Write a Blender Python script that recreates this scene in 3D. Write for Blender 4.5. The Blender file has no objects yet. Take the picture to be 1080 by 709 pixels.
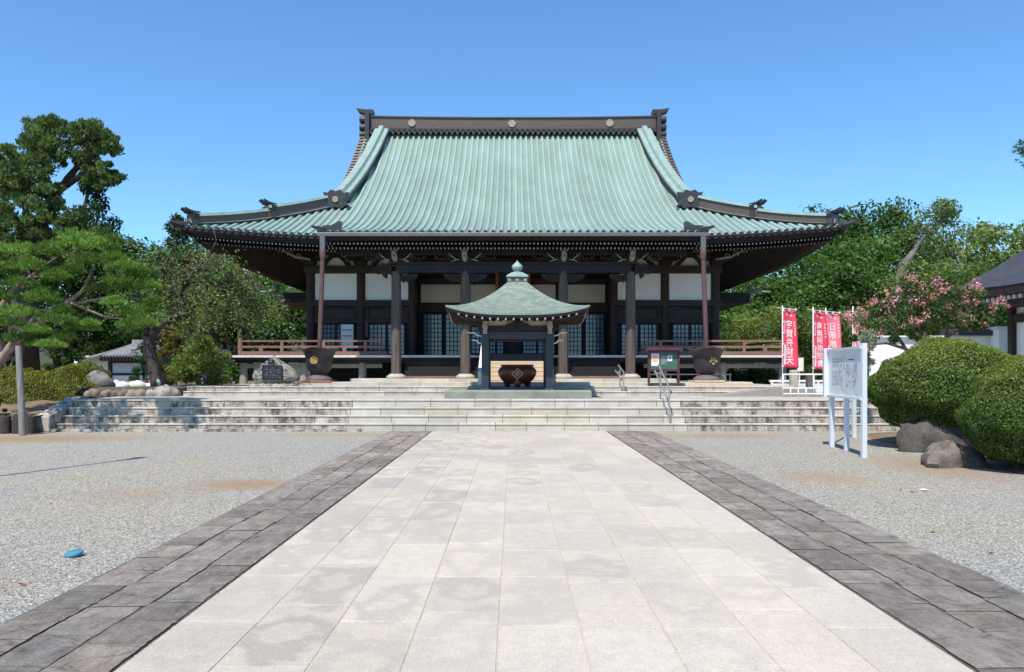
import bpy, math, random
import numpy as np
from mathutils import Vector, Matrix
R = math.radians
S = bpy.context.scene
COL = S.collection
random.seed(7)
RNG = np.random.default_rng(11)

# ------------------------------------------------------------------ camera, sky, sun, exposure
F, HZ, CX, CAMZ = 840.0, 391.0, 541.0, 1.6          # focal length in photo pixels, horizon row, vanishing column
cd = bpy.data.cameras.new('camera')
cam = bpy.data.objects.new('camera', cd); COL.objects.link(cam)
cam.location = (0, 0, CAMZ); cam.rotation_euler = (R(90), 0, 0)
cd.sensor_width = 36.0; cd.lens = 36.0 * F / 1080.0
cd.shift_y = (HZ - 354.5) / 1080.0; cd.shift_x = -(CX - 540.0) / 1080.0
cd.clip_start = 0.1; cd.clip_end = 3000
S.camera = cam
SUN_EL, SUN_DX, SUN_DY = 59.5, 0.36, 0.933         # light travels toward +x and away from the camera
w = bpy.data.worlds.new('World'); S.world = w; w.use_nodes = True
nt = w.node_tree; nt.nodes.clear()
sky = nt.nodes.new('ShaderNodeTexSky'); sky.sky_type = 'NISHITA'; sky.sun_disc = False
sky.sun_elevation = R(SUN_EL); sky.sun_rotation = math.atan2(-SUN_DX, -SUN_DY)
sky.air_density = 1.0; sky.dust_density = 0.0; sky.ozone_density = 6.0; sky.altitude = 50
bg = nt.nodes.new('ShaderNodeBackground'); bg.inputs['Strength'].default_value = 0.145
wo = nt.nodes.new('ShaderNodeOutputWorld')
tint = nt.nodes.new('ShaderNodeMix'); tint.data_type = 'RGBA'; tint.blend_type = 'MULTIPLY'; tint.inputs[0].default_value = 1.0
tint.inputs[7].default_value = (0.84, 1.10, 1.20, 1)   # clear summer air, a little bluer than the model's
nt.links.new(sky.outputs[0], tint.inputs[6]); nt.links.new(tint.outputs[2], bg.inputs[0]); nt.links.new(bg.outputs[0], wo.inputs[0])
sl = bpy.data.lights.new('sun', 'SUN'); sl.energy = 4.9; sl.angle = R(0.5); sl.color = (1.0, 0.94, 0.855)
so = bpy.data.objects.new('sun', sl); COL.objects.link(so); so.location = (-20, -40, 60)
ce = math.cos(R(SUN_EL))
so.rotation_euler = Vector((SUN_DX * ce, SUN_DY * ce, -math.sin(R(SUN_EL)))).normalized().to_track_quat('-Z', 'Y').to_euler()
S.view_settings.view_transform = 'Standard'; S.view_settings.look = 'None'
S.view_settings.gamma = 1.0; S.view_settings.use_curve_mapping = False
S.view_settings.exposure = 0.27
S.render.engine = 'CYCLES'
S.cycles.max_bounces = 6; S.cycles.diffuse_bounces = 3; S.cycles.glossy_bounces = 3
S.cycles.transmission_bounces = 3; S.cycles.transparent_max_bounces = 6
S.cycles.use_denoising = True

def P(px, py, d):
    return Vector(((px - CX) * d / F, d, CAMZ + (HZ - py) * d / F))

# ------------------------------------------------------------------ materials
MATS = {}
def newmat(name):
    m = bpy.data.materials.new(name); m.use_nodes = True
    n = m.node_tree; b = n.nodes['Principled BSDF']
    return m, n, b
def N(n, t, **kw):
    x = n.nodes.new(t)
    for k, v in kw.items(): setattr(x, k, v)
    return x
def ramp(n, fac, stops):
    r = N(n, 'ShaderNodeValToRGB'); e = r.color_ramp.elements
    while len(e) < len(stops): e.new(0.5)
    for el, (p, c) in zip(e, stops):
        el.position = p; el.color = (c[0], c[1], c[2], 1)
    n.links.new(fac, r.inputs[0]); return r.outputs[0]
def noise(n, scale, detail=4, rough=0.6, stretch=None, coord='Object'):
    tc = N(n, 'ShaderNodeTexCoord'); src = tc.outputs[coord]
    if stretch:
        mp = N(n, 'ShaderNodeMapping'); mp.inputs['Scale'].default_value = stretch
        n.links.new(src, mp.inputs[0]); src = mp.outputs[0]
    x = N(n, 'ShaderNodeTexNoise'); x.inputs['Scale'].default_value = scale
    x.inputs['Detail'].default_value = detail; x.inputs['Roughness'].default_value = rough
    n.links.new(src, x.inputs['Vector']); return x.outputs['Fac']
def mix(n, a, b, fac, mode='MIX'):
    x = N(n, 'ShaderNodeMix', data_type='RGBA', blend_type=mode)
    for s, v in ((0, fac), (6, a), (7, b)):
        if hasattr(v, 'is_output') or isinstance(v, bpy.types.NodeSocket): n.links.new(v, x.inputs[s])
        else: x.inputs[s].default_value = v if s == 0 else (v[0], v[1], v[2], 1)
    return x.outputs[2]
def bump(n, b, h, strength=0.3, dist=0.02):
    x = N(n, 'ShaderNodeBump'); x.inputs['Strength'].default_value = strength; x.inputs['Distance'].default_value = dist
    n.links.new(h, x.inputs['Height']); n.links.new(x.outputs[0], b.inputs['Normal'])
def surf(name, base, dark=None, rough=0.7, scale=4.0, fine=60.0, amount=0.5, bumpk=0.15, bdist=0.01, metal=0.0,
         stretch=None, col=False, spec=0.4, contrast=(0.35, 0.68), streak=None, coord='Object', finemul=0.25):
    """weathered surface: two noises blend base and dark, a fine grain, optional per-face tone and vertical streaks"""
    if name in MATS: return MATS[name]
    m, n, b = newmat(name)
    dark = dark or tuple(c * 0.6 for c in base)
    f1 = noise(n, scale, 5, 0.62, stretch, coord)
    c = mix(n, base, dark, ramp(n, f1, [(contrast[0], (0, 0, 0)), (contrast[1], (amount * 1.6,) * 3)]))
    f2 = noise(n, fine, 2, 0.6, stretch, coord)
    c = mix(n, c, ramp(n, f2, [(0.3, (1 - finemul,) * 3), (0.7, (1 + finemul * 0.6,) * 3)]), 1.0, 'MULTIPLY')
    if streak:
        f3 = noise(n, streak[0], 6, 0.72, (3, 3, 1.6), coord)
        c = mix(n, c, streak[1], ramp(n, f3, [(streak[2], (0, 0, 0)), (streak[2] + 0.18, (streak[3],) * 3)]))
    if col:
        a = N(n, 'ShaderNodeAttribute'); a.attribute_name = 'Col'
        c = mix(n, c, a.outputs['Color'], 1.0, 'MULTIPLY')
    n.links.new(c, b.inputs['Base Color'])
    b.inputs['Roughness'].default_value = rough; b.inputs['Metallic'].default_value = metal
    b.inputs['Specular IOR Level'].default_value = spec
    if bumpk:
        ad = N(n, 'ShaderNodeMath', operation='ADD'); n.links.new(f1, ad.inputs[0]); n.links.new(f2, ad.inputs[1])
        bump(n, b, ad.outputs[0], bumpk, bdist)
    MATS[name] = m; return m
def leafmat(name, trans=0.35, gloss=0.25):
    """leaves: tone comes from the per-leaf colour, thin-leaf translucency"""
    if name in MATS: return MATS[name]
    m, n, b = newmat(name)
    a = N(n, 'ShaderNodeAttribute'); a.attribute_name = 'Col'
    n.links.new(a.outputs['Color'], b.inputs['Base Color'])
    b.inputs['Roughness'].default_value = 0.5; b.inputs['Specular IOR Level'].default_value = gloss
    t = N(n, 'ShaderNodeBsdfTranslucent')
    c = mix(n, a.outputs['Color'], (1.25, 1.35, 0.55), 1.0, 'MULTIPLY'); n.links.new(c, t.inputs[0])
    x = N(n, 'ShaderNodeMixShader'); x.inputs[0].default_value = trans
    n.links.new(b.outputs[0], x.inputs[1]); n.links.new(t.outputs[0], x.inputs[2])
    n.links.new(x.outputs[0], n.nodes['Material Output'].inputs[0])
    MATS[name] = m; return m

PATINA = (0.262, 0.358, 0.312)
M = {}
M['patina'] = surf('patina_copper', PATINA, (0.21, 0.275, 0.228), 0.55, 1.2, 30, 0.5, 0.06, 0.004, col=True, spec=0.45, stretch=(1, 0.35, 0.35), finemul=0.14)
M['patina_trim'] = surf('patina_trim', (0.30, 0.40, 0.355), (0.19, 0.265, 0.225), 0.5, 3, 40, 0.4, 0.05, 0.004)
M['copper_brown'] = surf('aged_copper', (0.125, 0.092, 0.078), (0.085, 0.062, 0.055), 0.5, 3, 40, 0.5, 0.06, 0.005, stretch=(0.3, 1, 3))
M['copper_dark'] = surf('dark_copper', (0.045, 0.043, 0.045), (0.028, 0.027, 0.03), 0.5, 5, 50, 0.5, 0.1, 0.01)
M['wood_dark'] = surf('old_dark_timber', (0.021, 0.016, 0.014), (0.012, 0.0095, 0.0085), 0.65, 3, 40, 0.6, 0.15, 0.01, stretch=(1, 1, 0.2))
M['wood_col'] = surf('weathered_column_timber', (0.14, 0.11, 0.092), (0.072, 0.055, 0.046), 0.75, 5, 50, 0.6, 0.25, 0.01, stretch=(2.5, 2.5, 0.25))
M['wood_beam'] = surf('brown_beam_timber', (0.048, 0.031, 0.025), (0.024, 0.016, 0.014), 0.7, 4, 45, 0.6, 0.2, 0.01, stretch=(0.3, 2, 2))
M['wood_red'] = surf('red_brown_rail_timber', (0.27, 0.15, 0.115), (0.17, 0.095, 0.075), 0.7, 4, 45, 0.5, 0.15, 0.008, stretch=(0.3, 2, 2))
M['wood_grey'] = surf('grey_timber', (0.36, 0.33, 0.29), (0.22, 0.20, 0.18), 0.8, 5, 50, 0.5, 0.2, 0.01, stretch=(2, 2, 0.3))
M['wood_pale'] = surf('pale_new_timber', (0.62, 0.50, 0.37), (0.50, 0.39, 0.28), 0.7, 3, 40, 0.4, 0.1, 0.006, stretch=(0.3, 2, 2))
M['white_edge'] = surf('white_and_sunlit_edge', (0.72, 0.71, 0.68), (0.52, 0.50, 0.47), 0.7, 6, 50, 0.4, 0.05)
M['tip'] = surf('worn_white_tip_paint', (0.50, 0.48, 0.44), (0.22, 0.2, 0.18), 0.8, 1.6, 40, 0.6, 0)
M['plaster'] = surf('white_plaster', (0.88, 0.87, 0.84), (0.78, 0.76, 0.72), 0.85, 1.2, 20, 0.3, 0.02, finemul=0.05)
M['plaster_warm'] = surf('cream_plaster', (0.74, 0.68, 0.60), (0.62, 0.55, 0.47), 0.85, 1.2, 20, 0.35, 0.02, finemul=0.06)
M['granite'] = surf('pale_granite_blocks', (0.545, 0.51, 0.45), (0.40, 0.365, 0.31), 0.85, 2.2, 75, 0.45, 0.25, 0.008, col=True,
                    streak=(1.5, (0.15, 0.125, 0.10), 0.60, 0.45))
M['granite_old'] = surf('lichen_stained_granite', (0.55, 0.505, 0.44), (0.38, 0.335, 0.285), 0.9, 3.2, 60, 0.6, 0.35, 0.012, col=True,
                    streak=(1.5, (0.085, 0.062, 0.05), 0.44, 0.9))
M['granite_mid'] = surf('lightly_stained_granite', (0.56, 0.515, 0.45), (0.39, 0.345, 0.295), 0.9, 3.0, 60, 0.5, 0.3, 0.01, col=True,
                    streak=(1.6, (0.16, 0.13, 0.10), 0.53, 0.6))
M['terrace'] = surf('terrace_gravelly_earth', (0.48, 0.45, 0.395), (0.37, 0.34, 0.29), 0.95, 0.9, 70, 0.5, 0.3, 0.01)
M['dais'] = surf('mossy_green_grey_stone', (0.30, 0.315, 0.255), (0.18, 0.205, 0.165), 0.9, 2.0, 50, 0.6, 0.3, 0.01)
M['stone_base'] = surf('column_base_stone', (0.50, 0.45, 0.38), (0.36, 0.32, 0.27), 0.85, 5, 60, 0.5, 0.2)
M['rock'] = surf('garden_rock', (0.22, 0.18, 0.148), (0.09, 0.074, 0.064), 0.9, 2.5, 30, 0.7, 0.5, 0.03)
M['rock_light'] = surf('pale_rock', (0.42, 0.385, 0.335), (0.17, 0.155, 0.135), 0.9, 3.5, 40, 0.7, 0.45, 0.03)
M['rock_grey'] = surf('grey_boulder', (0.27, 0.26, 0.24), (0.13, 0.125, 0.115), 0.9, 4.5, 40, 0.7, 0.5, 0.03)
M['rock_tan'] = surf('tan_rock', (0.30, 0.24, 0.18), (0.15, 0.12, 0.095), 0.9, 3.5, 40, 0.7, 0.45, 0.03)
M['rock_white'] = surf('white_rock', (0.72, 0.71, 0.68), (0.50, 0.49, 0.47), 0.9, 3.5, 40, 0.5, 0.4, 0.02)
M['soil'] = surf('brown_soil', (0.235, 0.165, 0.105), (0.14, 0.095, 0.062), 0.97, 1.5, 45, 0.6, 0.5, 0.03)
M['bark'] = surf('dark_bark', (0.085, 0.068, 0.055), (0.04, 0.033, 0.028), 0.9, 6, 40, 0.6, 0.7, 0.03, stretch=(1, 1, 0.3))
M['bark_pine'] = surf('pinkish_pine_bark', (0.34, 0.25, 0.21), (0.15, 0.11, 0.095), 0.9, 6, 40, 0.6, 0.6, 0.03, stretch=(1, 1, 0.4))
M['bark_pale'] = surf('pale_grey_bark', (0.36, 0.33, 0.27), (0.20, 0.18, 0.15), 0.9, 6, 40, 0.6, 0.4, 0.02)
M['iron_black'] = surf('black_cast_iron', (0.042, 0.035, 0.038), (0.026, 0.022, 0.026), 0.55, 4, 60, 0.6, 0.2, 0.01, spec=0.45)
M['iron_purple'] = surf('purple_grey_stone', (0.17, 0.135, 0.15), (0.11, 0.09, 0.10), 0.8, 4, 60, 0.5, 0.2, 0.01)
M['pipe'] = surf('dull_plum_pipe_paint', (0.145, 0.075, 0.075), (0.10, 0.05, 0.05), 0.5, 3, 50, 0.4, 0.03)
M['gutter'] = surf('grey_gutter_metal', (0.15, 0.145, 0.15), (0.10, 0.098, 0.10), 0.45, 2, 40, 0.4, 0.03, metal=0.2)
M['gold'] = surf('dull_gold', (0.72, 0.49, 0.17), (0.45, 0.29, 0.09), 0.4, 8, 60, 0.4, 0.1, metal=0.6)
M['gold_pale'] = surf('pale_gold_leaf', (0.80, 0.68, 0.42), (0.6, 0.48, 0.27), 0.45, 8, 60, 0.4, 0.05, metal=0.25)
M['gold_dull'] = surf('weathered_gilding', (0.66, 0.58, 0.42), (0.45, 0.38, 0.26), 0.6, 8, 60, 0.5, 0.05)
M['bronze'] = surf('red_brown_bronze', (0.135, 0.040, 0.022), (0.075, 0.022, 0.014), 0.36, 3, 60, 0.5, 0.05, metal=0.25, spec=0.6)
M['post_paint'] = surf('blue_black_post_paint', (0.034, 0.039, 0.052), (0.022, 0.026, 0.036), 0.5, 4, 50, 0.4, 0.05)
M['slate_dark'] = surf('dark_slab', (0.10, 0.11, 0.125), (0.065, 0.07, 0.085), 0.7, 4, 50, 0.4, 0.1)
M['steel'] = surf('brushed_handrail_steel', (0.52, 0.47, 0.42), (0.40, 0.36, 0.32), 0.35, 6, 80, 0.4, 0.03, metal=0.55)
M['white_paint'] = surf('white_paint', (0.80, 0.80, 0.79), (0.66, 0.66, 0.65), 0.5, 3, 50, 0.3, 0.02)
M['pale_blue_paint'] = surf('pale_blue_grey_metal', (0.66, 0.70, 0.74), (0.56, 0.60, 0.64), 0.45, 3, 50, 0.4, 0.02, finemul=0.05)
M['panel'] = surf('faded_board_face', (0.76, 0.77, 0.77), (0.68, 0.69, 0.70), 0.35, 1.6, 40, 0.4, 0.01, finemul=0.04)
M['ink'] = surf('faded_ink', (0.20, 0.20, 0.22), (0.14, 0.14, 0.16), 0.7, 8, 60, 0.4, 0)
M['ink_mauve'] = surf('faded_mauve_print', (0.43, 0.41, 0.50), (0.50, 0.50, 0.55), 0.5, 9, 40, 0.6, 0)
M['ink_pale'] = surf('white_road_print', (0.78, 0.78, 0.78), (0.7, 0.7, 0.7), 0.5, 9, 40, 0.3, 0)
M['red_cloth'] = surf('red_banner_cloth', (0.88, 0.075, 0.13), (0.78, 0.055, 0.10), 0.85, 3, 60, 0.4, 0.05)
M['pink_cloth'] = surf('sun_bleached_pink_banner', (0.88, 0.21, 0.26), (0.80, 0.16, 0.21), 0.85, 3, 60, 0.4, 0.05)
M['white_print'] = surf('white_print', (0.86, 0.85, 0.84), (0.78, 0.76, 0.76), 0.8, 6, 60, 0.3, 0)
M['wine'] = surf('wine_red_paint', (0.10, 0.03, 0.042), (0.065, 0.02, 0.03), 0.5, 4, 50, 0.4, 0.05)
M['green_felt'] = surf('green_notice_felt', (0.06, 0.15, 0.115), (0.045, 0.12, 0.09), 0.9, 4, 60, 0.4, 0.02)
M['paper'] = surf('white_paper', (0.82, 0.80, 0.76), (0.74, 0.72, 0.68), 0.8, 4, 50, 0.3, 0)
M['paper_blue'] = surf('blue_print', (0.10, 0.33, 0.72), (0.08, 0.25, 0.6), 0.7, 4, 50, 0.3, 0)
M['paper_orange'] = surf('orange_print', (0.85, 0.48, 0.30), (0.75, 0.4, 0.25), 0.7, 8, 50, 0.3, 0)
M['tile_grey'] = surf('grey_roof_tile', (0.29, 0.29, 0.305), (0.20, 0.20, 0.215), 0.6, 3, 40, 0.5, 0.1, col=True)
M['tile_dark'] = surf('dark_slate_tile', (0.068, 0.070, 0.082), (0.05, 0.05, 0.06), 0.65, 3, 40, 0.5, 0.1, col=True)
M['plaque'] = surf('black_stone_plaque', (0.022, 0.022, 0.028), (0.015, 0.015, 0.02), 0.35, 4, 50, 0.4, 0.02)
M['lid_blue'] = surf('sky_blue_plastic', (0.07, 0.235, 0.31), (0.055, 0.185, 0.25), 0.5, 4, 50, 0.3, 0.02)
M['mat_green'] = surf('green_rubber_mat', (0.055, 0.085, 0.075), (0.04, 0.06, 0.055), 0.9, 4, 60, 0.4, 0.1)
M['rough_lacquer'] = surf('orange_lacquer', (0.42, 0.13, 0.035), (0.3, 0.09, 0.025), 0.45, 4, 50, 0.4, 0.02)
M['kumiko'] = surf('black_lattice_wood', (0.018, 0.017, 0.019), (0.012, 0.012, 0.013), 0.6, 5, 50, 0.5, 0.05)
M['lattice_grey'] = surf('grey_transom_lattice', (0.085, 0.083, 0.085), (0.05, 0.05, 0.052), 0.6, 5, 50, 0.5, 0.05)
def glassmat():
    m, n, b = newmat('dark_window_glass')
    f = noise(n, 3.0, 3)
    n.links.new(ramp(n, f, [(0.35, (0.10, 0.155, 0.22)), (0.7, (0.16, 0.235, 0.32))]), b.inputs['Base Color'])  # blue of the reflected sky mixed into the base colour
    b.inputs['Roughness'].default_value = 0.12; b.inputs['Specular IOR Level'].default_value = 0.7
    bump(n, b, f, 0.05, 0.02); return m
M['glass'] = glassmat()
LEAF = leafmat('foliage_leaf', 0.42)
NEEDLE = leafmat('pine_needle', 0.25, 0.2)
PETAL = leafmat('flower_petal', 0.35, 0.1)

# ------------------------------------------------------------------ scene-graph helpers
def tag(o, label=None, cat=None, group=None, kind=None):
    for k, v in (('label', label), ('category', cat), ('group', group), ('kind', kind)):
        if v: o[k] = v
    return o
def thing(name, label, cat, loc=(0, 0, 0), rz=0.0, group=None):
    o = bpy.data.objects.new(name, None); COL.objects.link(o)
    o.empty_display_size = 0.3; o.location = loc; o.rotation_euler = (0, 0, rz)
    return tag(o, label, cat, group)
def origin(o):
    v = Vector((0, 0, 0))
    while o: v += o.location; o = o.parent
    return v
class MB:
    """collects shapes (world or local coordinates) and links them as ONE mesh object"""
    def __init__(s): s.v = []; s.f = []; s.c = []
    def add(s, vs, fs, col=(1, 1, 1)):
        k = len(s.v); s.v += [tuple(q) for q in vs]
        for f in fs: s.f.append(tuple(i + k for i in f)); s.c.append(col)
        return s
    def box(s, x0, x1, y0, y1, z0, z1, col=(1, 1, 1), mat=None):
        vs = [Vector((x, y, z)) for z in (z0, z1) for y in (y0, y1) for x in (x0, x1)]
        if mat: vs = [mat @ q for q in vs]
        return s.add(vs, [(0, 2, 3, 1), (4, 5, 7, 6), (0, 1, 5, 4), (2, 6, 7, 3), (0, 4, 6, 2), (1, 3, 7, 5)], col)
    def bev(s, x0, x1, y0, y1, z0, z1, b=0.02, col=(1, 1, 1)):
        """box with a chamfered top"""
        vs = [(x, y, z0) for y in (y0, y1) for x in (x0, x1)] + [(x, y, z1 - b) for y in (y0, y1) for x in (x0, x1)] + \
             [(x, y, z1) for y in (y0 + b, y1 - b) for x in (x0 + b, x1 - b)]
        fs = [(0, 2, 3, 1), (8, 9, 11, 10)]
        for k in (0, 4): fs += [(k, k + 1, k + 5, k + 4), (k + 1, k + 3, k + 7, k + 5), (k + 3, k + 2, k + 6, k + 7), (k + 2, k, k + 4, k + 6)]
        return s.add(vs, fs, col)
    def quad(s, a, b, c, d, col=(1, 1, 1)): return s.add([a, b, c, d], [(0, 1, 2, 3)], col)
    def bar(s, a, b, w, h, col=(1, 1, 1)):
        a = Vector(a); b = Vector(b); t = (b - a).normalized()
        up = Vector((0, 0, 1)) if abs(t.z) < 0.98 else Vector((0, 1, 0))
        r = t.cross(up).normalized(); u = r.cross(t)
        vs = [p + r * (i * w / 2) + u * (j * h / 2) for p in (a, b) for i, j in ((-1, -1), (1, -1), (1, 1), (-1, 1))]
        return s.add(vs, [(0, 3, 2, 1), (4, 5, 6, 7), (0, 1, 5, 4), (1, 2, 6, 5), (2, 3, 7, 6), (3, 0, 4, 7)], col)
    def tube(s, pts, rad, seg=8, cap=True, jit=0.0, col=(1, 1, 1)):
        pts = [Vector(p) for p in pts]; n = len(pts)
        if not hasattr(rad, '__len__'): rad = [rad] * n
        rings = []; prev = None
        for i, p in enumerate(pts):
            t = (pts[min(i + 1, n - 1)] - pts[max(i - 1, 0)]).normalized()
            if prev is None:
                ref = Vector((1, 0, 0)) if abs(t.x) < 0.9 else Vector((0, 1, 0))
                r = t.cross(ref).normalized()
            else: r = (prev - t * prev.dot(t)).normalized()
            prev = r; u = t.cross(r)
            rings.append([p + (r * math.cos(2 * math.pi * k / seg) + u * math.sin(2 * math.pi * k / seg)) * rad[i] * (1 + random.uniform(-jit, jit)) for k in range(seg)])
        vs = [q for ring in rings for q in ring]; fs = []
        for i in range(n - 1):
            for k in range(seg):
                a = i * seg + k; b = i * seg + (k + 1) % seg
                fs.append((a, b, b + seg, a + seg))
        if cap: fs += [tuple(reversed(range(seg))), tuple(range((n - 1) * seg, n * seg))]
        return s.add(vs, fs, col)
    def lathe(s, prof, c=(0, 0, 0), seg=32, wave=None, col=(1, 1, 1)):
        vs = []; n = len(prof)
        for i, (r, z) in enumerate(prof):
            for k in range(seg):
                a = 2 * math.pi * k / seg
                rr, zz = (r, z) if not wave else wave(r, z, a, i)
                vs.append((c[0] + rr * math.cos(a), c[1] + rr * math.sin(a), c[2] + zz))
        fs = [(i * seg + k, i * seg + (k + 1) % seg, (i + 1) * seg + (k + 1) % seg, (i + 1) * seg + k) for i in range(n - 1) for k in range(seg)]
        fs += [tuple(reversed(range(seg))), tuple(range((n - 1) * seg, n * seg))]
        return s.add(vs, fs, col)
    def prism(s, poly, y0, y1, mat=None, col=(1, 1, 1)):
        """polygon given in (x, z), extruded along y"""
        n = len(poly)
        vs = [Vector((x, y0, z)) for x, z in poly] + [Vector((x, y1, z)) for x, z in poly]
        if mat: vs = [mat @ q for q in vs]
        fs = [tuple(range(n)), tuple(reversed(range(n, 2 * n)))] + [(i, i + n, (i + 1) % n + n, (i + 1) % n) for i in range(n)]
        return s.add(vs, fs, col)
    def grid(s, rows, col=None):
        k = len(s.v); h = len(rows); wd = len(rows[0])
        for r in rows: s.v += [tuple(q) for q in r]
        for i in range(h - 1):
            for j in range(wd - 1):
                s.f.append((k + i * wd + j, k + i * wd + j + 1, k + (i + 1) * wd + j + 1, k + (i + 1) * wd + j))
                s.c.append(col(i, j) if col else (1, 1, 1))
        return s
    def build(s, name, mat, parent=None, smooth=False, bevel=0.0, local=False, auto=None):
        off = Vector((0, 0, 0)) if (local or parent is None) else origin(parent)
        me = bpy.data.meshes.new(name)
        me.from_pydata([(x - off.x, y - off.y, z - off.z) for x, y, z in s.v], [], s.f)
        a = me.attributes.new('Col', 'FLOAT_COLOR', 'FACE')
        a.data.foreach_set('color', np.array([(c[0], c[1], c[2], c[3] if len(c) > 3 else 1.0) for c in s.c], 'f').ravel())
        me.materials.append(mat)
        if smooth: me.polygons.foreach_set('use_smooth', [True] * len(me.polygons))
        me.update()
        o = bpy.data.objects.new(name, me); COL.objects.link(o)
        if parent: o.parent = parent
        if smooth and auto:
            me.set_sharp_from_angle(angle=R(auto))
        if bevel:
            md = o.modifiers.new('bevel', 'BEVEL'); md.width = bevel; md.segments = 2; md.limit_method = 'ANGLE'
        return o
def children(o): return [c for c in COL.objects if c.parent == o]
def copy_tree(o, parent=None):
    c = o.copy(); COL.objects.link(c); c.parent = parent
    for ch in children(o): copy_tree(ch, c)
    return c
def solo(mb, name, mat, label, cat, group=None, kind=None, loc=None, **kw):
    """one-mesh thing, geometry in world coordinates, origin at loc"""
    o = mb.build(name, mat, None, **kw)
    if loc is not None:
        loc = Vector(loc); o.data.transform(Matrix.Translation(-loc)); o.location = loc
    return tag(o, label, cat, group, kind)
def struct(mb, name, mat, **kw): return tag(mb.build(name, mat, **kw), kind='structure')

def leaf_object(name, pos, nrm, length, width, cols, mat, parent=None, updir=None, roll=True):
    """pos/nrm arrays -> one mesh of kite-shaped leaves; nrm is the blade's facing unless updir gives its axis"""
    n = len(pos); pos = np.asarray(pos, 'f'); nrm = np.asarray(nrm, 'f')
    nrm /= np.linalg.norm(nrm, axis=1, keepdims=True) + 1e-9
    if updir is None:
        rnd = RNG.normal(size=(n, 3)); ax = np.cross(nrm, rnd)
    else: ax = np.asarray(updir, 'f')
    ax /= np.linalg.norm(ax, axis=1, keepdims=True) + 1e-9
    sd = np.cross(nrm, ax); sd /= np.linalg.norm(sd, axis=1, keepdims=True) + 1e-9
    L = np.broadcast_to(np.asarray(length, 'f'), (n,))[:, None]; W = np.broadcast_to(np.asarray(width, 'f'), (n,))[:, None]
    v = np.stack([pos - ax * L * 0.5, pos + sd * W * 0.5 + nrm * W * 0.12, pos + ax * L * 0.5, pos - sd * W * 0.5 + nrm * W * 0.12], 1).reshape(-1, 3)
    me = bpy.data.meshes.new(name)
    me.vertices.add(4 * n); me.vertices.foreach_set('co', v.astype('f').ravel())
    me.loops.add(4 * n); me.loops.foreach_set('vertex_index', np.arange(4 * n, dtype='i'))
    me.polygons.add(n); me.polygons.foreach_set('loop_start', np.arange(0, 4 * n, 4, dtype='i'))
    me.update(calc_edges=True)
    a = me.attributes.new('Col', 'FLOAT_COLOR', 'FACE')
    a.data.foreach_set('color', np.concatenate([np.asarray(cols, 'f'), np.ones((n, 1), 'f')], 1).ravel())
    me.materials.append(mat); me.validate()
    o = bpy.data.objects.new(name, me); COL.objects.link(o)
    if parent: o.parent = parent
    return o
def tones(n, base, var=0.28, yellow=0.12, clump=None):
    b = np.array(base)[None, :] * (1 + RNG.normal(0, var, (n, 1)).clip(-0.7, 0.9))
    y = RNG.normal(0, yellow, (n, 1)); b = b * np.concatenate([1 + y, 1 + 0 * y, 1 - y], 1)
    if clump is not None: b = b * clump[:, None]
    return b.clip(0.004, 0.9)
def clump_leaves(clumps, per, size, base, up=0.35, shell=0.55, var=0.25, yellow=0.12, cv=0.2, jitter=0.7, fuzz=0.10):
    """clumps: (centre, (rx, ry, rz)); leaves fill the outer part of each clump"""
    ps, ns, cs = [], [], []
    for c, r in clumps:
        n = int(per * RNG.uniform(0.75, 1.25)); r = np.array(r if hasattr(r, '__len__') else (r, r, r))
        d = RNG.normal(size=(n, 3)); d[:, 2] += up * RNG.random(n); d /= np.linalg.norm(d, axis=1, keepdims=True)
        rad = (shell + (1.05 - shell) * RNG.random((n, 1)) ** 0.7) * (1 + np.abs(RNG.normal(0, fuzz, (n, 1)))) * (1 + 0.22 * np.sin(d[:, :1] * 7 + c[0] * 3) * np.sin(d[:, 2:] * 6 + c[2] * 3))
        ps.append(np.array(c)[None] + d * rad * r[None]); ns.append(d + RNG.normal(0, jitter, (n, 3)) + np.array([0, 0, 0.3]))
        cs.append(tones(n, base, var, yellow, np.full(n, RNG.uniform(1 - cv, 1 + cv))))
    p = np.concatenate(ps); n_ = np.concatenate(ns); c_ = np.concatenate(cs)
    L = size * RNG.uniform(0.6, 1.4, len(p))
    return p, n_, L, L * RNG.uniform(0.45, 0.75, len(p)), c_

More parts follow.
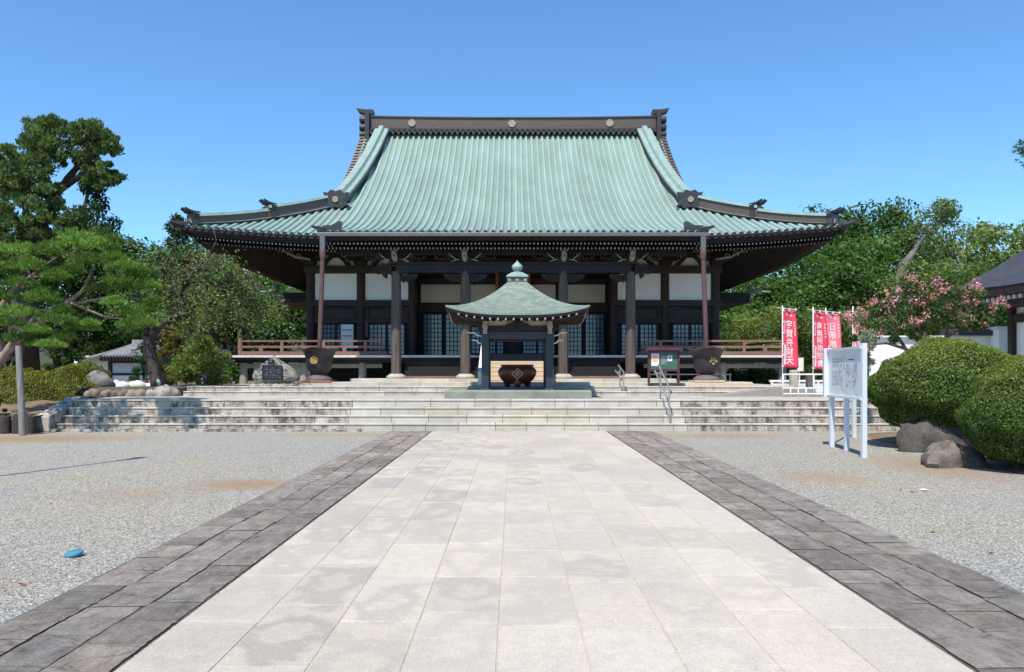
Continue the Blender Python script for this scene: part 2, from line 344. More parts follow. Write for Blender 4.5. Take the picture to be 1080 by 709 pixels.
# ================================================================== GROUND
def groundmat():
    m, n, b = newmat('grey_gravel')
    tc = N(n, 'ShaderNodeTexCoord')
    def vor(s):
        v = N(n, 'ShaderNodeTexVoronoi'); v.inputs['Scale'].default_value = s
        n.links.new(tc.outputs['Object'], v.inputs['Vector']); return v
    v1, v2 = vor(62), vor(150)
    def bw(o):
        x = N(n, 'ShaderNodeSeparateColor'); n.links.new(o, x.inputs[0]); return x.outputs[0]
    c1 = ramp(n, bw(v1.outputs['Color']), [(0.0, (0.18, 0.174, 0.152)), (0.35, (0.325, 0.316, 0.28)), (0.75, (0.445, 0.434, 0.388)), (1.0, (0.66, 0.645, 0.59))])
    c2 = ramp(n, bw(v2.outputs['Color']), [(0.0, (0.62,) * 3), (1.0, (1.22,) * 3)])
    c = mix(n, c1, c2, 1.0, 'MULTIPLY')
    f = noise(n, 0.28, 5, 0.65); f2 = noise(n, 7, 3, 0.6)
    c = mix(n, c, (1.12, 1.02, 0.88), ramp(n, f, [(0.40, (0, 0, 0)), (0.62, (0.9,) * 3)]), 'MULTIPLY')
    # bare patches of brown earth where the gravel is thin
    def patch(x, y, rx, ry, k):
        mp = N(n, 'ShaderNodeMapping'); mp.inputs['Location'].default_value = (-x / rx, -y / ry, 0); mp.inputs['Scale'].default_value = (1 / rx, 1 / ry, 0)
        n.links.new(tc.outputs['Object'], mp.inputs[0])
        ln = N(n, 'ShaderNodeVectorMath', operation='LENGTH'); n.links.new(mp.outputs[0], ln.inputs[0])
        a = N(n, 'ShaderNodeMath', operation='SUBTRACT'); a.inputs[0].default_value = 1.35; n.links.new(ln.outputs['Value'], a.inputs[1])
        mu = N(n, 'ShaderNodeMath', operation='MULTIPLY'); n.links.new(a.outputs[0], mu.inputs[0]); n.links.new(f2, mu.inputs[1])
        return ramp(n, mu.outputs[0], [(0.12, (0, 0, 0)), (0.55, (k,) * 3)])
    for x, y, rx, ry, k in ((-3.75, 11.2, 0.95, 0.7, 1.0), (-4.9, 10.3, 1.0, 0.8, 0.35), (4.6, 12.0, 0.9, 0.9, 0.5), (7.0, 13.2, 1.0, 2.2, 0.75), (5.2, 19.5, 2.0, 0.9, 0.55), (-4.0, 19.8, 2.5, 0.5, 0.45), (-11.5, 18.7, 3.2, 1.3, 1.0), (-4.1, 5.6, 0.7, 1.0, 0.4)):
        c = mix(n, c, (0.36, 0.245, 0.145), patch(x, y, rx, ry, k))
    n.links.new(c, b.inputs['Base Color']); b.inputs['Roughness'].default_value = 0.95; b.inputs['Specular IOR Level'].default_value = 0.25
    bump(n, b, v1.outputs['Distance'], 0.9, 0.02)
    return m
g = MB().quad((-400, -60, 0), (400, -60, 0), (400, 900, 0), (-400, 900, 0))
struct(g, 'ground', groundmat())

# loose gravel stones close to the camera (nobody could count them)
def gravel():
    ps = []
    n = 26000
    y = 4.2 + 12 * RNG.random(n) ** 1.7; x = RNG.uniform(-1, 1, n) * (0.66 * y + 0.4)
    spill = RNG.random(n) < 0.22 * np.exp(-np.minimum(np.abs(x + 3.2), np.abs(x - 3.66)) / 0.10); keep = (x < -3.2) | (x > 3.66) | spill; x = x[keep]; y = y[keep]; n = len(x)
    r = RNG.uniform(0.003, 0.009, n) * (1 + 0.6 * (RNG.random(n) ** 6))
    base = np.array([[1, 0, 0], [-1, 0, 0], [0, 1, 0], [0, -1, 0], [0, 0, 1], [0, 0, -1]], 'f')
    v = base[None] * RNG.uniform(0.6, 1.5, (n, 6, 1)) * r[:, None, None] * np.array([1, 1, 0.6])[None, None]
    a = RNG.uniform(0, 6.28, n); ca, sa = np.cos(a)[:, None], np.sin(a)[:, None]
    vx = v[:, :, 0] * ca - v[:, :, 1] * sa; vy = v[:, :, 0] * sa + v[:, :, 1] * ca
    inside = ((x > -3.2) & (x < 3.66))[:, None]; v = np.stack([vx + x[:, None], vy + y[:, None], v[:, :, 2] + np.where(inside, 0.021, 0.003)], 2)
    tri = np.array([[0, 2, 4], [2, 1, 4], [1, 3, 4], [3, 0, 4], [2, 0, 5], [1, 2, 5], [3, 1, 5], [0, 3, 5]])
    me = bpy.data.meshes.new('gravel'); me.vertices.add(6 * n); me.vertices.foreach_set('co', v.astype('f').ravel())
    idx = (tri[None] + 6 * np.arange(n)[:, None, None]).reshape(-1)
    me.loops.add(len(idx)); me.loops.foreach_set('vertex_index', idx.astype('i'))
    me.polygons.add(8 * n); me.polygons.foreach_set('loop_start', np.arange(0, len(idx), 3, dtype='i')); me.update(calc_edges=True)
    t = np.repeat(RNG.uniform(0.6, 1.2, n), 8); wm = np.repeat(RNG.normal(0, 0.05, n), 8)
    at = me.attributes.new('Col', 'FLOAT_COLOR', 'FACE')
    at.data.foreach_set('color', np.stack([t * (1 + wm), t, t * (1 - wm), np.ones_like(t)], 1).astype('f').ravel())
    me.materials.append(surf('gravel_stone', (0.44, 0.43, 0.395), (0.33, 0.32, 0.29), 0.9, 30, 200, 0.5, 0, col=True))
    o = bpy.data.objects.new('gravel', me); COL.objects.link(o); tag(o, 'loose grey gravel stones scattered over the yard', 'gravel', kind='stuff')
gravel()

# paved path: nine columns of long granite slabs
def slabmat():
    """granite slabs: speckle, warm and grey tones, a weathering ring inside many slabs (slab-local UV, strength in the colour's alpha)"""
    m, n, b = newmat('granite_paving')
    a = N(n, 'ShaderNodeAttribute'); a.attribute_name = 'Col'
    f0 = noise(n, 0.45, 2, 0.5); f1 = noise(n, 10, 10, 0.86); f2 = noise(n, 110, 2, 0.8); f3 = noise(n, 260, 1, 0.5); f4 = noise(n, 1.7, 3, 0.6)
    tc = N(n, 'ShaderNodeTexCoord'); mp = N(n, 'ShaderNodeMapping'); mp.inputs['Location'].default_value = (-1, -1, 0); mp.inputs['Scale'].default_value = (2, 2, 0)
    n.links.new(tc.outputs['UV'], mp.inputs[0])
    ln = N(n, 'ShaderNodeVectorMath', operation='LENGTH'); n.links.new(mp.outputs[0], ln.inputs[0])
    def ma(op, x, y):
        q = N(n, 'ShaderNodeMath', operation=op)
        for i, v in enumerate((x, y)):
            if isinstance(v, bpy.types.NodeSocket): n.links.new(v, q.inputs[i])
            else: q.inputs[i].default_value = v
        return q.outputs[0]
    r = ma('ADD', ma('ADD', ln.outputs['Value'], ma('MULTIPLY', ma('SUBTRACT', f1, 0.5), 2.2)), ma('MULTIPLY', ma('SUBTRACT', f4, 0.5), 3.6))
    ring = ramp(n, ma('MULTIPLY', r, 0.6), [(0.12, (0.25,) * 3), (0.26, (0.85,) * 3), (0.48, (0.9,) * 3), (0.62, (0.15,) * 3), (0.75, (0.0,) * 3)])
    k = ma('MULTIPLY', ring, a.outputs['Alpha'])
    c = mix(n, (0.58, 0.51, 0.41), (0.365, 0.334, 0.28), k)
    c = mix(n, c, (0.42, 0.375, 0.315), ramp(n, f1, [(0.42, (0, 0, 0)), (0.66, (0.7,) * 3)]))
    c = mix(n, c, (0.37, 0.345, 0.305), ramp(n, f0, [(0.46, (0, 0, 0)), (0.70, (0.45,) * 3)]))
    c = mix(n, c, a.outputs['Color'], 1.0, 'MULTIPLY')
    c = mix(n, c, ramp(n, f2, [(0.30, (0.66,) * 3), (0.5, (1.0,) * 3), (0.72, (1.16,) * 3)]), 1.0, 'MULTIPLY')
    c = mix(n, c, ramp(n, f3, [(0.33, (0.78,) * 3), (0.6, (1.07,) * 3)]), 1.0, 'MULTIPLY')
    n.links.new(c, b.inputs['Base Color']); b.inputs['Roughness'].default_value = 0.8; b.inputs['Specular IOR Level'].default_value = 0.35
    bump(n, b, f2, 0.3, 0.004); return m
PX0, PX1 = -2.112, 2.445
mb = MB(); cw = (PX1 - PX0) / 9; slabs = []
for c in range(9):
    y = 1.0 + random.uniform(-0.6, 0)
    left = 1.0 - c / 8.0
    while y < 20.98:
        L = 1.12 * random.choice((1, 1, 1, 0.92, 1.06, 0.8)); y1 = min(y + L, 20.98)
        if y1 - y > 0.12:
            t = random.uniform(0.93, 1.06) - 0.07 * left * random.random(); h = random.uniform(-0.012, 0.014)
            stain = max(0.04, min(0.95, random.gauss(0.72 * left ** 0.8, 0.25)))
            slabs.append((PX0 + c * cw, PX0 + (c + 1) * cw, y, y1))
            g_ = 0.0045; zz = 0.010 + random.uniform(-0.001, 0.0015)
            mb.bev(PX0 + c * cw + g_, PX0 + (c + 1) * cw - g_, y + g_, y1 - g_, -0.03, zz, 0.004, (t * (1 + h), t, t * (1 - h), stain))
        y = y1
pv = struct(mb, 'path_paving', slabmat())
ul = pv.data.uv_layers.new(name='UVMap')
for pl in pv.data.polygons:
    xa, xb, ya, yb = slabs[pl.index // 10]
    for li in pl.loop_indices:
        q = pv.data.vertices[pv.data.loops[li].vertex_index].co; ul.data[li].uv = ((q.x - xa) / (xb - xa), (q.y - ya) / (yb - ya))
struct(MB().quad((PX0 - .0, -1, 0.004), (PX1, -1, 0.004), (PX1, 20.98, 0.004), (PX0, 20.98, 0.004)), 'path_bed', surf('pale_mortar', (0.54, 0.46, 0.365), (0.42, 0.35, 0.27), 0.95, 3, 60, 0.5, 0))
# dark rough borders, three rows each side
def bordermat():
    m, n, b = newmat('rough_brown_slate')
    a = N(n, 'ShaderNodeAttribute'); a.attribute_name = 'Col'
    f1 = noise(n, 6.0, 10, 0.78, (1.3, 0.55, 1)); f2 = noise(n, 45, 4, 0.75)
    c = ramp(n, f1, [(0.3, (0.15, 0.129, 0.108)), (0.5, (0.30, 0.262, 0.224)), (0.7, (0.44, 0.395, 0.342))])
    c = mix(n, c, a.outputs['Color'], 1.0, 'MULTIPLY')
    c = mix(n, c, ramp(n, f2, [(0.3, (0.75,) * 3), (0.7, (1.2,) * 3)]), 1.0, 'MULTIPLY')
    wv = N(n, 'ShaderNodeTexVoronoi'); wv.feature = 'DISTANCE_TO_EDGE'; wv.inputs['Scale'].default_value = 1.7
    tc = N(n, 'ShaderNodeTexCoord'); mp = N(n, 'ShaderNodeMapping'); mp.inputs['Scale'].default_value = (0.55, 1.5, 1)
    di = N(n, 'ShaderNodeMix', data_type='RGBA', blend_type='ADD'); di.inputs[0].default_value = 0.25
    nz = N(n, 'ShaderNodeTexNoise'); nz.inputs['Scale'].default_value = 3; nz.inputs['Detail'].default_value = 5
    n.links.new(tc.outputs['Object'], mp.inputs[0]); n.links.new(mp.outputs[0], nz.inputs['Vector'])
    n.links.new(mp.outputs[0], di.inputs[6]); n.links.new(nz.outputs['Color'], di.inputs[7]); n.links.new(di.outputs[2], wv.inputs['Vector'])
    crack = ramp(n, wv.outputs['Distance'], [(0.0, (0.45,) * 3), (0.02, (1,) * 3)])
    c = mix(n, c, crack, 0.8, 'MULTIPLY')
    n.links.new(c, b.inputs['Base Color']); b.inputs['Roughness'].default_value = 0.78; b.inputs['Specular IOR Level'].default_value = 0.4
    ad = N(n, 'ShaderNodeMath', operation='MULTIPLY_ADD'); n.links.new(f2, ad.inputs[0]); ad.inputs[1].default_value = 0.3; n.links.new(f1, ad.inputs[2])
    bump(n, b, ad.outputs[0], 1.0, 0.06); return m
BM = bordermat()
for x0, x1, nm in ((-3.20, PX0 - 0.012, 'path_border'), (PX1 + 0.012, 3.66, 'path_border')):
    mb = MB(); rows = 3; wd = (x1 - x0) / rows
    for r in range(rows):
        y = 1.2 + random.random() * 0.4
        while y < 20.9:
            y1 = min(y + random.uniform(0.34, 0.66), 20.95)
            if y1 - y > 0.08:
                t = random.uniform(0.85, 1.15); h = random.uniform(0.0, 0.07); g_ = random.choice((0.001, 0.002, 0.003, 0.005))
                j = [random.uniform(-0.012, 0.012) for _ in range(4)]
                wl_ = (0 if r == 0 else 0.018 * math.sin(y * 2.1 + r)); wr_ = (0 if r == rows - 1 else 0.018 * math.sin(y * 2.1 + r + 1)); xa, xb = x0 + r * wd + g_ + wl_, x0 + (r + 1) * wd - g_ + wr_; t *= random.uniform(0.85, 1.12)
                z = 0.016 + random.uniform(0, 0.006)
                # a slab with a slightly uneven surface
                nx, ny = 5, 11; rowsv = []
                for b_ in range(ny):
                    rowsv.append([(xa + (xb - xa) * a_ / (nx - 1) + (random.uniform(0, 0.012) if a_ == 0 else random.uniform(-0.012, 0) if a_ == nx - 1 else 0),
                                   y + 0.002 + (y1 - y - 0.004) * b_ / (ny - 1) + (j[2] * (a_ - 2) * 0.5 if b_ in (0, ny - 1) else 0),
                                   (z - 0.006 if a_ in (0, nx - 1) else z - 0.004 if b_ in (0, ny - 1) else z + random.uniform(-0.004, 0.005))) for a_ in range(nx)])
                mb.grid(rowsv, lambda i, jj, t=t, h=h: (t * (1 + h), t, t * (1 - h * 0.8)))
            y = y1
    struct(mb, nm, BM)
    struct(MB().quad((x0 - 0.02, -1, 0.0045), (x1, -1, 0.0045), (x1, 20.97, 0.0045), (x0 - 0.02, 20.97, 0.0045)), 'path_border_bed', surf('dark_joint', (0.13, 0.11, 0.095), (0.07, 0.06, 0.052), 0.95, 5, 60, 0.5, 0))

# ================================================================== STONE TERRACES AND STEPS
def course(mb, x0, x1, y0, y1, z0, z1, bl=1.1, tint=None):
    x = x0
    while x < x1 - 0.05:
        e = min(x + bl * random.uniform(0.8, 1.25), x1)
        if x1 - e < 0.3: e = x1
        t = random.uniform(0.86, 1.08); h = random.uniform(0.0, 0.07)
        if tint and abs((x + e) / 2 - 0.1) < 3.0 and random.random() < 0.4: h += 0.07
        mb.bev(x + 0.006, e - 0.006, y0 + random.uniform(-0.006, 0.006), y1, z0, z1 - random.uniform(0, 0.003), 0.012, (t * (1 + h * 0.3), t, t * (1 - h)))
        x = e
T1, T2 = 0.806, 1.10
st = thing('stone_steps', 'broad flight of four pale granite steps at the end of the paved path', 'steps', (0, 21.0, 0))
def flight(root, n, y_first, z_first, rise, tread, spans):
    for i in range(n):
        y0 = y_first + i * tread; z0 = z_first + i * rise; z1 = z0 + rise
        for x0, x1, bl, mt, tint in spans:
            seed = random.randint(0, 9999)
            random.seed(seed); a = MB(); course(a, x0, x1, y0 + 0.018, y0 + 0.5, z0, z1 - 0.036, bl, tint); o = a.build('step', M[mt], root)
            random.seed(seed); a = MB(); course(a, x0, x1, y0, y0 + 0.5, z1 - 0.036, z1, bl, tint); a.build('sunlit_lip', M['granite' if mt == 'granite' else 'granite_mid'], o)  # added lip, paler on the stained flights, for the sunlit tread edge
flight(st, 4, 21.0, 0.0, T1 / 4, 0.28, ((-4.4, 4.6, 1.0, 'granite', True), (-12.05, -4.4, 1.3, 'granite_old', False), (4.6, 12.0, 0.95, 'granite_old', False)))
MB().box(-12.0, 12, 21.9, 22.3, 0.0, T1 - 0.02).build('core', M['soil'], st)
mb = MB()
mb.quad((-12.1, 22.3, T1), (12.0, 22.3, T1), (12.0, 25.3, T1), (-12.1, 25.3, T1))
mb.quad((-13, 25.3, T1), (15.0, 25.3, T1), (15.0, 29, T1), (-13, 29, T1))
struct(mb, 'terrace_ground', M['terrace'])
# stone kerb at the foot of the steps, left
solo(MB().box(-12.9, -4.0, 20.82, 21.0, 0, 0.07), 'stone_kerb', M['granite_old'], 'low worn kerb along the foot of the left steps', 'kerb', loc=(-8, 20.9, 0))
up = thing('stone_steps', 'low two-course whitish stone steps in front of the hall', 'steps', (0, 25.1, T1))
flight(up, 2, 25.1, T1, 0.147, 0.28, ((-10.4, 9.3, 0.9, 'granite_mid', False),))
struct(MB().quad((-10.4, 25.85, T2 - 0.004), (9.3, 25.85, T2 - 0.004), (9.3, 60, T2 - 0.004), (-10.4, 60, T2 - 0.004)), 'upper_terrace', M['terrace'])
# pale foundation slabs of the hall
hs = thing('stone_plinth', 'pale stone plinth carrying the porch columns and rain basins', 'plinth', (0, 27, T2))
a = MB(); course(a, -8.0, 8.1, 26.9, 28.0, T2 - 0.004, 1.214, 1.6); a.build('step', M['granite'], hs)
a = MB(); course(a, -5.75, 5.75, 28.0, 31.5, T2 - 0.004, 1.313, 1.8); a.build('step', M['granite'], hs)

# sloped cheek wall at the left end of the steps
mb = MB()
mb.prism([(0, 0.0), (0.34, 0.0), (0.34, 0.42), (0, 0.42)], 0, 0.01)
mb = MB()
prof = [(20.75, 0.0), (20.75, 0.40), (20.95, 0.46), (22.3, 0.88), (22.6, 0.88), (22.6, 0.0)]
vs = [(-12.48, y, z) for y, z in prof] + [(-12.08, y, z) for y, z in prof]; n_ = len(prof)
mb.add(vs, [tuple(range(n_)), tuple(reversed(range(n_, 2 * n_)))] + [(i, i + n_, (i + 1) % n_ + n_, (i + 1) % n_) for i in range(n_)])
o = solo(mb, 'stair_cheek_wall', M['granite_old'], 'sloping grey stone cheek wall ending the left steps', 'wall', loc=(-11.6, 21, 0), bevel=0.03)

# ================================================================== SOIL BANK, ROCKS (left)
def lump(name, mat, label, cat, c, rx, ry, rz, seed=0, group=None, flat=0.35, parent=None, rough=0.18):
    rs = np.random.default_rng(seed); mb = MB(); nu, nv = 20, 12
    ph = rs.uniform(0, 6.28, 8); fr = rs.integers(1, 4, 8)
    rows = []
    for i in range(nv + 1):
        t = math.pi * i / nv; row = []
        for k in range(nu + 1):
            a = 2 * math.pi * (k % nu) / nu
            d = 1 + rough * (math.sin(fr[0] * a + ph[0]) * math.sin(fr[1] * t + ph[1]) + 0.6 * math.sin(fr[2] * 2 * a + ph[2]) * math.sin(3 * t + ph[3]) + 0.35 * math.sin(5 * a + ph[4] + 4 * t))
            z = -math.cos(t) * d
            x, y = math.sin(t) * math.cos(a) * d, math.sin(t) * math.sin(a) * d
            p = 3.0
            z = max(z, -flat)
            row.append((c[0] + rx * x, c[1] + ry * y, c[2] + rz * (z + flat) / (1 + flat)))
        rows.append(row)
    mb.grid(rows)
    if parent: return mb.build(name, mat, parent, smooth=True, auto=38)
    return solo(mb, name, mat, label, cat, group, loc=c, smooth=True, auto=38)
rows = []
for j in range(10):
    y = 20.35 + j * 0.62
    z = 0.36 + (y - 20.35) * 0.085
    rows.append([(x, y, z + 0.05 * math.sin(x * 2.1 + y) + 0.04 * math.sin(x * 5.3 - y * 2)) for x in np.linspace(-30, -12.3, 40)])
rows.insert(0, [(p[0], p[1], -0.05) for p in rows[0]])
struct(MB().grid(rows), 'soil_bank', M['soil'], smooth=True)
struct(MB().quad((-80, 25.9, 0.93), (-10.4, 25.9, 0.93), (-10.4, 120, 0.93), (-80, 120, 0.93)), 'garden_ground', M['soil'])
lw = thing('log_edging', 'low dark timber edging holding back the soil bank', 'edging', (-14, 20.2, 0))
for k in range(9):
    x = -12.25 - k * 0.32 - (0.25 if k > 2 else 0)
    if k < 3: MB().tube([(x, 20.22, -0.05), (x, 20.22, 0.44)], 0.13, 12).build('log', M['bark'], lw, smooth=True, auto=40)
MB().box(-17.5, -13.15, 20.15, 20.36, -0.02, 0.38).build('plank', M['wood_dark'], lw, bevel=0.01)

bed = MB()
bed.prism([(-13.6, 0.80), (-10.45, 0.80), (-10.45, 1.06), (-11.0, 1.1), (-13.6, 1.05)], 24.75, 31)
struct(bed, 'planting_bed', surf('bed_soil', (0.18, 0.15, 0.12), (0.11, 0.09, 0.075), 0.95, 2, 45, 0.6, 0.5, 0.02))
row = [(96, 0.26, 'rock_tan'), (106, 0.20, 'rock'), (114.5, 0.24, 'rock_tan'), (124, 0.17, 'rock'), (131, 0.22, 'rock'), (141, 0.31, 'rock_tan'), (150.5, 0.21, 'rock_tan'), (160, 0.20, 'rock_light'), (174, 0.42, 'rock_light')]
lab = ['flat tan rock at the far left of the edging row', 'small dark rock second from left in edging row', 'tan rock third from left in edging row', 'smallest dark rock in the edging row',
       'reddish brown rock beside the long pale one', 'long pale tan rock in the middle of edging row', 'rounded tan rock right of the long pale one', 'small pale rock left of the big end boulder', 'big rounded pale boulder ending the rock edging row']
for k, (px, hw, mt) in enumerate(row):
    p = P(px, 418, 24.6); lump('edging_rock', M[mt], lab[k], 'rock', (p.x, 24.6, T1 - 0.03), hw, 0.22, 0.24 if hw < 0.4 else 0.34, 30 + k, 'rocks edging the planting bed')
p = P(105, 408, 26.5); lump('boulder', M['rock_grey'], 'large grey pointed boulder beside white rocks in the garden', 'rock', (p.x, 26.5, 1.0), 0.5, 0.4, 0.56, 5, rough=0.14)
for k, (px, w_, h_) in enumerate(((88, .2, .2), (95, .24, .22), (113, .18, .26), (128, .26, .22), (140, .3, .24), (150, .22, .16), (160, .2, .14), (118, .3, .14))):
    p = P(px, 406, 27.5); lump('white_rock', M['rock_white'], 'small whitish garden rock among others behind the rock edging', 'rock', (p.x, 27.5 + 0.3 * (k % 3), 1.0), w_, 0.25, h_, 60 + k, 'white rocks in the garden')

# ================================================================== MAIN HALL
HALL = thing('temple_hall', 'large timber temple hall with sweeping green copper roof on the terrace', 'temple', (0, 32.5, T2))
WY, EY, RY, EX, VX = 32.5, 28.7, 40.5, 12.0, 7.60        # wall, eave, ridge depth; eave half width; verge half width
BY = 2 * RY - EY
def lift(a, u): return 0.38 * max(0.0, (a - 5.0) / 7.0) ** 1.8 * max(0.0, 1 - u / 5.0)
def zroof(u, a=0.0): return 6.43 + 0.36 * u + 0.0153 * u * u + 0.0005 * u ** 3 + lift(a, u)
KX, KY = 6.62, 27.3
def zfront(x, y):
    """front roof surface; the porch roof runs out further and a little flatter in the middle"""
    a = abs(x); u = y - EY
    if a <= KX and u < 3.0:
        w_ = y - KY; return 6.33 + 0.170 * w_ + 0.0301 * w_ * w_ if y < EY + 3.0 else zroof(u, a)
    return zroof(max(u, 0), a) if u >= 0 else zroof(0, a) + 0.36 * u
PITCH = 0.270
RIBPROF = [(-0.5, 0.0), (-0.24, 0.0), (-0.22, 0.075), (-0.13, 0.125), (0.0, 0.14), (0.13, 0.125), (0.22, 0.075), (0.24, 0.0), (0.5, 0.0)]
def ribbed(mb, xs, y0f, y1f, zf, nu=26):
    """tile-rib roof surface: for each rib centre a strip from y0 to y1"""
    for xc in xs:
        ya, yb = y0f(xc), y1f(xc)
        if yb - ya < 0.05: continue
        cols = []
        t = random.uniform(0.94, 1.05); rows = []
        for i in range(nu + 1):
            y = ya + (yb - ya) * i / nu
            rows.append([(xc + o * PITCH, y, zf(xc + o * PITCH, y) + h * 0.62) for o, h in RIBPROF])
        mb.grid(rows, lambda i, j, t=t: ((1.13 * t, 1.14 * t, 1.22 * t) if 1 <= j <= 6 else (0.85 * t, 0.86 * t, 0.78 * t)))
roof = MB()
xs = [(k + 0.5) * PITCH for k in range(-45, 45) if abs((k + 0.5) * PITCH) < EX - 0.05]
in_porch = [x for x in xs if abs(x) <= KX - 0.1]
in_side = [x for x in xs if KX - 0.1 < abs(x) <= VX - 0.1]
in_hip = [x for x in xs if abs(x) > VX - 0.1]
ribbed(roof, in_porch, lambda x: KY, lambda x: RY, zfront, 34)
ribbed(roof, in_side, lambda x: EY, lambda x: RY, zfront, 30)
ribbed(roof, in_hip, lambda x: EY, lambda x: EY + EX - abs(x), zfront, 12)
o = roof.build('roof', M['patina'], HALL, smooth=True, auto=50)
ROOF = o
# side hips, back slope and gables (seen from a step aside)
sd = MB()
def zside(v, y): return zroof(v, 0) + lift(12 - min(abs(y - EY), abs(BY - y)) , v)
for s in (-1, 1):
    rows = []
    for i in range(13):
        v = i / 12 * 5.2
        rows.append([(s * (EX - v), y, zside(v, y)) for y in np.linspace(EY + min(v, 20), BY - v, 40)])
    if s > 0: rows = [list(reversed(r)) for r in rows]
    sd.grid(rows, lambda i, j: (1, 1, 1) if j % 2 else (0.85, 0.9, 0.85))
rows = [[(x, BY - u, zroof(u, 0)) for x in np.linspace(-(EX - min(u, 4.3)) if u < 4.3 else -VX, (EX - min(u, 4.3)) if u < 4.3 else VX, 30)] for u in np.linspace(0, 11.8, 16)]
sd.grid([list(reversed(r)) for r in rows])
sd.build('rear_roof', M['patina'], HALL, smooth=True, auto=40)
gb = MB()
for s in (-1, 1):
    prof = [(y, zroof(y - EY) - 0.12) for y in np.linspace(EY + 4.2, RY, 12)] + [(y, zroof(BY - y) - 0.12) for y in np.linspace(RY, BY - 4.2, 12)][1:]
    k = len(prof); vs = [(s * 7.15, y, z) for y, z in prof]
    gb.add(vs, [tuple(range(k)) if s < 0 else tuple(reversed(range(k)))])
gb.build('gable_wall', M['wood_dark'], HALL)
# verge boards with stepped tile ends along the gable edges
for s in (-1, 1):
    vg = MB(); vt = MB()
    ys = np.linspace(EY + 4.3, RY, 30)
    for a, b in zip(ys[:-1], ys[1:]):
        za, zb = zroof(a - EY), zroof(b - EY)
        vg.bar((s * (VX - 0.05), a, za - 0.13), (s * (VX - 0.05), b, zb - 0.13), 0.16, 0.26)
        m_ = (a + b) / 2; zm = zroof(m_ - EY) + 0.06
        vt.tube([(s * (VX - 0.30), m_, zm), (s * (VX + 0.10), m_, zm - 0.02)], 0.085, 8)
    vb = vg.build('verge_board', M['copper_dark'], HALL)
    vt.build('verge_tiling', M['copper_brown'], vb, smooth=True, auto=40)
# tile-end roundels along the eaves, fascia, and porch gutter
for x in xs:
    y = KY if abs(x) <= KX - 0.1 else EY
    z = zfront(x, y)
    MB().tube([(x, y - 0.05, z + 0.015), (x, y + 0.06, z + 0.02)], 0.074, 10).build('eave_tile', M['copper_dark'], HALL, smooth=True, auto=40)
fa = MB()
xx = np.linspace(-EX, EX, 97)
for a, b in zip(xx[:-1], xx[1:]):
    for dz0, dz1, dy in ((-0.03, -0.13, 0.0), (-0.13, -0.20, 0.10), (-0.20, -0.27, 0.22)):
        za, zb = zroof(0, abs(a)), zroof(0, abs(b)); y = EY + dy
        fa.add([(a, y, za + dz0), (b, y, zb + dz0), (b, y, zb + dz1), (a, y, za + dz1), (a, y + 0.12, za + dz1), (b, y + 0.12, zb + dz1)], [(0, 3, 2, 1), (3, 4, 5, 2)])
for s in (-1, 1):
    yy = np.linspace(EY, BY, 60)
    for a, b in zip(yy[:-1], yy[1:]):
        for dz0, dz1, dx in ((-0.0, -0.13, 0.0), (-0.13, -0.20, 0.10), (-0.20, -0.27, 0.22)):
            za, zb = zside(0, a), zside(0, b); x = s * (EX - dx)
            fa.add([(x, a, za + dz0), (x, b, zb + dz0), (x, b, zb + dz1), (x, a, za + dz1), (x - s * 0.12, a, za + dz1), (x - s * 0.12, b, zb + dz1)], [(0, 3, 2, 1), (3, 4, 5, 2)])
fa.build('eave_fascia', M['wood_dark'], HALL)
pf = MB()
zk = zfront(0, KY)
pf.box(-KX, KX, KY + 0.0, KY + 0.14, zk - 0.16, zk - 0.03); pf.box(-KX + .02, KX - .02, KY + 0.14, KY + 0.26, zk - 0.24, zk - 0.05)
for s in (-1, 1):
    pf.add([(s * KX, KY, zk - 0.16), (s * KX, KY, zk + 0.02), (s * KX, EY + 1.6, zfront(6.5, EY + 1.6)), (s * KX, EY + 1.6, zroof(1.6) - 0.2)], [(0, 1, 2, 3)])
pf.build('porch_fascia', M['wood_dark'], HALL)
# soffit boards
sf = MB()
def zsof(u, a): return zroof(0, a) - 0.42 + 0.20 * u
def dec(u): return max(0.0, 1 - u / 5.0)
def zs2(u, a): return 6.43 - 0.42 + 0.20 * u + lift(a, 0) * dec(u)
rows = [[(x, EY + 0.34 + 3.4 * i / 6, zs2(3.4 * i / 6, min(abs(x) + 3.4 * i / 6, EX))) for x in np.linspace(-EX + .34 + 3.4 * i / 6, EX - .34 - 3.4 * i / 6, 61)] for i in range(7)]
sf.grid(rows)
for s in (-1, 1):
    rows = [[(s * (EX - 0.34 - 3.4 * i / 6), y, zs2(3.4 * i / 6, min(EX, 12 + 3.4 * i / 6 - min(abs(y - EY), abs(BY - y))))) for y in np.linspace(EY + .34 + 3.4 * i / 6, BY - .34 - 3.4 * i / 6, 50)] for i in range(7)]
    sf.grid(rows)
pz = zk - 0.30
sf.quad((-KX + .05, KY + .26, pz), (KX - .05, KY + .26, pz), (KX - .05, EY + 1.2, pz + 0.42), (-KX + .05, EY + 1.2, pz + 0.42))
sf.build('soffit', M['wood_dark'], HALL)
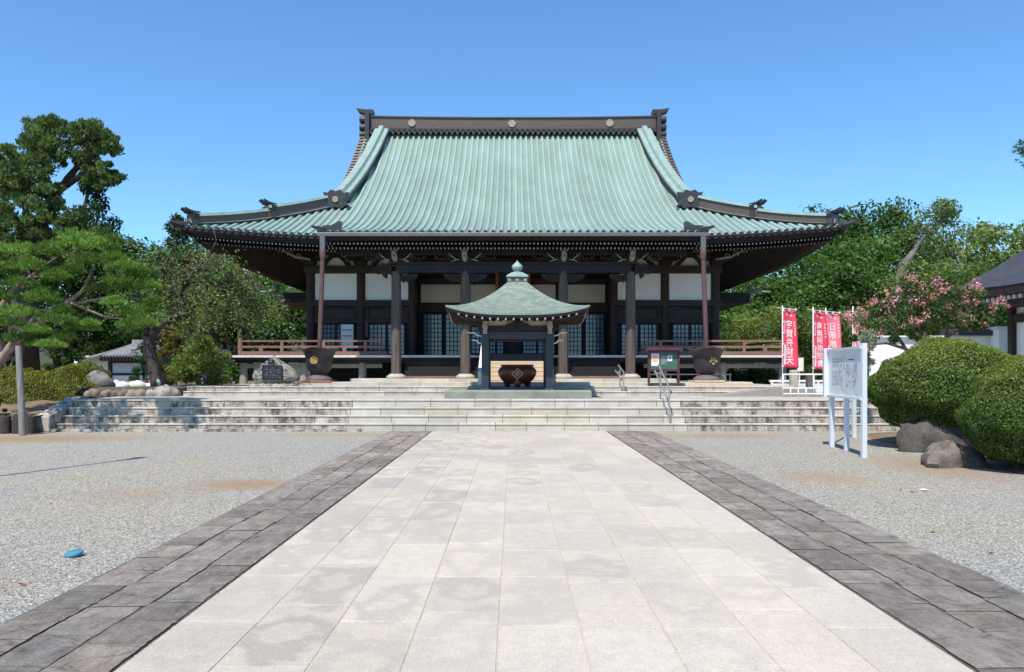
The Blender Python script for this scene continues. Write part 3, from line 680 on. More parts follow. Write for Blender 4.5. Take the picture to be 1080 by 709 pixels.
# two tiers of rafters with white-painted tips
rf = MB(); tip = MB()
def rafter(x, y0, z0, y1, z1, tp):
    rf.bar((x, y0, z0), (x, y1, z1), 0.062, 0.085)
    tip.box(x - 0.024, x + 0.024, y0 - 0.012, y0 - 0.003, z0 - 0.030, z0 + 0.024)
x = -11.6
while x < 11.61:
    a = abs(x)
    if a > KX - 0.05:
        e = zroof(0, a)
        L1 = min(1.1, max(0.1, EX - a - 0.35)); L2 = min(WY - 0.1 - EY - 0.75, max(0.05, EX - a - 0.75))
        rafter(x, EY + 0.28, e - 0.335, EY + 0.28 + L1, e - 0.335 + 0.12 * L1, 1)
        rafter(x, EY + 0.75, e - 0.43, EY + 0.75 + L2, e - 0.43 + 0.14 * L2 - 0.1 * lift(a, 0), 1)
    else:
        rafter(x, KY + 0.24, zk - 0.335, KY + 1.2, zk - 0.20, 1)
        rafter(x, KY + 0.62, zk - 0.44, EY + 1.6, zk + 0.0, 1)
    x += 0.1355
for s in (-1, 1):
    y = EY + 0.5
    while y < BY - 0.4:
        e = zside(0, y); m_ = min(abs(y - EY), abs(BY - y)); L2 = min(2.9, max(0.05, m_ - 0.75)); x0, x1, x2 = s * (EX - 0.28), s * (EX - 0.75), s * (EX - 0.75 - L2)
        rf.bar((x0, y, e - 0.335), (s * (EX - 0.28 - min(1.1, max(0.1, m_ - 0.35))), y, e - 0.25), 0.062, 0.085); rf.bar((x1, y, e - 0.43), (x2, y, e - 0.43 + 0.14 * L2), 0.062, 0.085)
        y += 0.271
tag(rf.build('rafters', M['wood_dark'], HALL), kind='stuff')
tag(tip.build('rafter_tips', M['tip'], HALL), kind='stuff')
# corner hip rafters under the eaves
for s in (-1, 1):
    MB().bar((s * 11.72, EY + .28, 6.60), (s * 8.3, WY - .2, 6.45), 0.22, 0.30).build('hip_rafter', M['wood_dark'], HALL)
# main ridge
rg = MB(); rc = MB(); rt = MB()
xr = np.linspace(-7.25, 7.25, 41)
def sag(x): return 0.08 * (abs(x) / 7.25) ** 2.5
for a, b in zip(xr[:-1], xr[1:]):
    za, zb = sag(a), sag(b)
    for y0, z0, z1, tgt in ((0.42, 13.62, 13.76, rt), (0.30, 13.76, 14.34, rg), (0.36, 14.34, 14.39, rc)):
        vs = []
        for xv, zz in ((a, za), (b, zb)):
            zl = 0 if tgt is rt else zz
            vs += [(xv, RY - y0, z0 + zl * (z0 > 13.7)), (xv, RY + y0, z0 + zl * (z0 > 13.7)), (xv, RY + y0, z1 + zz), (xv, RY - y0, z1 + zz)]
        tgt.add(vs, [(0, 4, 7, 3), (3, 7, 6, 2), (2, 6, 5, 1), (0, 1, 5, 4)] + ([(0, 3, 2, 1)] if a == xr[0] else []) + ([(4, 5, 6, 7)] if b == xr[-1] else []))
RIDGE = rg.build('ridge', M['copper_brown'], HALL)
rt2 = MB(); x = -7.1
while x < 7.11:
    rt2.tube([(x, RY - 0.55, 13.53), (x, RY - 0.30, 13.57)], 0.07, 8); rt.tube([(x, RY - 0.47, 13.75), (x, RY - 0.40, 13.75)], 0.05, 6); x += 0.27
rt.build('ridge_base', M['copper_dark'], RIDGE)
rt2.build('ridge_foot_tiles', M['copper_brown'], RIDGE)
rc.build('ridge_cap', M['copper_brown'], RIDGE)
def crest(cx, y, cz, r, parent, mat, dy=-1, tilt=None):
    """octagonal ring holding a diamond with three strokes"""
    m_ = MB()
    def ring(r0, r1, n, rot, d0, d1):
        for k in range(n):
            a0, a1 = rot + 2 * math.pi * k / n, rot + 2 * math.pi * (k + 1) / n
            q = [(cx + r_ * math.cos(a), cz + r_ * math.sin(a)) for a, r_ in ((a0, r0), (a1, r0), (a1, r1), (a0, r1))]
            m_.prism(q, y + dy * d1, y + dy * d0)
    ring(r * 0.86, r, 8, R(22.5), 0, 0.05); ring(r * 0.60, r * 0.74, 4, 0, 0, 0.05)
    oct_ = [(cx + r * 0.9 * math.cos(R(22.5 + 45 * k)), cz + r * 0.9 * math.sin(R(22.5 + 45 * k))) for k in range(8)]
    m_.prism(oct_, y + dy * 0.02, y)
    for zz, ww in ((0.22, 0.26), (0.0, 0.34), (-0.22, 0.26)):
        m_.box(cx - ww * r, cx + ww * r, min(y, y + dy * 0.05), max(y, y + dy * 0.05), cz + zz * r - 0.055 * r, cz + zz * r + 0.055 * r)
    return m_.build('crest', mat, parent)
for px in (434.5, 540, 643):
    crest((px - CX) * 40.2 / F, RY - 0.31, 14.06 + sag((px - CX) * 40.2 / F), 0.18, RIDGE, M['gold_dull'])
# demon-end ornaments of the main ridge
for s in (-1, 1):
    e = MB(); x0 = s * 7.22
    lo, hi = sorted((x0, x0 + s * 0.22)); e.box(lo, hi, RY - 0.55, RY + 0.55, 12.95, 14.62)
    e.prism([(x0, 12.5), (x0 + s * 0.16, 12.5), (x0 + s * 0.2, 13.0), (x0, 13.0)], RY - 0.35, RY + 0.35)
    for zz, rr in ((14.25, 0.17), (13.86, 0.17), (13.50, 0.16), (13.05, 0.19)):
        for dy in (-0.35, 0.0, 0.35):
            e.tube([(x0, RY + dy, zz), (x0 + s * 0.50, RY + dy, zz)], rr, 12)
    beak = [(x0 - s * 0.15, 14.55), (x0 + s * 0.2, 14.58), (x0 + s * 0.62, 14.72), (x0 + s * 0.70, 14.86), (x0 + s * 0.25, 14.80), (x0 - s * 0.15, 14.80)]
    if s < 0: beak = list(reversed(beak))
    e.prism(beak, RY - 0.28, RY + 0.28)
    e.build('ridge_end_ornament', M['copper_dark'], RIDGE)
# descending ridges: patina backs, dark flanks
for s in (-1, 1):
    top = MB(); side = MB()
    ys = np.linspace(RY - 0.25, EY + 4.75, 22)
    def ctr(y):
        t = (RY - y) / (RY - EY - 4.6); return s * (6.56 + 0.72 * t)
    pr = None
    for y in ys:
        z = zroof(y - EY) + 0.02; xc = ctr(y); sl = 0.36 + 0.0306 * (y - EY) + 0.0015 * (y - EY) ** 2; nz = 1 / math.hypot(1, sl); ny = -sl * nz
        def pt(dx, h): return (xc + dx, y + ny * h, z + nz * h)
        cur = [pt(-0.30, 0.0), pt(-0.30, 0.34), pt(-0.36, 0.36), pt(-0.34, 0.44), pt(-0.16, 0.46), pt(-0.10, 0.60), pt(0.10, 0.60), pt(0.16, 0.46), pt(0.34, 0.44), pt(0.36, 0.36), pt(0.30, 0.34), pt(0.30, 0.0)]
        if pr:
            k = len(cur)
            for j in range(k - 1):
                tgt = side if j in (0, 1, 9, 10) else top
                tgt.add([pr[j], pr[j + 1], cur[j + 1], cur[j]], [(0, 1, 2, 3)])
        else: top.add(cur, [tuple(range(len(cur)))])
        pr = cur
    dr = top.build('descending_ridge', M['patina_trim'], HALL)
    side.build('ridge_flank', M['copper_dark'], dr)
    # end ornament
    cx, cy = ctr(EY + 4.5), EY + 4.12; cz = zroof(4.3) + 0.30
    pts = [(-0.62, -0.30), (-0.42, -0.26), (-0.30, -0.40), (0, -0.33), (0.30, -0.40), (0.42, -0.26), (0.62, -0.30), (0.44, 0.0), (0.50, 0.22), (0.58, 0.40), (0.34, 0.38), (0.22, 0.52), (0, 0.44), (-0.22, 0.52), (-0.34, 0.38), (-0.58, 0.40), (-0.50, 0.22), (-0.44, 0.0)]
    e = MB().prism([(cx + a * 0.92, cz + b * 0.88) for a, b in pts], cy - 0.12, cy + 0.14); oo = e.build('ridge_end_ornament', M['copper_dark'], HALL, bevel=0.03)
    crest(cx, cy - 0.125, cz + 0.03, 0.12, oo, M['gold_dull'])
    # corner ridge in two tiers running out along the hip
    fl = MB(); tp = MB()
    def hip(t): return Vector((s * (EX - t), EY + t, zroof(t, EX - t) ))
    def tier(t0, t1, h, wd, nseg=14):
        prv = None
        for t in np.linspace(t0, t1, nseg):
            p = hip(t); rr = Vector((1, s, 0)).normalized() * wd * (1 if s > 0 else 1)
            rr = Vector((s * 1, 1, 0)).normalized(); rr = Vector((-rr.y * 1, rr.x, 0)).normalized() if False else Vector((1, 0, 0)) * 0.7 + Vector((0, s * 0.7, 0))
            rr = rr.normalized() * wd
            cur = [p - rr, p - rr + Vector((0, 0, h)), p - rr * 1.25 + Vector((0, 0, h)), p - rr * 1.1 + Vector((0, 0, h + 0.11)), p + rr * 1.1 + Vector((0, 0, h + 0.11)), p + rr * 1.25 + Vector((0, 0, h)), p + rr + Vector((0, 0, h)), p + rr]
            if prv:
                for j in range(7):
                    (tp if j in (1, 2, 3, 4, 5) else fl).add([prv[j], prv[j + 1], cur[j + 1], cur[j]], [(0, 1, 2, 3)])
            else:
                fl.add(cur, [tuple(range(8))])
            prv = cur
        fl.add(prv, [tuple(range(8))])
    tier(0.35, 2.55, 0.33, 0.20); tier(2.35, 4.30, 0.44, 0.24)
    cr = fl.build('corner_ridge', M['copper_brown'], HALL)
    tp.build('ridge_cap', M['patina_trim'], cr)
    foot = MB()   # pale green flashing at the ridge's foot
    prv = None
    for t in np.linspace(0.3, 4.6, 16):
        p = hip(t) + Vector((0, 0, 0.07)); rr = (Vector((1, s, 0))).normalized() * 0.36; cur = [p - rr + Vector((0, 0, -.02)), p + Vector((0, 0, .04)), p + rr + Vector((0, 0, -.02))]
        if prv:
            for j in range(2): foot.add([prv[j], prv[j + 1], cur[j + 1], cur[j]], [(0, 1, 2, 3)])
        prv = cur
    foot.build('ridge_flashing', M['patina_trim'], cr)
    for t0, h in ((0.34, 0.40), (2.50, 0.52)):
        p = hip(t0); dn = Vector((s, -1, 0)).normalized(); e = MB(); rt_ = Vector((1, s, 0)).normalized()
        mtx = Matrix((( rt_.x, -dn.x, 0, p.x), (rt_.y, -dn.y, 0, p.y), (0, 0, 1, p.z), (0, 0, 0, 1)))
        e.prism([(-0.34, 0), (0.34, 0), (0.28, h * 0.6), (0.34, h), (0, h + 0.14), (-0.34, h), (-0.28, h * 0.6)], -0.10, 0.10, mtx)
        e.tube([p + Vector((0, 0, h + 0.08)) - dn * 0.25, p + Vector((0, 0, h + 0.10)) + dn * 0.22, p + Vector((0, 0, h + 0.19)) + dn * 0.42], [0.085, 0.085, 0.05], 8)
        e.tube([p + Vector((0, 0, h + 0.06)) + rt_ * .2, p + Vector((0, 0, h + 0.10)) + dn * 0.2 + rt_ * .2, p + Vector((0, 0, h + 0.2)) + dn * 0.38 + rt_ * .2], [0.06, 0.06, 0.03], 6)
        e.tube([p + Vector((0, 0, h + 0.06)) - rt_ * .2, p + Vector((0, 0, h + 0.10)) + dn * 0.2 - rt_ * .2, p + Vector((0, 0, h + 0.2)) + dn * 0.38 - rt_ * .2], [0.06, 0.06, 0.03], 6)
        oo = e.build('ridge_end_ornament', M['copper_dark'], cr)
        q = p + dn * 0.11
        pl = MB(); pl.prism([(-0.15, h * 0.18), (0.15, h * 0.18), (0.13, h * 0.62), (-0.13, h * 0.62)], -0.135, -0.105, mtx); pl.build('face_plate', M['wood_grey'], oo)
    # turned-up tip tiles at the very corner
    MB().tube([hip(0.5) + Vector((0, 0, 0.06)), hip(0.0) + Vector((0, 0, 0.05)), hip(-0.25) + Vector((0, 0, 0.16))], [0.13, 0.12, 0.05], 8).build('corner_tile', M['copper_dark'], cr)
    # kohai side verge, small ornament
    kv = MB()
    pts_ = [(s * (KX - 0.02), y, zfront(s * 6.5, y) + 0.07) for y in np.linspace(KY, EY + 1.9, 8)]
    kv.tube(pts_, [0.13] * 7 + [0.05], 8)
    kv.box(s * (KX - 0.35) - 0.32, s * (KX - 0.35) + 0.32, KY + 0.25, KY + 0.42, zk + 0.1, zk + 0.30)
    kv.tube([(s * (KX - .1), KY + 0.3, zk + 0.16), (s * (KX + 0.32), KY + 0.1, zk + 0.24)], [0.09, 0.04], 8)
    kv.build('porch_verge', M['copper_dark'], HALL)
    # patina rain spout under the side eave
    sp = MB(); q = P(541 + s * 261, 308, 39.0)
    sp.tube([q + Vector((s * 0.50, 0, 0.0)), q + Vector((s * -0.1, 0, 0.02)), q + Vector((s * -0.55, 0, 0.06))], [0.035, 0.06, 0.05], 10)
    sp.tube([q + Vector((s * -0.30, 0, 0.2)), q + Vector((s * -0.45, 0, 0.24)), q + Vector((s * -0.62, 0, 0.2))], [0.06, 0.11, 0.06], 10)
    sp.build('rain_spout', M['patina_trim'], HALL, smooth=True)
# gutter and down pipes
gt = MB().box(-6.68, 6.68, KY - 0.17, KY - 0.03, zk - 0.145, zk - 0.02).build('gutter', M['gutter'], HALL, bevel=0.015)
for s in (-1, 1):
    dp = MB()
    dp.tube([(s * 6.50, KY - 0.08, zk - 0.75), (s * 6.66, 27.38, 1.95)], 0.080, 14)
    dp_o = dp.build('down_pipe', M['pipe'], HALL, smooth=True, auto=40)
    MB().tube([(s * 6.50, KY - 0.08, zk - 0.93), (s * 6.50, KY - 0.08, zk - 0.78), (s * 6.50, KY - 0.08, zk - 0.60), (s * 6.50, KY - 0.08, zk - 0.57)], [0.085, 0.11, 0.11, 0.10], 14).build('pipe_collar', M['pipe'], dp_o, smooth=True, auto=40)
    MB().box(s * 6.50 - 0.09, s * 6.50 + 0.09, KY - 0.16, KY, zk - 0.6, zk - 0.14).build('pipe_head', M['gutter'], dp_o, bevel=0.02)

# ---- body: walls, columns, beams, windows
FLZ = 2.17
def col_tube(x, y, z0, z1, r): return MB().tube([(x, y, z0), (x, y, z1)], r, 16)
wallX = [-8.25, -6.2, -4.1, 4.1, 6.2, 8.25]
REC = 34.2
for x in wallX: col_tube(x, WY, FLZ, 6.3, 0.175).build('column', M['wood_beam'], HALL, smooth=True, auto=40)
for x in (-2.0, 2.0): col_tube(x, REC - 0.1, FLZ, 6.3, 0.165).build('column', M['wood_dark'], HALL, smooth=True, auto=40)
wl = MB()
for s in (-1, 1):
    a, b = sorted((s * 4.1, s * 8.25))
    wl.box(a, b, WY + 0.10, WY + 0.22, 5.55, 6.6)
    wl.box(a, b, WY + 0.13, WY + 0.22, FLZ, 4.5)
    wl.box(s * 8.25 - 0.08, s * 8.25 + 0.08, WY + 0.22, 48.5, FLZ, 6.6)
    wl.box(s * 4.1 - 0.06, s * 4.1 + 0.06, WY + 0.2, REC + 0.2, FLZ, 6.6)
wl.box(-4.1, 4.1, REC + 0.1, REC + 0.22, FLZ, 6.6); wl.box(-8.25, 8.25, 48.4, 48.6, FLZ, 6.6)
wl.box(-8.3, 8.3, WY + .3, 48.4, FLZ - .1, FLZ); wl.box(-8.25, 8.25, WY + .3, 48.4, 6.6, 6.7)
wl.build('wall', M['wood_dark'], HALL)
for s in (-1, 1):
    for x0, x1 in ((4.1, 6.2), (6.2, 8.25)):
        a, b = sorted((s * x0, s * x1)); a += 0.17; b -= 0.17
        MB().box(a, b, WY + 0.02, WY + 0.10, 4.48, 5.56).build('plaster_panel', M['plaster'], HALL)
        MB().box(a, b, WY + 0.02, WY + 0.095, 5.86, 6.32).build('frieze_panel', M['plaster_warm'], HALL)
        # frog-leg strut on the frieze
        c = (a + b) / 2; fs = MB().prism([(c - 0.62, 5.86), (c - 0.42, 5.88), (c - 0.30, 6.02), (c - 0.12, 6.20), (c + 0.12, 6.20), (c + 0.30, 6.02), (c + 0.42, 5.88), (c + 0.62, 5.86), (c + 0.60, 5.98), (c + 0.44, 6.08), (c + 0.34, 6.20), (c + 0.22, 6.32), (c - 0.22, 6.32), (c - 0.34, 6.20), (c - 0.44, 6.08), (c - 0.60, 5.98)], WY - 0.10, WY + 0.015)
        fs.build('frog_leg_strut', M['wood_dark'], HALL)
        # transom lattice
        MB().box(a + 0.12, b - 0.12, WY + 0.045, WY + 0.075, 3.74, 4.10).build('transom_board', M['kumiko'], HALL)
        lt = MB(); k = a - 0.3
        while k < b + 0.1:
            for dx in (1, -1):
                p0 = (k if dx > 0 else k + 0.36, WY + 0.03, 3.74); p1 = (k + 0.36 if dx > 0 else k, WY + 0.03, 4.10)
                if min(p0[0], p1[0]) > a + 0.12 and max(p0[0], p1[0]) < b - 0.12: lt.bar(p0, p1, 0.012, 0.014)
            k += 0.06
        lt.build('transom_lattice', M['lattice_grey'], HALL)
        fr = MB(); 
        for z in (3.68, 4.13): fr.box(a, b, WY - 0.04, WY + 0.08, z, z + 0.06)
        fr.box(a, a + .12, WY - 0.04, WY + 0.08, 3.74, 4.13); fr.box(b - .12, b, WY - 0.04, WY + 0.08, 3.74, 4.13); fr.build('transom_frame', M['wood_beam'], HALL)
def lattice_window(x0, x1, y, z0, z1, nx, nz, mat_glass=None, frame=0.05):
    wf = MB()
    wf.box(x0, x0 + frame, y - 0.05, y + 0.05, z0, z1); wf.box(x1 - frame, x1, y - 0.05, y + 0.05, z0, z1)
    wf.box(x0 + frame, x1 - frame, y - 0.05, y + 0.05, z1 - frame, z1); wf.box(x0 + frame, x1 - frame, y - 0.05, y + 0.05, z0, z0 + frame)
    for i in range(1, nx):
        x = x0 + frame + (x1 - x0 - 2 * frame) * i / nx; wf.box(x - 0.016, x + 0.016, y - 0.035, y + 0.0, z0 + frame, z1 - frame)
    for i in range(1, nz):
        z = z0 + frame + (z1 - z0 - 2 * frame) * i / nz; wf.box(x0 + frame, x1 - frame, y - 0.031, y - 0.003, z - 0.016, z + 0.016)
    o = wf.build('lattice_window', M['kumiko'], HALL)
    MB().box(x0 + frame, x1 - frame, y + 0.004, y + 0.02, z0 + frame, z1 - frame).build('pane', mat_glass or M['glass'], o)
    return o
for s in (-1, 1):
    for x0, x1 in ((4.1, 6.2), (6.2, 8.25)):
        a, b = sorted((s * x0, s * x1)); a += 0.3; b -= 0.3; m_ = (a + b) / 2
        lattice_window(a, m_ - 0.01, WY + 0.02, FLZ + 0.05, 3.52, 4, 7); lattice_window(m_ + 0.01, b, WY + 0.03, FLZ + 0.05, 3.52, 4, 7)
    for x0, x1 in ((2.0, 3.0), (3.0, 3.95)):
        a, b = sorted((s * x0, s * x1)); lattice_window(a + 0.08, b - 0.02, REC, FLZ + 0.05, 4.05, 5, 9)
SKY_PANE = surf('sky_reflection_pane', (0.50, 0.58, 0.66), (0.36, 0.44, 0.54), 0.5, 2.5, 30, 0.6, 0.02)  # bright sky reflection painted into the pane colour
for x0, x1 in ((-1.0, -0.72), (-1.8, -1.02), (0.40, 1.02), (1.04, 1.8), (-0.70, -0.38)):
    lattice_window(x0, x1, REC - 0.35, FLZ + 0.12, 3.5, 4 if x1 - x0 > 0.5 else 2, 7, SKY_PANE)
# black board painted in for the unlit shrine interior behind the gap
MB().box(-0.34, 0.36, REC + 0.06, REC + 0.095, FLZ, 3.9).build('dark_gap_board', M['kumiko'], HALL)
# white slips pasted beside the left window
nb = MB().box(-7.00, -6.50, WY - 0.075, WY - 0.06, 2.55, 3.48).build('notice_sheet', M['paper'], HALL)
nd = MB()
for zz in (3.22, 2.98, 2.78): 
    for k in range(5): nd.box(-6.94 + k * 0.085, -6.89 + k * 0.085, WY - 0.079, WY - 0.0755, zz, zz + 0.07)
nd.build('ink_marks', M['ink'], nb)
nm = MB().box(-5.99, -5.87, WY - 0.25, WY - 0.20, 2.95, 3.55).build('name_board', M['wine'], HALL)
bm = MB()
for s in (-1, 1):
    a, b = sorted((s * 4.1, s * 8.5))
    for z0, z1, d in ((5.57, 5.86, 0.16), (4.22, 4.47, 0.14), (3.54, 3.68, 0.12), (6.33, 6.5, 0.15)): bm.box(a, b, WY - d, WY + 0.1, z0, z1)
for z0, z1, d in ((5.30, 5.55, 0.14), (4.10, 4.50, 0.14), (5.95, 6.5, 0.13)): bm.box(-4.1, 4.1, REC - d, REC + 0.1, z0, z1)
bm.build('tie_beam', M['wood_beam'], HALL)
for a, b in ((-3.95, -2.15), (-1.83, 1.83), (2.15, 3.95)):
    MB().box(a, b, REC - 0.02, REC + 0.08, 4.52, 5.29).build('plaster_panel', M['plaster_warm'], HALL)
# hall name plaque
pq = MB().box(-0.62, 0.62, REC - 0.42, REC - 0.33, 4.85, 5.75).build('name_plaque', M['plaque'], HALL)
pqf = MB()
for b_ in ((-0.74, 0.74, 4.73, 4.85), (-0.74, 0.74, 5.75, 5.87), (-0.74, -0.62, 4.85, 5.75), (0.62, 0.74, 4.85, 5.75)): pqf.box(b_[0], b_[1], REC - 0.46, REC - 0.33, b_[2], b_[3])
pqf.build('plaque_frame', M['rough_lacquer'], pq)

# ---- porch columns, beams, brackets
PY = 29.0; PXS = [-4.25, -1.73, 1.83, 4.28]
bases = []
for x in PXS:
    c_ = MB().tube([(x, PY, 1.48), (x, PY, 5.2)], [0.185, 0.175], 8); 
    o = c_.build('porch_column', M['wood_col'], HALL, smooth=True, auto=30)
    MB().lathe([(0.33, 0), (0.36, 0.03), (0.36, 0.08), (0.27, 0.13), (0.235, 0.17)], (x, PY, 1.313), 24).build('column_base', M['stone_base'], o, smooth=True, auto=35)
kb = MB()
for a, b in zip(PXS[:-1], PXS[1:]):
    rows = []
    n_ = 16; pr = []
    for i in range(n_ + 1):
        t = i / n_; x = a + (b - a) * t; arch = 0.07 * (1 - (2 * t - 1) ** 4); pr.append((x, 5.09 + arch))
    poly = pr + [(b, 5.45), (a, 5.45)]
    kb.prism(poly, PY - 0.15, PY + 0.15)
kb.box(PXS[0] - 0.2, PXS[-1] + 0.2, PY - 0.22, PY + 0.22, 5.46, 5.53)
kb.box(-6.3, 6.3, PY - 0.16, PY + 0.12, 5.78, 5.99)
kb.build('rainbow_beam', M['wood_dark'], HALL)
sb = MB().box(-6.3, 6.3, PY - 0.30, PY + 0.0, 6.0, 6.10).build('purlin', M['wood_beam'], HALL)
def curl(mb, x, y, z, s, r=0.16, t=0.05):
    """carved scroll: short spiral bar in the x-z plane"""
    pts = []
    for k in range(12):
        a = R(-40 + 32 * k); rr = r * (1 - k * 0.06); pts.append((x + s * (rr * math.cos(a) + r * 0.5), y, z + rr * math.sin(a)))
    mb.tube(pts, t, 5)
for i, x in enumerate(PXS):
    # capital bracket: blocks and boat-shaped arms
    b_ = MB()
    b_.prism([(x - 0.20, 5.53), (x + 0.20, 5.53), (x + 0.27, 5.62), (x + 0.27, 5.70), (x - 0.27, 5.70), (x - 0.27, 5.62)], PY - 0.22, PY + 0.22)
    b_.prism([(x - 0.62, 5.72), (x - 0.5, 5.64), (x + 0.5, 5.64), (x + 0.62, 5.72), (x + 0.62, 5.79), (x - 0.62, 5.79)], PY - 0.08, PY + 0.08)
    for dx in (-0.52, 0, 0.52): b_.prism([(x + dx - 0.08, 5.79), (x + dx + 0.08, 5.79), (x + dx + 0.12, 5.86), (x + dx + 0.12, 5.92), (x + dx - 0.12, 5.92), (x + dx - 0.12, 5.86)], PY - 0.2, PY + 0.14)
    # hanging corbels under the beam beside each column
    for s in (-1, 1):
        if (i == 0 and s < 0) or (i == 3 and s > 0): continue
        q = x + s * 0.18
        poly = [(q, 5.09), (q, 4.86), (q + s * 0.08, 4.80), (q + s * 0.16, 4.86), (q + s * 0.24, 4.81), (q + s * 0.33, 4.88), (q + s * 0.41, 4.86), (q + s * 0.48, 4.95), (q + s * 0.56, 4.95), (q + s * 0.62, 5.10)]
        b_.prism(poly if s > 0 else list(reversed(poly)), PY - 0.09, PY + 0.09)
        curl(b_, q + s * 0.08, PY - 0.10, 4.95, s, 0.09, 0.03); curl(b_, q + s * 0.30, PY - 0.10, 4.97, s, 0.07, 0.025)
    b_.build('bracket', M['wood_dark'], HALL)
    # pale carved beast head looking out over the column
    h_ = MB()
    h_.tube([(x, PY - 0.2, 5.60), (x, PY - 0.42, 5.66), (x, PY - 0.58, 5.80), (x, PY - 0.60, 5.95)], [0.085, 0.11, 0.10, 0.06], 8)
    for s in (-1, 1):
        h_.tube([(x + s * 0.04, PY - 0.5, 5.85), (x + s * 0.13, PY - 0.56, 5.98), (x + s * 0.10, PY - 0.6, 6.08)], [0.05, 0.045, 0.02], 6)
    h_.tube([(x, PY - 0.6, 5.72), (x, PY - 0.68, 5.62), (x, PY - 0.64, 5.52)], [0.06, 0.05, 0.03], 6)
    h_.build('carved_head', M['wood_grey'], HALL, smooth=True)
    # cloud scrolls left and right of the head
    for s in (-1, 1):
        c_ = MB()
        for k in range(4):
            zz = 5.60 + 0.05 * (k % 2); curl(c_, x + s * (0.40 + 0.20 * k), PY - 0.13, zz + 0.03, s, 0.11 - 0.012 * k, 0.032)
        c_.tube([(x + s * 0.35, PY - 0.16, 5.66), (x + s * 0.62, PY - 0.2, 5.78), (x + s * 0.9, PY - 0.2, 5.92)], [0.03, 0.035, 0.015], 6)
        c_.build('cloud_carving', M['wood_beam'], HALL, smooth=True)
        lt_ = MB()
        lt_.tube([(x + s * 0.30, PY - 0.24, 5.60), (x + s * 0.46, PY - 0.28, 5.72), (x + s * 0.62, PY - 0.30, 5.86)], [0.018, 0.026, 0.010], 6)
        lt_.tube([(x + s * 0.20, PY - 0.24, 5.62), (x + s * 0.34, PY - 0.26, 5.60), (x + s * 0.5, PY - 0.24, 5.55)], [0.02, 0.028, 0.012], 6)
        lt_.build('pale_scroll', M['wood_grey'], HALL, smooth=True)
for s, x in ((-1, PXS[0]), (1, PXS[-1])):   # dragon-like beam noses past the outer columns
    b_ = MB()
    pol = [(0.15, 5.45), (0.15, 5.05), (0.38, 5.12), (0.44, 4.88), (0.60, 4.98), (0.66, 5.14), (0.90, 5.08), (0.98, 5.22), (0.86, 5.30), (0.92, 5.46), (0.70, 5.44), (0.60, 5.56), (0.42, 5.47), (0.30, 5.58)]
    pol = [(x + s * (0.15 + (a - 0.15) * 0.72), 5.28 + (b - 5.28) * 0.85) for a, b in pol]
    b_.prism(pol if s > 0 else list(reversed(pol)), PY - 0.12, PY + 0.12)
    for k in range(3): curl(b_, x + s * (0.30 + 0.2 * k), PY - 0.13, 5.25 + 0.05 * (k % 2), s, 0.10, 0.035)
    b_.build('beam_nose', M['wood_dark'], HALL, bevel=0.02)
    # curved linking beams back to the wall
    MB().tube([(x, PY + 0.1, 5.25), (x * 0.99, PY + 1.8, 5.62), (x * 0.97, WY, 5.55)], [0.14, 0.17, 0.14], 8).build('link_beam', M['wood_dark'], HALL, smooth=True)
    kc = MB()
    cx_ = s * 8.3
    for k, (dx, zz) in enumerate(((0.15, 6.02), (0.35, 6.12), (0.6, 6.26), (0.85, 6.40))): kc.prism([(cx_ + s * dx - 0.14, zz), (cx_ + s * dx + 0.14, zz), (cx_ + s * dx + 0.18, zz + 0.1), (cx_ + s * dx - 0.18, zz + 0.1)] , WY - 0.5 - 0.2 * k, WY - 0.2)
    kc.build('corner_bracket', M['wood_beam'], HALL)
    kp = MB()
    for k in range(3): curl(kp, cx_ + s * (0.1 + 0.33 * k), WY - 1.0, 6.12 + 0.12 * k, s, 0.13, 0.03)
    kp.tube([(cx_ - s * 0.3, WY - 1.0, 6.0), (cx_ + s * 0.3, WY - 1.1, 6.1), (cx_ + s * 0.9, WY - 1.2, 6.42)], [0.05, 0.06, 0.02], 6)
    kp.build('pale_scroll', M['wood_grey'], HALL, smooth=True)
for x in (-6.2, 6.2, -8.25, 8.25):
    b_ = MB()
    b_.prism([(x - 0.2, 5.88), (x + 0.2, 5.88), (x + 0.26, 5.97), (x + 0.26, 6.05), (x - 0.26, 6.05), (x - 0.26, 5.97)], WY - 0.36, WY)
    b_.prism([(x - 0.58, 6.15), (x - 0.45, 6.05), (x + 0.45, 6.05), (x + 0.58, 6.15), (x + 0.58, 6.22), (x - 0.58, 6.22)], WY - 0.26, WY - 0.1)
    for dx in (-0.45, 0, 0.45): b_.box(x + dx - 0.11, x + dx + 0.11, WY - 0.34, WY, 6.22, 6.33)
    b_.build('bracket', M['wood_dark'], HALL)
# coffered porch ceiling
MB().box(-6.4, 6.4, PY + 0.2, WY + 2, 6.42, 6.5).build('porch_ceiling', M['wood_dark'], HALL)

# ---- veranda, railings, stairs
fl = MB(); edge = MB()
fl.box(-10.65, 10.65, 30.02, WY, FLZ - 0.16, FLZ); fl.box(-10.65, -8.25, WY, 48.5, FLZ - 0.16, FLZ); fl.box(8.25, 10.65, WY, 48.5, FLZ - 0.16, FLZ); fl.box(-4.1, 4.1, WY, REC + .2, FLZ - .16, FLZ)
VER = fl.build('veranda', M['wood_beam'], HALL)
x = -10.72
while x < 10.7:
    e = min(x + random.uniform(1.2, 2.0), 10.72); edge.box(x + 0.003, e - 0.003, 29.94, 30.10, FLZ - 0.075, FLZ + 0.008); x = e
edge.build('floor_edge', M['white_edge'], VER)  # near-white colour stands in for sun on the board ends
MB().box(-10.5, 10.5, 30.16, 30.30, FLZ - 0.27, FLZ - 0.17).build('floor_joist', M['wood_dark'], VER)
und = MB(); und.box(-8.2, 8.2, WY - 0.3, WY - 0.2, T2, FLZ - 0.16); und.build('underfloor_wall', M['kumiko'], VER)
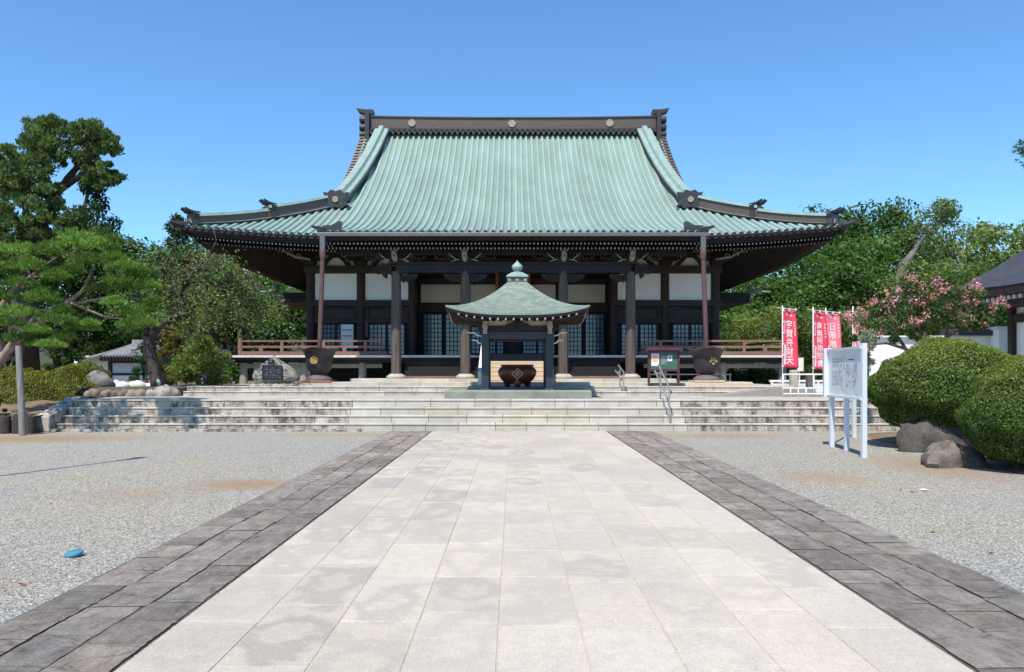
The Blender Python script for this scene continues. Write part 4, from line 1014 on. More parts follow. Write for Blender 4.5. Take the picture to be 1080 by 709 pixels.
ob = MB().box(-10.4, -5.0, 30.42, 30.54, 1.70, 1.86); ob.box(5.0, 10.4, 30.42, 30.54, 1.70, 1.86); ob.build('underfloor_beam', M['wood_grey'], VER)
for s in (-1, 1):
    for x in (10.3, 8.0, 5.75):
        o = MB().tube([(s * x, 30.45, T2), (s * x, 30.45, 1.92)], [0.155, 0.145], 12).build('floor_post', M['wood_grey'] , VER, smooth=True, auto=40)
        MB().prism([(s * x - 0.7, FLZ - 0.17), (s * x - 0.6, FLZ - 0.25), (s * x - 0.3, 1.92), (s * x + 0.3, 1.92), (s * x + 0.6, FLZ - 0.25), (s * x + 0.7, FLZ - 0.17)], 30.36, 30.52).build('floor_bracket', M['wood_dark'], VER)
    # railing
    rl = thing('x', 'x', 'x'); bpy.data.objects.remove(rl)
    a = s * 10.35
    r1 = MB(); r1.bar((a, 30.25, FLZ + 0.555), (s * 4.95, 30.25, FLZ + 0.555), 0.085, 0.07); r1.bar((a, 30.25, FLZ + 0.555), (a, 44, FLZ + 0.555), 0.085, 0.07)
    RAIL = r1.build('railing', M['wood_red'], HALL)
    r2 = MB(); r2.bar((a, 30.25, FLZ + 0.33), (s * 4.85, 30.25, FLZ + 0.33), 0.10, 0.085); r2.bar((a, 30.25, FLZ + 0.33), (a, 44, FLZ + 0.33), 0.1, 0.085); r2.build('middle_rail', M['wood_red'], RAIL)
    r3 = MB(); r3.box(min(a, s * 4.78), max(a, s * 4.78), 30.18, 30.32, FLZ + 0.012, FLZ + 0.16); r3.box(a - .07, a + .07, 30.32, 44, FLZ + 0.012, FLZ + 0.16); r3.build('bottom_rail', M['wood_red'], RAIL)
    for k, x in enumerate(np.linspace(10.35, 5.6, 7)[1:]):
        top = FLZ + (0.52 if k % 2 else 0.29)
        MB().box(s * x - 0.055 - (0.02 if k % 2 == 0 else 0), s * x + 0.055 + (0.02 if k % 2 == 0 else 0), 30.19, 30.31, FLZ + 0.16, top).build('baluster', M['wood_red'], RAIL)
    p_ = MB().tube([(a, 30.25, FLZ + 0.01), (a, 30.25, FLZ + 0.70)], 0.095, 14).build('newel_post', M['wood_red'], RAIL, smooth=True, auto=40)
    MB().lathe([(0.10, 0), (0.11, 0.03), (0.10, 0.10), (0.075, 0.13), (0.10, 0.17), (0.095, 0.22), (0.05, 0.28), (0.01, 0.34)], (a, 30.25, FLZ + 0.68), 14).build('finial', M['copper_dark'], p_, smooth=True)
# wide dark timber steps between the porch columns
for k in range(4):
    z = FLZ - 0.16 - (k + 1) * 0.165
    MB().box(-4.0, 4.0, 29.90 - 0.22 * (k + 1), 29.95 - 0.22 * k, z, z + 0.07).build('stair_tread', M['wood_dark'], HALL)
    MB().box(-4.0, 4.0, 29.88 - 0.22 * k, 29.92 - 0.22 * k, z - 0.16, z + 0.16).build('stair_riser', M['wood_dark'], HALL)
for a, b in ((-3.95, -2.05), (2.1, 3.95)):
    MB().box(a, b, 28.85, 29.06, 1.32, 1.40).build('stair_tread', M['wood_red'], HALL)
# pale centre stair with white side walls
CS = thing('wooden_staircase', 'pale timber centre stair with white side boards behind the incense burner', 'staircase', (0.1, 28.5, 1.1))
for k in range(7):
    z1 = 1.10 + (k + 1) * (FLZ + 0.02 - 1.10) / 7; y0 = 27.3 + k * 0.40
    MB().box(-1.02, 1.22, y0, y0 + 0.42, z1 - 0.155, z1 - 0.012, (1, 1, 1)).build('step', M['wood_pale'], CS, bevel=0.008)
for x0, x1 in ((-1.17, -1.05), (1.25, 1.37)):
    prf = [(26.6, 1.10), (26.6, 1.55), (30.3, 2.95), (30.3, 2.2), (27.4, 1.10)]
    vs = [(x0, y, z) for y, z in prf] + [(x1, y, z) for y, z in prf]; k = 5
    MB().add(vs, [tuple(range(k)), tuple(reversed(range(k, 2 * k)))] + [(i, i + k, (i + 1) % k + k, (i + 1) % k) for i in range(k)]).build('side_board', M['white_paint'], CS)
# rear annex with lower dark eaves
rx = MB(); 
for s in (-1, 1):
    rx.box(min(s * 8.4, s * 12.2), max(s * 8.4, s * 12.2), 41.0, 60, 5.10, 5.62); rx.box(min(s * 8.4, s * 10.6), max(s * 8.4, s * 10.6), 47.5, 60, FLZ - 0.16, 5.10); rx.box(min(s * 10.2, s * 10.45), max(s * 10.2, s * 10.45), 41.2, 41.45, FLZ, 5.1)
rx.build('rear_annex', M['wood_dark'], HALL)

# ================================================================== INCENSE PAVILION
PVX, PVY = 0.13, 24.1
ds = thing('stone_dais', 'low mossy grey stone dais under the incense pavilion', 'dais', (0.14, 23.9, T1))
MB().bev(-1.95, 2.23, 22.6, 25.06, T1 - 0.01, 1.035, 0.03).build('slab', M['dais'], ds)
PAV = thing('incense_pavilion', 'small open pavilion with pyramidal green copper roof and onion finial', 'pavilion', (PVX, PVY, 1.035))
H = 0.935
for sx in (-1, 1):
    for sy in (-1, 1):
        o = MB().box(PVX + sx * H - 0.105, PVX + sx * H + 0.105, PVY + sy * H - 0.105, PVY + sy * H + 0.105, 1.06, 2.765).build('post', M['post_paint'], PAV, bevel=0.012)
        MB().box(PVX + sx * H - 0.13, PVX + sx * H + 0.13, PVY + sy * H - 0.13, PVY + sy * H + 0.13, 1.03, 1.075).build('post_foot', M['slate_dark'], o)
bt = MB()
for sy in (-1, 1):
    y = PVY + sy * H
    bt.box(PVX - H + .105, PVX + H - .105, y - 0.07, y + 0.07, 2.52, 2.72)
    x = PVX + sy * H; bt.box(x - 0.07, x + 0.07, PVY - H + .105, PVY + H - .105, 2.52, 2.72)
bt.build('tie_beam', M['post_paint'], PAV)
bt = MB()
for sy in (-1, 1):
    y = PVY + sy * H
    bt.box(PVX - 1.15, PVX + 1.15, y - 0.09, y + 0.09, 2.765, 2.90); x = PVX + sy * H; bt.box(x - 0.088, x + 0.088, PVY - 1.15, PVY + 1.15, 2.768, 2.897)
    bt.box(PVX - H + .105, PVX + H - .105, y - 0.05, y + 0.05, 2.73, 2.765)
bt.build('plate_beam', M['wood_dark'], PAV)
MB().box(PVX - H + .105, PVX + H - .105, PVY + H - 0.03, PVY + H + 0.03, 1.90, 2.12).build('rear_rail', M['post_paint'], PAV)
# white-tipped beam noses and brackets
nz = MB(); wb = MB()
for sx in (-1, 1):
    for sy in (-1,):
        x, y = PVX + sx * H, PVY + sy * H
        wb.box(x - 0.06, x + 0.06, y - 0.24, y - 0.10, 2.66, 2.83); wb.box(x - 0.085, x + 0.085, y - 0.28, y - 0.093, 2.83, 2.88); wb.box(x - 0.065, x + 0.065, y - 0.30, y - 0.093, 2.88, 3.02)
        for zz, L in ((2.66, 0.42), (2.44, 0.30)):
            nz.tube([(x + sx * 0.10, y, zz - 0.05), (x + sx * (0.10 + L * 0.35), y - 0.03, zz - 0.03), (x + sx * (0.1 + L * 0.5), y - 0.03, zz + 0.04), (x + sx * (0.1 + L * 0.8), y - 0.03, zz + 0.035), (x + sx * (0.1 + L), y - 0.03, zz + 0.06)], [0.02, 0.022, 0.024, 0.02, 0.008], 6)
nz.build('beam_nose', M['white_edge'], PAV); wb.build('bracket', M['wood_grey'], PAV)
fs = MB(); c = PVX
fs.prism([(c - 0.36, 2.90), (c + 0.36, 2.90), (c + 0.30, 2.95), (c + 0.16, 2.98), (c + 0.10, 3.06), (c - 0.10, 3.06), (c - 0.16, 2.98), (c - 0.30, 2.95)], PVY - H - 0.13, PVY - H - 0.04); fs.build('frog_leg_strut', M['wood_dark'], PAV)
MB().box(PVX - 1.0, PVX + 1.0, PVY - H - 0.03, PVY - H + 0.02, 2.90, 3.07).build('frieze_board', M['wood_pale'], PAV)
# roof: four concave faces lifting to the corners
def pz(t, q):
    """t: 0 eave..1 top; q: -1..1 along the eave"""
    r = 2.01 + (0.33 - 2.01) * t
    z = 3.19 + 1.02 * (0.42 * t + 0.58 * t * t) + 0.23 * abs(q) ** 3 * (1 - t) ** 2
    return r, z
def shinglemat():
    m, n, b = newmat('patina_shingles')
    tc = N(n, 'ShaderNodeTexCoord'); br = N(n, 'ShaderNodeTexBrick')
    mp = N(n, 'ShaderNodeMapping'); mp.inputs['Scale'].default_value = (1, 1, 1)
    n.links.new(tc.outputs['UV'], mp.inputs[0]); n.links.new(mp.outputs[0], br.inputs['Vector'])
    br.inputs['Scale'].default_value = 1.0; br.inputs['Mortar Size'].default_value = 0.008
    br.inputs['Brick Width'].default_value = 0.16; br.inputs['Row Height'].default_value = 0.085; br.inputs['Bias'].default_value = 0
    br.inputs['Color1'].default_value = (0.15, 0.19, 0.148, 1); br.inputs['Color2'].default_value = (0.235, 0.285, 0.225, 1); br.inputs['Mortar'].default_value = (0.13, 0.15, 0.12, 1)
    f = noise(n, 5, 5); c = mix(n, br.outputs[0], ramp(n, f, [(0.3, (0.82,) * 3), (0.7, (1.15,) * 3)]), 1.0, 'MULTIPLY')
    n.links.new(c, b.inputs['Base Color']); b.inputs['Roughness'].default_value = 0.6
    bump(n, b, br.outputs['Fac'], -0.4, 0.01); return m
def uvgrid(name, faces, mat, parent, smooth=True):
    me = bpy.data.meshes.new(name); off = origin(parent); V, Fc, UV = [], [], []
    for rows, uvs in faces:
        k = len(V); wd = len(rows[0])
        V += [Vector(p) - off for r in rows for p in r]; fl_ = [u for r in uvs for u in r]
        for i in range(len(rows) - 1):
            for j in range(wd - 1):
                q = (i * wd + j, i * wd + j + 1, (i + 1) * wd + j + 1, (i + 1) * wd + j)
                Fc.append(tuple(a + k for a in q)); UV += [fl_[a] for a in q]
    me.from_pydata(V, [], Fc); ul = me.uv_layers.new(name='UVMap')
    for i, u in enumerate(UV): ul.data[i].uv = u
    me.materials.append(mat)
    if smooth: me.polygons.foreach_set('use_smooth', [True] * len(me.polygons))
    o = bpy.data.objects.new(name, me); COL.objects.link(o); o.parent = parent; return o
faces = []; rim = MB(); sof = MB(); raf = MB(); rtip = MB()
for k in range(4):
    ca, sa = round(math.cos(k * math.pi / 2)), round(math.sin(k * math.pi / 2))
    def W(x, y, z): return (PVX + x * ca - y * sa, PVY + x * sa + y * ca, z)
    rows, uvs = [], []
    for i in range(17):
        t = i / 16; rr, uu = [], []
        for j in range(33):
            q = -1 + 2 * j / 32; r, z = pz(t, q); rr.append(W(q * r, -r, z)); uu.append((q * r + 3, t * 2.0))
        rows.append(rr); uvs.append(uu)
    faces.append((rows, uvs))
    for j in range(32):
        qa, qb = -1 + 2 * j / 32, -1 + 2 * (j + 1) / 32
        (ra, za), (rb, zb) = pz(0, qa), pz(0, qb)
        rim.add([W(qa * ra, -ra - 0.004, za + 0.004), W(qb * rb, -rb - 0.004, zb + 0.004), W(qb * (rb - .01), -rb + .006, zb - 0.045), W(qa * (ra - .01), -ra + .006, za - 0.045)], [(0, 3, 2, 1)])
        sof.add([W(qa * (ra - .02), -ra + 0.02, za - 0.045), W(qb * (rb - .02), -rb + 0.02, zb - 0.045), W(qb * (rb - .06), -rb + 0.06, zb - 0.12), W(qa * (ra - .06), -ra + 0.06, za - 0.12), W(qb * 0.9, -0.9, 3.09), W(qa * 0.9, -0.9, 3.09)], [(0, 3, 2, 1), (3, 5, 4, 2)])
    for q in np.linspace(-0.86, 0.86, 16):
        r, z = pz(0, q); x = q * (r - 0.1)
        a_, b_ = Vector(W(x, -r + 0.10, z - 0.155)), Vector(W(x * 0.86, -0.95, 3.055))
        raf.bar(a_, b_, 0.045, 0.055)
        d_ = (a_ - b_).normalized(); rtip.bar(a_ + d_ * 0.002, a_ + d_ * 0.010, 0.05, 0.06)
PR = uvgrid('roof', faces, shinglemat(), PAV)
rim.build('eave_rim', M['patina_trim'], PR); sof.build('soffit', M['wood_beam'], PAV)
tag(raf.build('rafters', M['wood_beam'], PAV), kind='stuff'); tag(rtip.build('rafter_tips', M['white_paint'], PAV), kind='stuff')
# roof finial: square box, cap and onion jewel
fn = MB().box(PVX - 0.31, PVX + 0.31, PVY - 0.31, PVY + 0.31, 4.20, 4.25); fn.box(PVX - 0.34, PVX + 0.34, PVY - 0.34, PVY + 0.34, 4.16, 4.203)
FN = fn.build('finial_base', M['patina_trim'], PAV)
MB().box(PVX - 0.29, PVX + 0.29, PVY - 0.29, PVY + 0.29, 4.25, 4.40).build('finial_box', M['copper_brown'], FN)
t_ = MB(); 
for dx in (-0.12, 0.12, 0): t_.box(PVX + dx * 2 - 0.05, PVX + dx * 2 + 0.05, PVY - 0.30, PVY - 0.291, 4.28, 4.36)
t_.build('finial_panels', M['wood_grey'], FN)
cp = MB(); cp.box(PVX - 0.33, PVX + 0.33, PVY - 0.33, PVY + 0.33, 4.40, 4.44)
k = 4; ring = [[(PVX + sx * r, PVY + sy * r, z) for sx, sy in ((-1, -1), (1, -1), (1, 1), (-1, 1), (-1, -1))] for r, z in ((0.33, 4.44), (0.26, 4.49), (0.18, 4.54), (0.15, 4.56))]
cp.grid(ring); cp.lathe([(0.15, 4.54), (0.16, 4.57), (0.10, 4.59), (0.085, 4.61), (0.14, 4.65), (0.17, 4.71), (0.16, 4.77), (0.09, 4.84), (0.03, 4.89), (0.005, 4.94)], (PVX, PVY, 0), 24)
cp.build('onion_finial', M['patina_trim'], FN, smooth=True, auto=45)
# incense burner
ped = MB().bev(PVX - 0.95, PVX + 0.95, PVY - 0.5, PVY + 0.5, 1.03, 1.105, 0.02)
solo(ped, 'burner_pedestal', M['slate_dark'], 'flat dark slab under the bronze incense burner', 'pedestal', loc=(PVX, PVY, 1.03))
BR = thing('incense_burner', 'round red-brown bronze incense burner standing inside the pavilion', 'incense burner', (PVX, PVY, 1.105))
bz = 1.105; k = 0.0287 * 1.0
MB().lathe([(0.30, 0.10), (0.38, 0.13), (0.50, 0.24), (0.575, 0.38), (0.585, 0.46), (0.56, 0.54), (0.50, 0.59), (0.475, 0.615), (0.50, 0.635), (0.505, 0.67), (0.47, 0.68), (0.44, 0.66), (0.42, 0.55)], (PVX, PVY, bz), 48).build('bowl', M['bronze'], BR, smooth=True, auto=50)
MB().lathe([(0.43, 0.60), (0.2, 0.615), (0.02, 0.62)], (PVX, PVY, bz), 24).build('ash', surf('grey_ash', (0.5, 0.49, 0.47), (0.4, 0.39, 0.37), 0.95, 8, 60, 0.4, 0.2), BR)
for a in (-90, 30, 150):
    ax, ay = math.cos(R(a)), math.sin(R(a))
    MB().tube([(PVX + ax * 0.33, PVY + ay * 0.33, bz + 0.18), (PVX + ax * 0.37, PVY + ay * 0.37, bz + 0.10), (PVX + ax * 0.36, PVY + ay * 0.36, bz + 0.04), (PVX + ax * 0.39, PVY + ay * 0.39, bz)], [0.14, 0.11, 0.085, 0.095], 12).build('leg', M['bronze'], BR, smooth=True, auto=50)
em = MB(); cy_, cz_ = PVY - 0.575, bz + 0.40; r = 0.16
tl = Matrix.Translation((PVX, cy_, cz_)) @ Matrix.Rotation(R(6), 4, 'X')
def strip(a, b, wd):
    d = Vector((b[0] - a[0], 0, b[1] - a[1])); L_ = d.length; d.normalize(); nn = Vector((-d.z, 0, d.x)) * wd / 2
    A = Vector((a[0], 0, a[1])); B = Vector((b[0], 0, b[1]))
    em.prism([(q.x, q.z) for q in (A - nn, B - nn, B + nn, A + nn)], -0.028, 0.012, tl)
for a, b in (((0, r), (r, 0)), ((r, 0), (0, -r)), ((0, -r), (-r, 0)), ((-r, 0), (0, r))): strip(a, b, 0.022)
for zz, ww in ((0.055, 0.05), (0.0, 0.075), (-0.055, 0.05)): strip((-ww, zz), (ww, zz), 0.024)
em.build('crest', surf('worn_bronze_relief', (0.36, 0.27, 0.21), (0.26, 0.19, 0.15), 0.45, 8, 60, 0.4, 0.05, metal=0.4), BR)

# ================================================================== RAIN BASINS
def basin(x, y, z, label, emblem):
    t = thing('rain_basin', label, 'rain basin', (x, y, z), 0, 'lotus-shaped iron rain basins under the down pipes')
    def wv(r, zz, a, i):
        k = 1 + (0.10 * max(0, (zz - 0.75) / 0.4)) * math.cos(4 * a); return r * k, zz + (0.045 * max(0, (zz - 0.8) / 0.35)) * math.cos(4 * a)
    prof = [(0.20, 0.26), (0.30, 0.30), (0.39, 0.42), (0.44, 0.58), (0.455, 0.74), (0.47, 0.88), (0.52, 1.0), (0.60, 1.08), (0.68, 1.13), (0.67, 1.15), (0.56, 1.10), (0.47, 1.0), (0.43, 0.9)]
    MB().lathe(prof, (x, y, z), 48, wv).build('bowl', M['iron_black'], t, smooth=True, auto=50)
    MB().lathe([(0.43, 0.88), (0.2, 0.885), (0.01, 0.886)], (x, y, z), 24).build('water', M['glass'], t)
    MB().lathe([(0.46, 0.055), (0.46, 0.10), (0.40, 0.16), (0.30, 0.22), (0.22, 0.27), (0.2, 0.3)], (x, y, z), 32).build('foot', M['iron_purple'], t, smooth=True, auto=40)
    MB().box(x - 0.52, x + 0.50, y - 0.52, y + 0.5, z + 0.0, z + 0.055).build('base_board', M['wood_pale'] if emblem == 'flower' else surf('rusty_board', (0.42, 0.16, 0.06), (0.3, 0.11, 0.05), 0.8, 4, 50, 0.5, 0.1), t)
    e = MB()
    if emblem == 'disc':
        cx, cz, yy = x - 0.07, z + 0.74, y - 0.455
        e.prism([(cx + 0.135 * math.cos(R(k * 11.25)), cz + 0.135 * math.sin(R(k * 11.25))) for k in range(32)], yy - 0.02, yy + 0.05)
        for k in range(16):
            a = R(k * 22.5); e.tube([(cx + 0.04 * math.cos(a), yy - 0.02, cz + 0.04 * math.sin(a)), (cx + 0.115 * math.cos(a), yy - 0.02, cz + 0.115 * math.sin(a))], [0.006, 0.018], 6)
        e.tube([(cx, yy - 0.02, cz), (cx, yy - 0.035, cz)], 0.032, 10)
    else:
        cx, cz, yy = x + 0.12, z + 0.72, y - 0.45
        for a, L_ in ((-90, 0.14), (-10, 0.135), (190, 0.135)):      # three broad leaves
            d = (math.cos(R(a)), math.sin(R(a))); nrm = (-d[1], d[0])
            e.prism([(cx + d[0] * L_ * u + nrm[0] * v * 0.075, cz + d[1] * L_ * u + nrm[1] * v * 0.075) for u, v in ((0, -0.35), (0.4, -1), (0.65, -0.62), (0.8, -0.66), (1.05, 0), (0.8, 0.66), (0.65, 0.62), (0.4, 1), (0, 0.35))], yy - 0.02, yy + 0.04)
        for dx, h_ in ((0, 0.15), (-0.07, 0.115), (0.07, 0.115)):     # three upright flower stalks
            e.tube([(cx + dx * 0.7, yy - 0.01, cz), (cx + dx, yy - 0.015, cz + h_)], [0.008, 0.006], 6)
            for q in (0.55, 0.8, 1.0): e.tube([(cx + dx * q - 0.014, yy - 0.015, cz + h_ * q), (cx + dx * q + 0.014, yy - 0.015, cz + h_ * q)], 0.014, 6)
    e.build('emblem', M['gold'], t)
basin(-6.66, 27.4, 1.214, 'black iron rain basin with a round gold emblem under the left down pipe', 'disc')
basin(6.66, 27.4, 1.214, 'black iron rain basin with a gold leaf emblem under the right down pipe', 'flower')

# ================================================================== STONE MONUMENT
SM = thing('stone_monument', 'rough pointed pale boulder carrying two black inscription plaques', 'monument', (-7.83, 26.05, T2))
mb = MB()
outl = [(266, 399), (268, 392), (274, 386), (281, 380), (287, 377), (292, 378), (299, 383), (306, 387), (311, 392), (313, 398), (309, 402.5), (300, 405), (285, 406), (272, 405)]
pts = [((px - CX) * 26.0 / F, CAMZ + (HZ - py) * 26.0 / F) for px, py in outl]
cx = sum(p[0] for p in pts) / len(pts); cz = 1.45
rings = []
for s_, dy in ((0.72, -0.26), (0.95, -0.17), (1.0, 0.05), (0.92, 0.28), (0.6, 0.42)):
    rings.append([(cx + (x - cx) * s_ + random.uniform(-.015, .015), 26.05 + dy + random.uniform(-.02, .02), max(T2 - 0.01, cz + (z - cz) * s_ + random.uniform(-.01, .01))) for x, z in pts])
k = len(pts); vs = [p for r_ in rings for p in r_]
fs = [(i * k + j, (i + 1) * k + j, (i + 1) * k + (j + 1) % k, i * k + (j + 1) % k) for i in range(4) for j in range(k)] + [tuple(range(k)), tuple(reversed(range(4 * k, 5 * k)))]
o = mb.add(vs, fs).build('boulder', M['rock_light'], SM); md = o.modifiers.new('sub', 'SUBSURF'); md.levels = 2; md.render_levels = 2; md.subdivision_type = 'SIMPLE'
tex = bpy.data.textures.new('rock_clouds', 'CLOUDS'); tex.noise_scale = 0.22; tex.noise_depth = 3
dm = o.modifiers.new('disp', 'DISPLACE'); dm.texture = tex; dm.strength = 0.09
for px0, px1, py0, py1, kk in ((276.5, 297.5, 385.3, 400.5, 1), (282.3, 288.6, 379, 383.2, 0)):
    a, b = P(px0, py1, 25.72), P(px1, py0, 25.72)
    pl = MB().box(a.x, b.x, 25.70, 25.80, a.z, b.z).build('plaque', M['plaque'], SM, bevel=0.006)
    ik = MB()
    if kk:
        z = b.z - 0.07
        nrow = 0
        while z > a.z + 0.05:
            x = b.x - 0.05
            while x > a.x + 0.05:
                if random.random() < 0.62: ik.box(x - 0.016, x, 25.695, 25.699, z - 0.022, z)
                x -= 0.034
            z -= 0.052
    else:
        ik.box(a.x + 0.05, b.x - 0.05, 25.695, 25.699, a.z + 0.05, b.z - 0.05)
    ik.build('inscription', surf('pale_engraving', (0.30, 0.30, 0.31), (0.2, 0.2, 0.21), 0.8, 30, 60, 0.6, 0), pl)
for k_, (px, w_) in enumerate(((268, .16), (277, .12), (284, .15), (291, .13), (299, .17), (308, .12))):
    p = P(px, 406.5, 25.65); lump('footing_stone', M['rock_light'], None, None, (p.x, 25.66, T2 - 0.02), w_, 0.12, 0.10, 80 + k_, parent=SM)

# ================================================================== NOTICE BOARD, HANDRAILS, RAMP, MATS
NB = thing('notice_board', 'wine-red roofed notice board with a green felt panel and posters', 'notice board', (4.9, 25.9, T2))
x0, x1 = 4.42, 5.38
for x in (x0, x1 ): MB().box(x - 0.035, x + 0.035, 25.86, 25.94, T2, 2.26).build('post', M['wine'], NB)
MB().box(x0 + .035, x1 - .035, 25.88, 25.92, 1.64, 2.2).build('felt_panel', M['green_felt'], NB)
f_ = MB(); f_.box(x0 + .035, x1 - .035, 25.85, 25.95, 1.58, 1.645); f_.box(x0 + .035, x1 - .035, 25.85, 25.95, 2.19, 2.25); f_.build('frame', M['wine'], NB)
MB().prism([(x0 - 0.12, 2.25), (x1 + 0.12, 2.25), (x1 + 0.10, 2.33), (x0 - 0.10, 2.33)], 25.72, 26.08).build('roof', M['wine'], NB, bevel=0.01)
for px0, px1, py0, py1, mt in ((687, 695, 373, 386, 'paper'), (704, 709, 375, 381, 'paper'),):
    a, b = P(px0, py1, 25.87), P(px1, py0, 25.87); po = MB().box(a.x, b.x, 25.872, 25.878, a.z, b.z).build('poster', M[mt], NB)
    MB().box(a.x + .03, b.x - .03, 25.867, 25.8715, a.z + (b.z - a.z) * .35, b.z - 0.03).build('print', M['paper_blue'] if px0 > 700 else M['paper_orange'], po)
a, b = P(697, 385, 25.87), P(703, 375, 25.87)
po = MB().box(a.x, b.x, 25.872, 25.878, a.z, b.z).build('poster', surf('grey_photo_print', (0.3, 0.32, 0.33), (0.12, 0.13, 0.14), 0.6, 12, 50, 0.9, 0), NB)
solo(MB().box(4.55, 5.6, 26.0, 26.5, T2, T2 + 0.05), 'rubber_mat', M['mat_green'], 'dark green mat on the terrace under the notice board', 'mat', loc=(5, 26.2, T2))
solo(MB().bev(4.6, 8.0, 26.52, 26.88, T2 - 0.004, T2 + 0.09, 0.01), 'timber_sill', M['wood_pale'], 'long pale timber sill before the right rain basin', 'sill', loc=(6.5, 26.6, T2))
def handrail(label, x, y_lo, z_lo, y_hi, z_hi, h):
    t = thing('handrail', label, 'handrail', (x, y_lo, z_lo), 0, 'steel handrails on the stone steps')
    for y, z in ((y_lo, z_lo), (y_hi, z_hi)):
        MB().tube([(x + 0.03 * (y < y_hi), y, z), (x + 0.03 * (y < y_hi), y, z + h)], 0.021, 10).build('post', M['steel'], t, smooth=True, auto=40)
    for dx, dz in ((0.0, 0.0), (-0.10, -0.17)):
        a = Vector((x + dx + 0.05, y_lo - 0.14, z_lo + h + dz - 0.06)); b = Vector((x + dx - 0.03, y_hi + 0.14, z_hi + h + dz + 0.06))
        MB().tube([a + Vector((0, 0.04, -0.05)), a, b, b + Vector((0, 0.02, -0.05))], 0.023, 10).build('rail', M['steel'], t, smooth=True, auto=60)
    c_ = MB()
    for y, z in ((y_lo, z_lo), (y_hi, z_hi)): c_.tube([(x + 0.03 * (y < y_hi), y, z + h - 0.17), (x - 0.10, y, z + h - 0.17)], 0.014, 8)
    c_.build('rail_bracket', M['steel'], t)
handrail('steel double handrail on the lower flight of stone steps', 4.12, 21.12, 0.20, 22.25, T1, 0.90)
handrail('shorter steel handrail on the upper steps near a porch column', 3.46, 25.16, 0.95, 25.75, T2, 0.62)
rp = MB()
rp.add([(5.9, 24.2, T1), (8.05, 24.2, T1), (8.05, 24.2, 1.06), (5.9, 25.08, T1), (8.05, 25.08, T1), (8.05, 25.08, 1.06)], [(0, 1, 2), (3, 5, 4), (0, 2, 5, 3), (1, 4, 5, 2)])
rp.box(8.05, 9.2, 24.2, 25.08, T1, 1.06)
solo(rp, 'ramp', surf('grey_ramp_concrete', (0.34, 0.31, 0.28), (0.25, 0.225, 0.20), 0.9, 2, 60, 0.5, 0.2), 'grey concrete wedge ramp climbing to the upper terrace', 'ramp', loc=(7, 24.6, T1))

# ================================================================== BANNERS, WHITE FENCE
_fc = {}
def glyph(ch):
    if ch in _fc: return _fc[ch]
    c = bpy.data.curves.new('g', 'FONT'); c.body = ch; c.size = 1.0; c.offset = 0.010; c.extrude = 0.004; c.resolution_u = 3
    o = bpy.data.objects.new('g', c); COL.objects.link(o)
    me = bpy.data.meshes.new_from_object(o.evaluated_get(bpy.context.evaluated_depsgraph_get()))
    v = [tuple(q.co) for q in me.vertices]; f = [tuple(p.vertices) for p in me.polygons]
    bpy.data.objects.remove(o); bpy.data.curves.remove(c); bpy.data.meshes.remove(me)
    if v:
        xs_ = [q[0] for q in v]; ys_ = [q[1] for q in v]; cx_, cy_ = (min(xs_) + max(xs_)) / 2, (min(ys_) + max(ys_)) / 2
        v = [(q[0] - cx_, q[1] - cy_, q[2]) for q in v]
    _fc[ch] = (v, f); return _fc[ch]
BANNERS = 'red votive banners along the white fence'
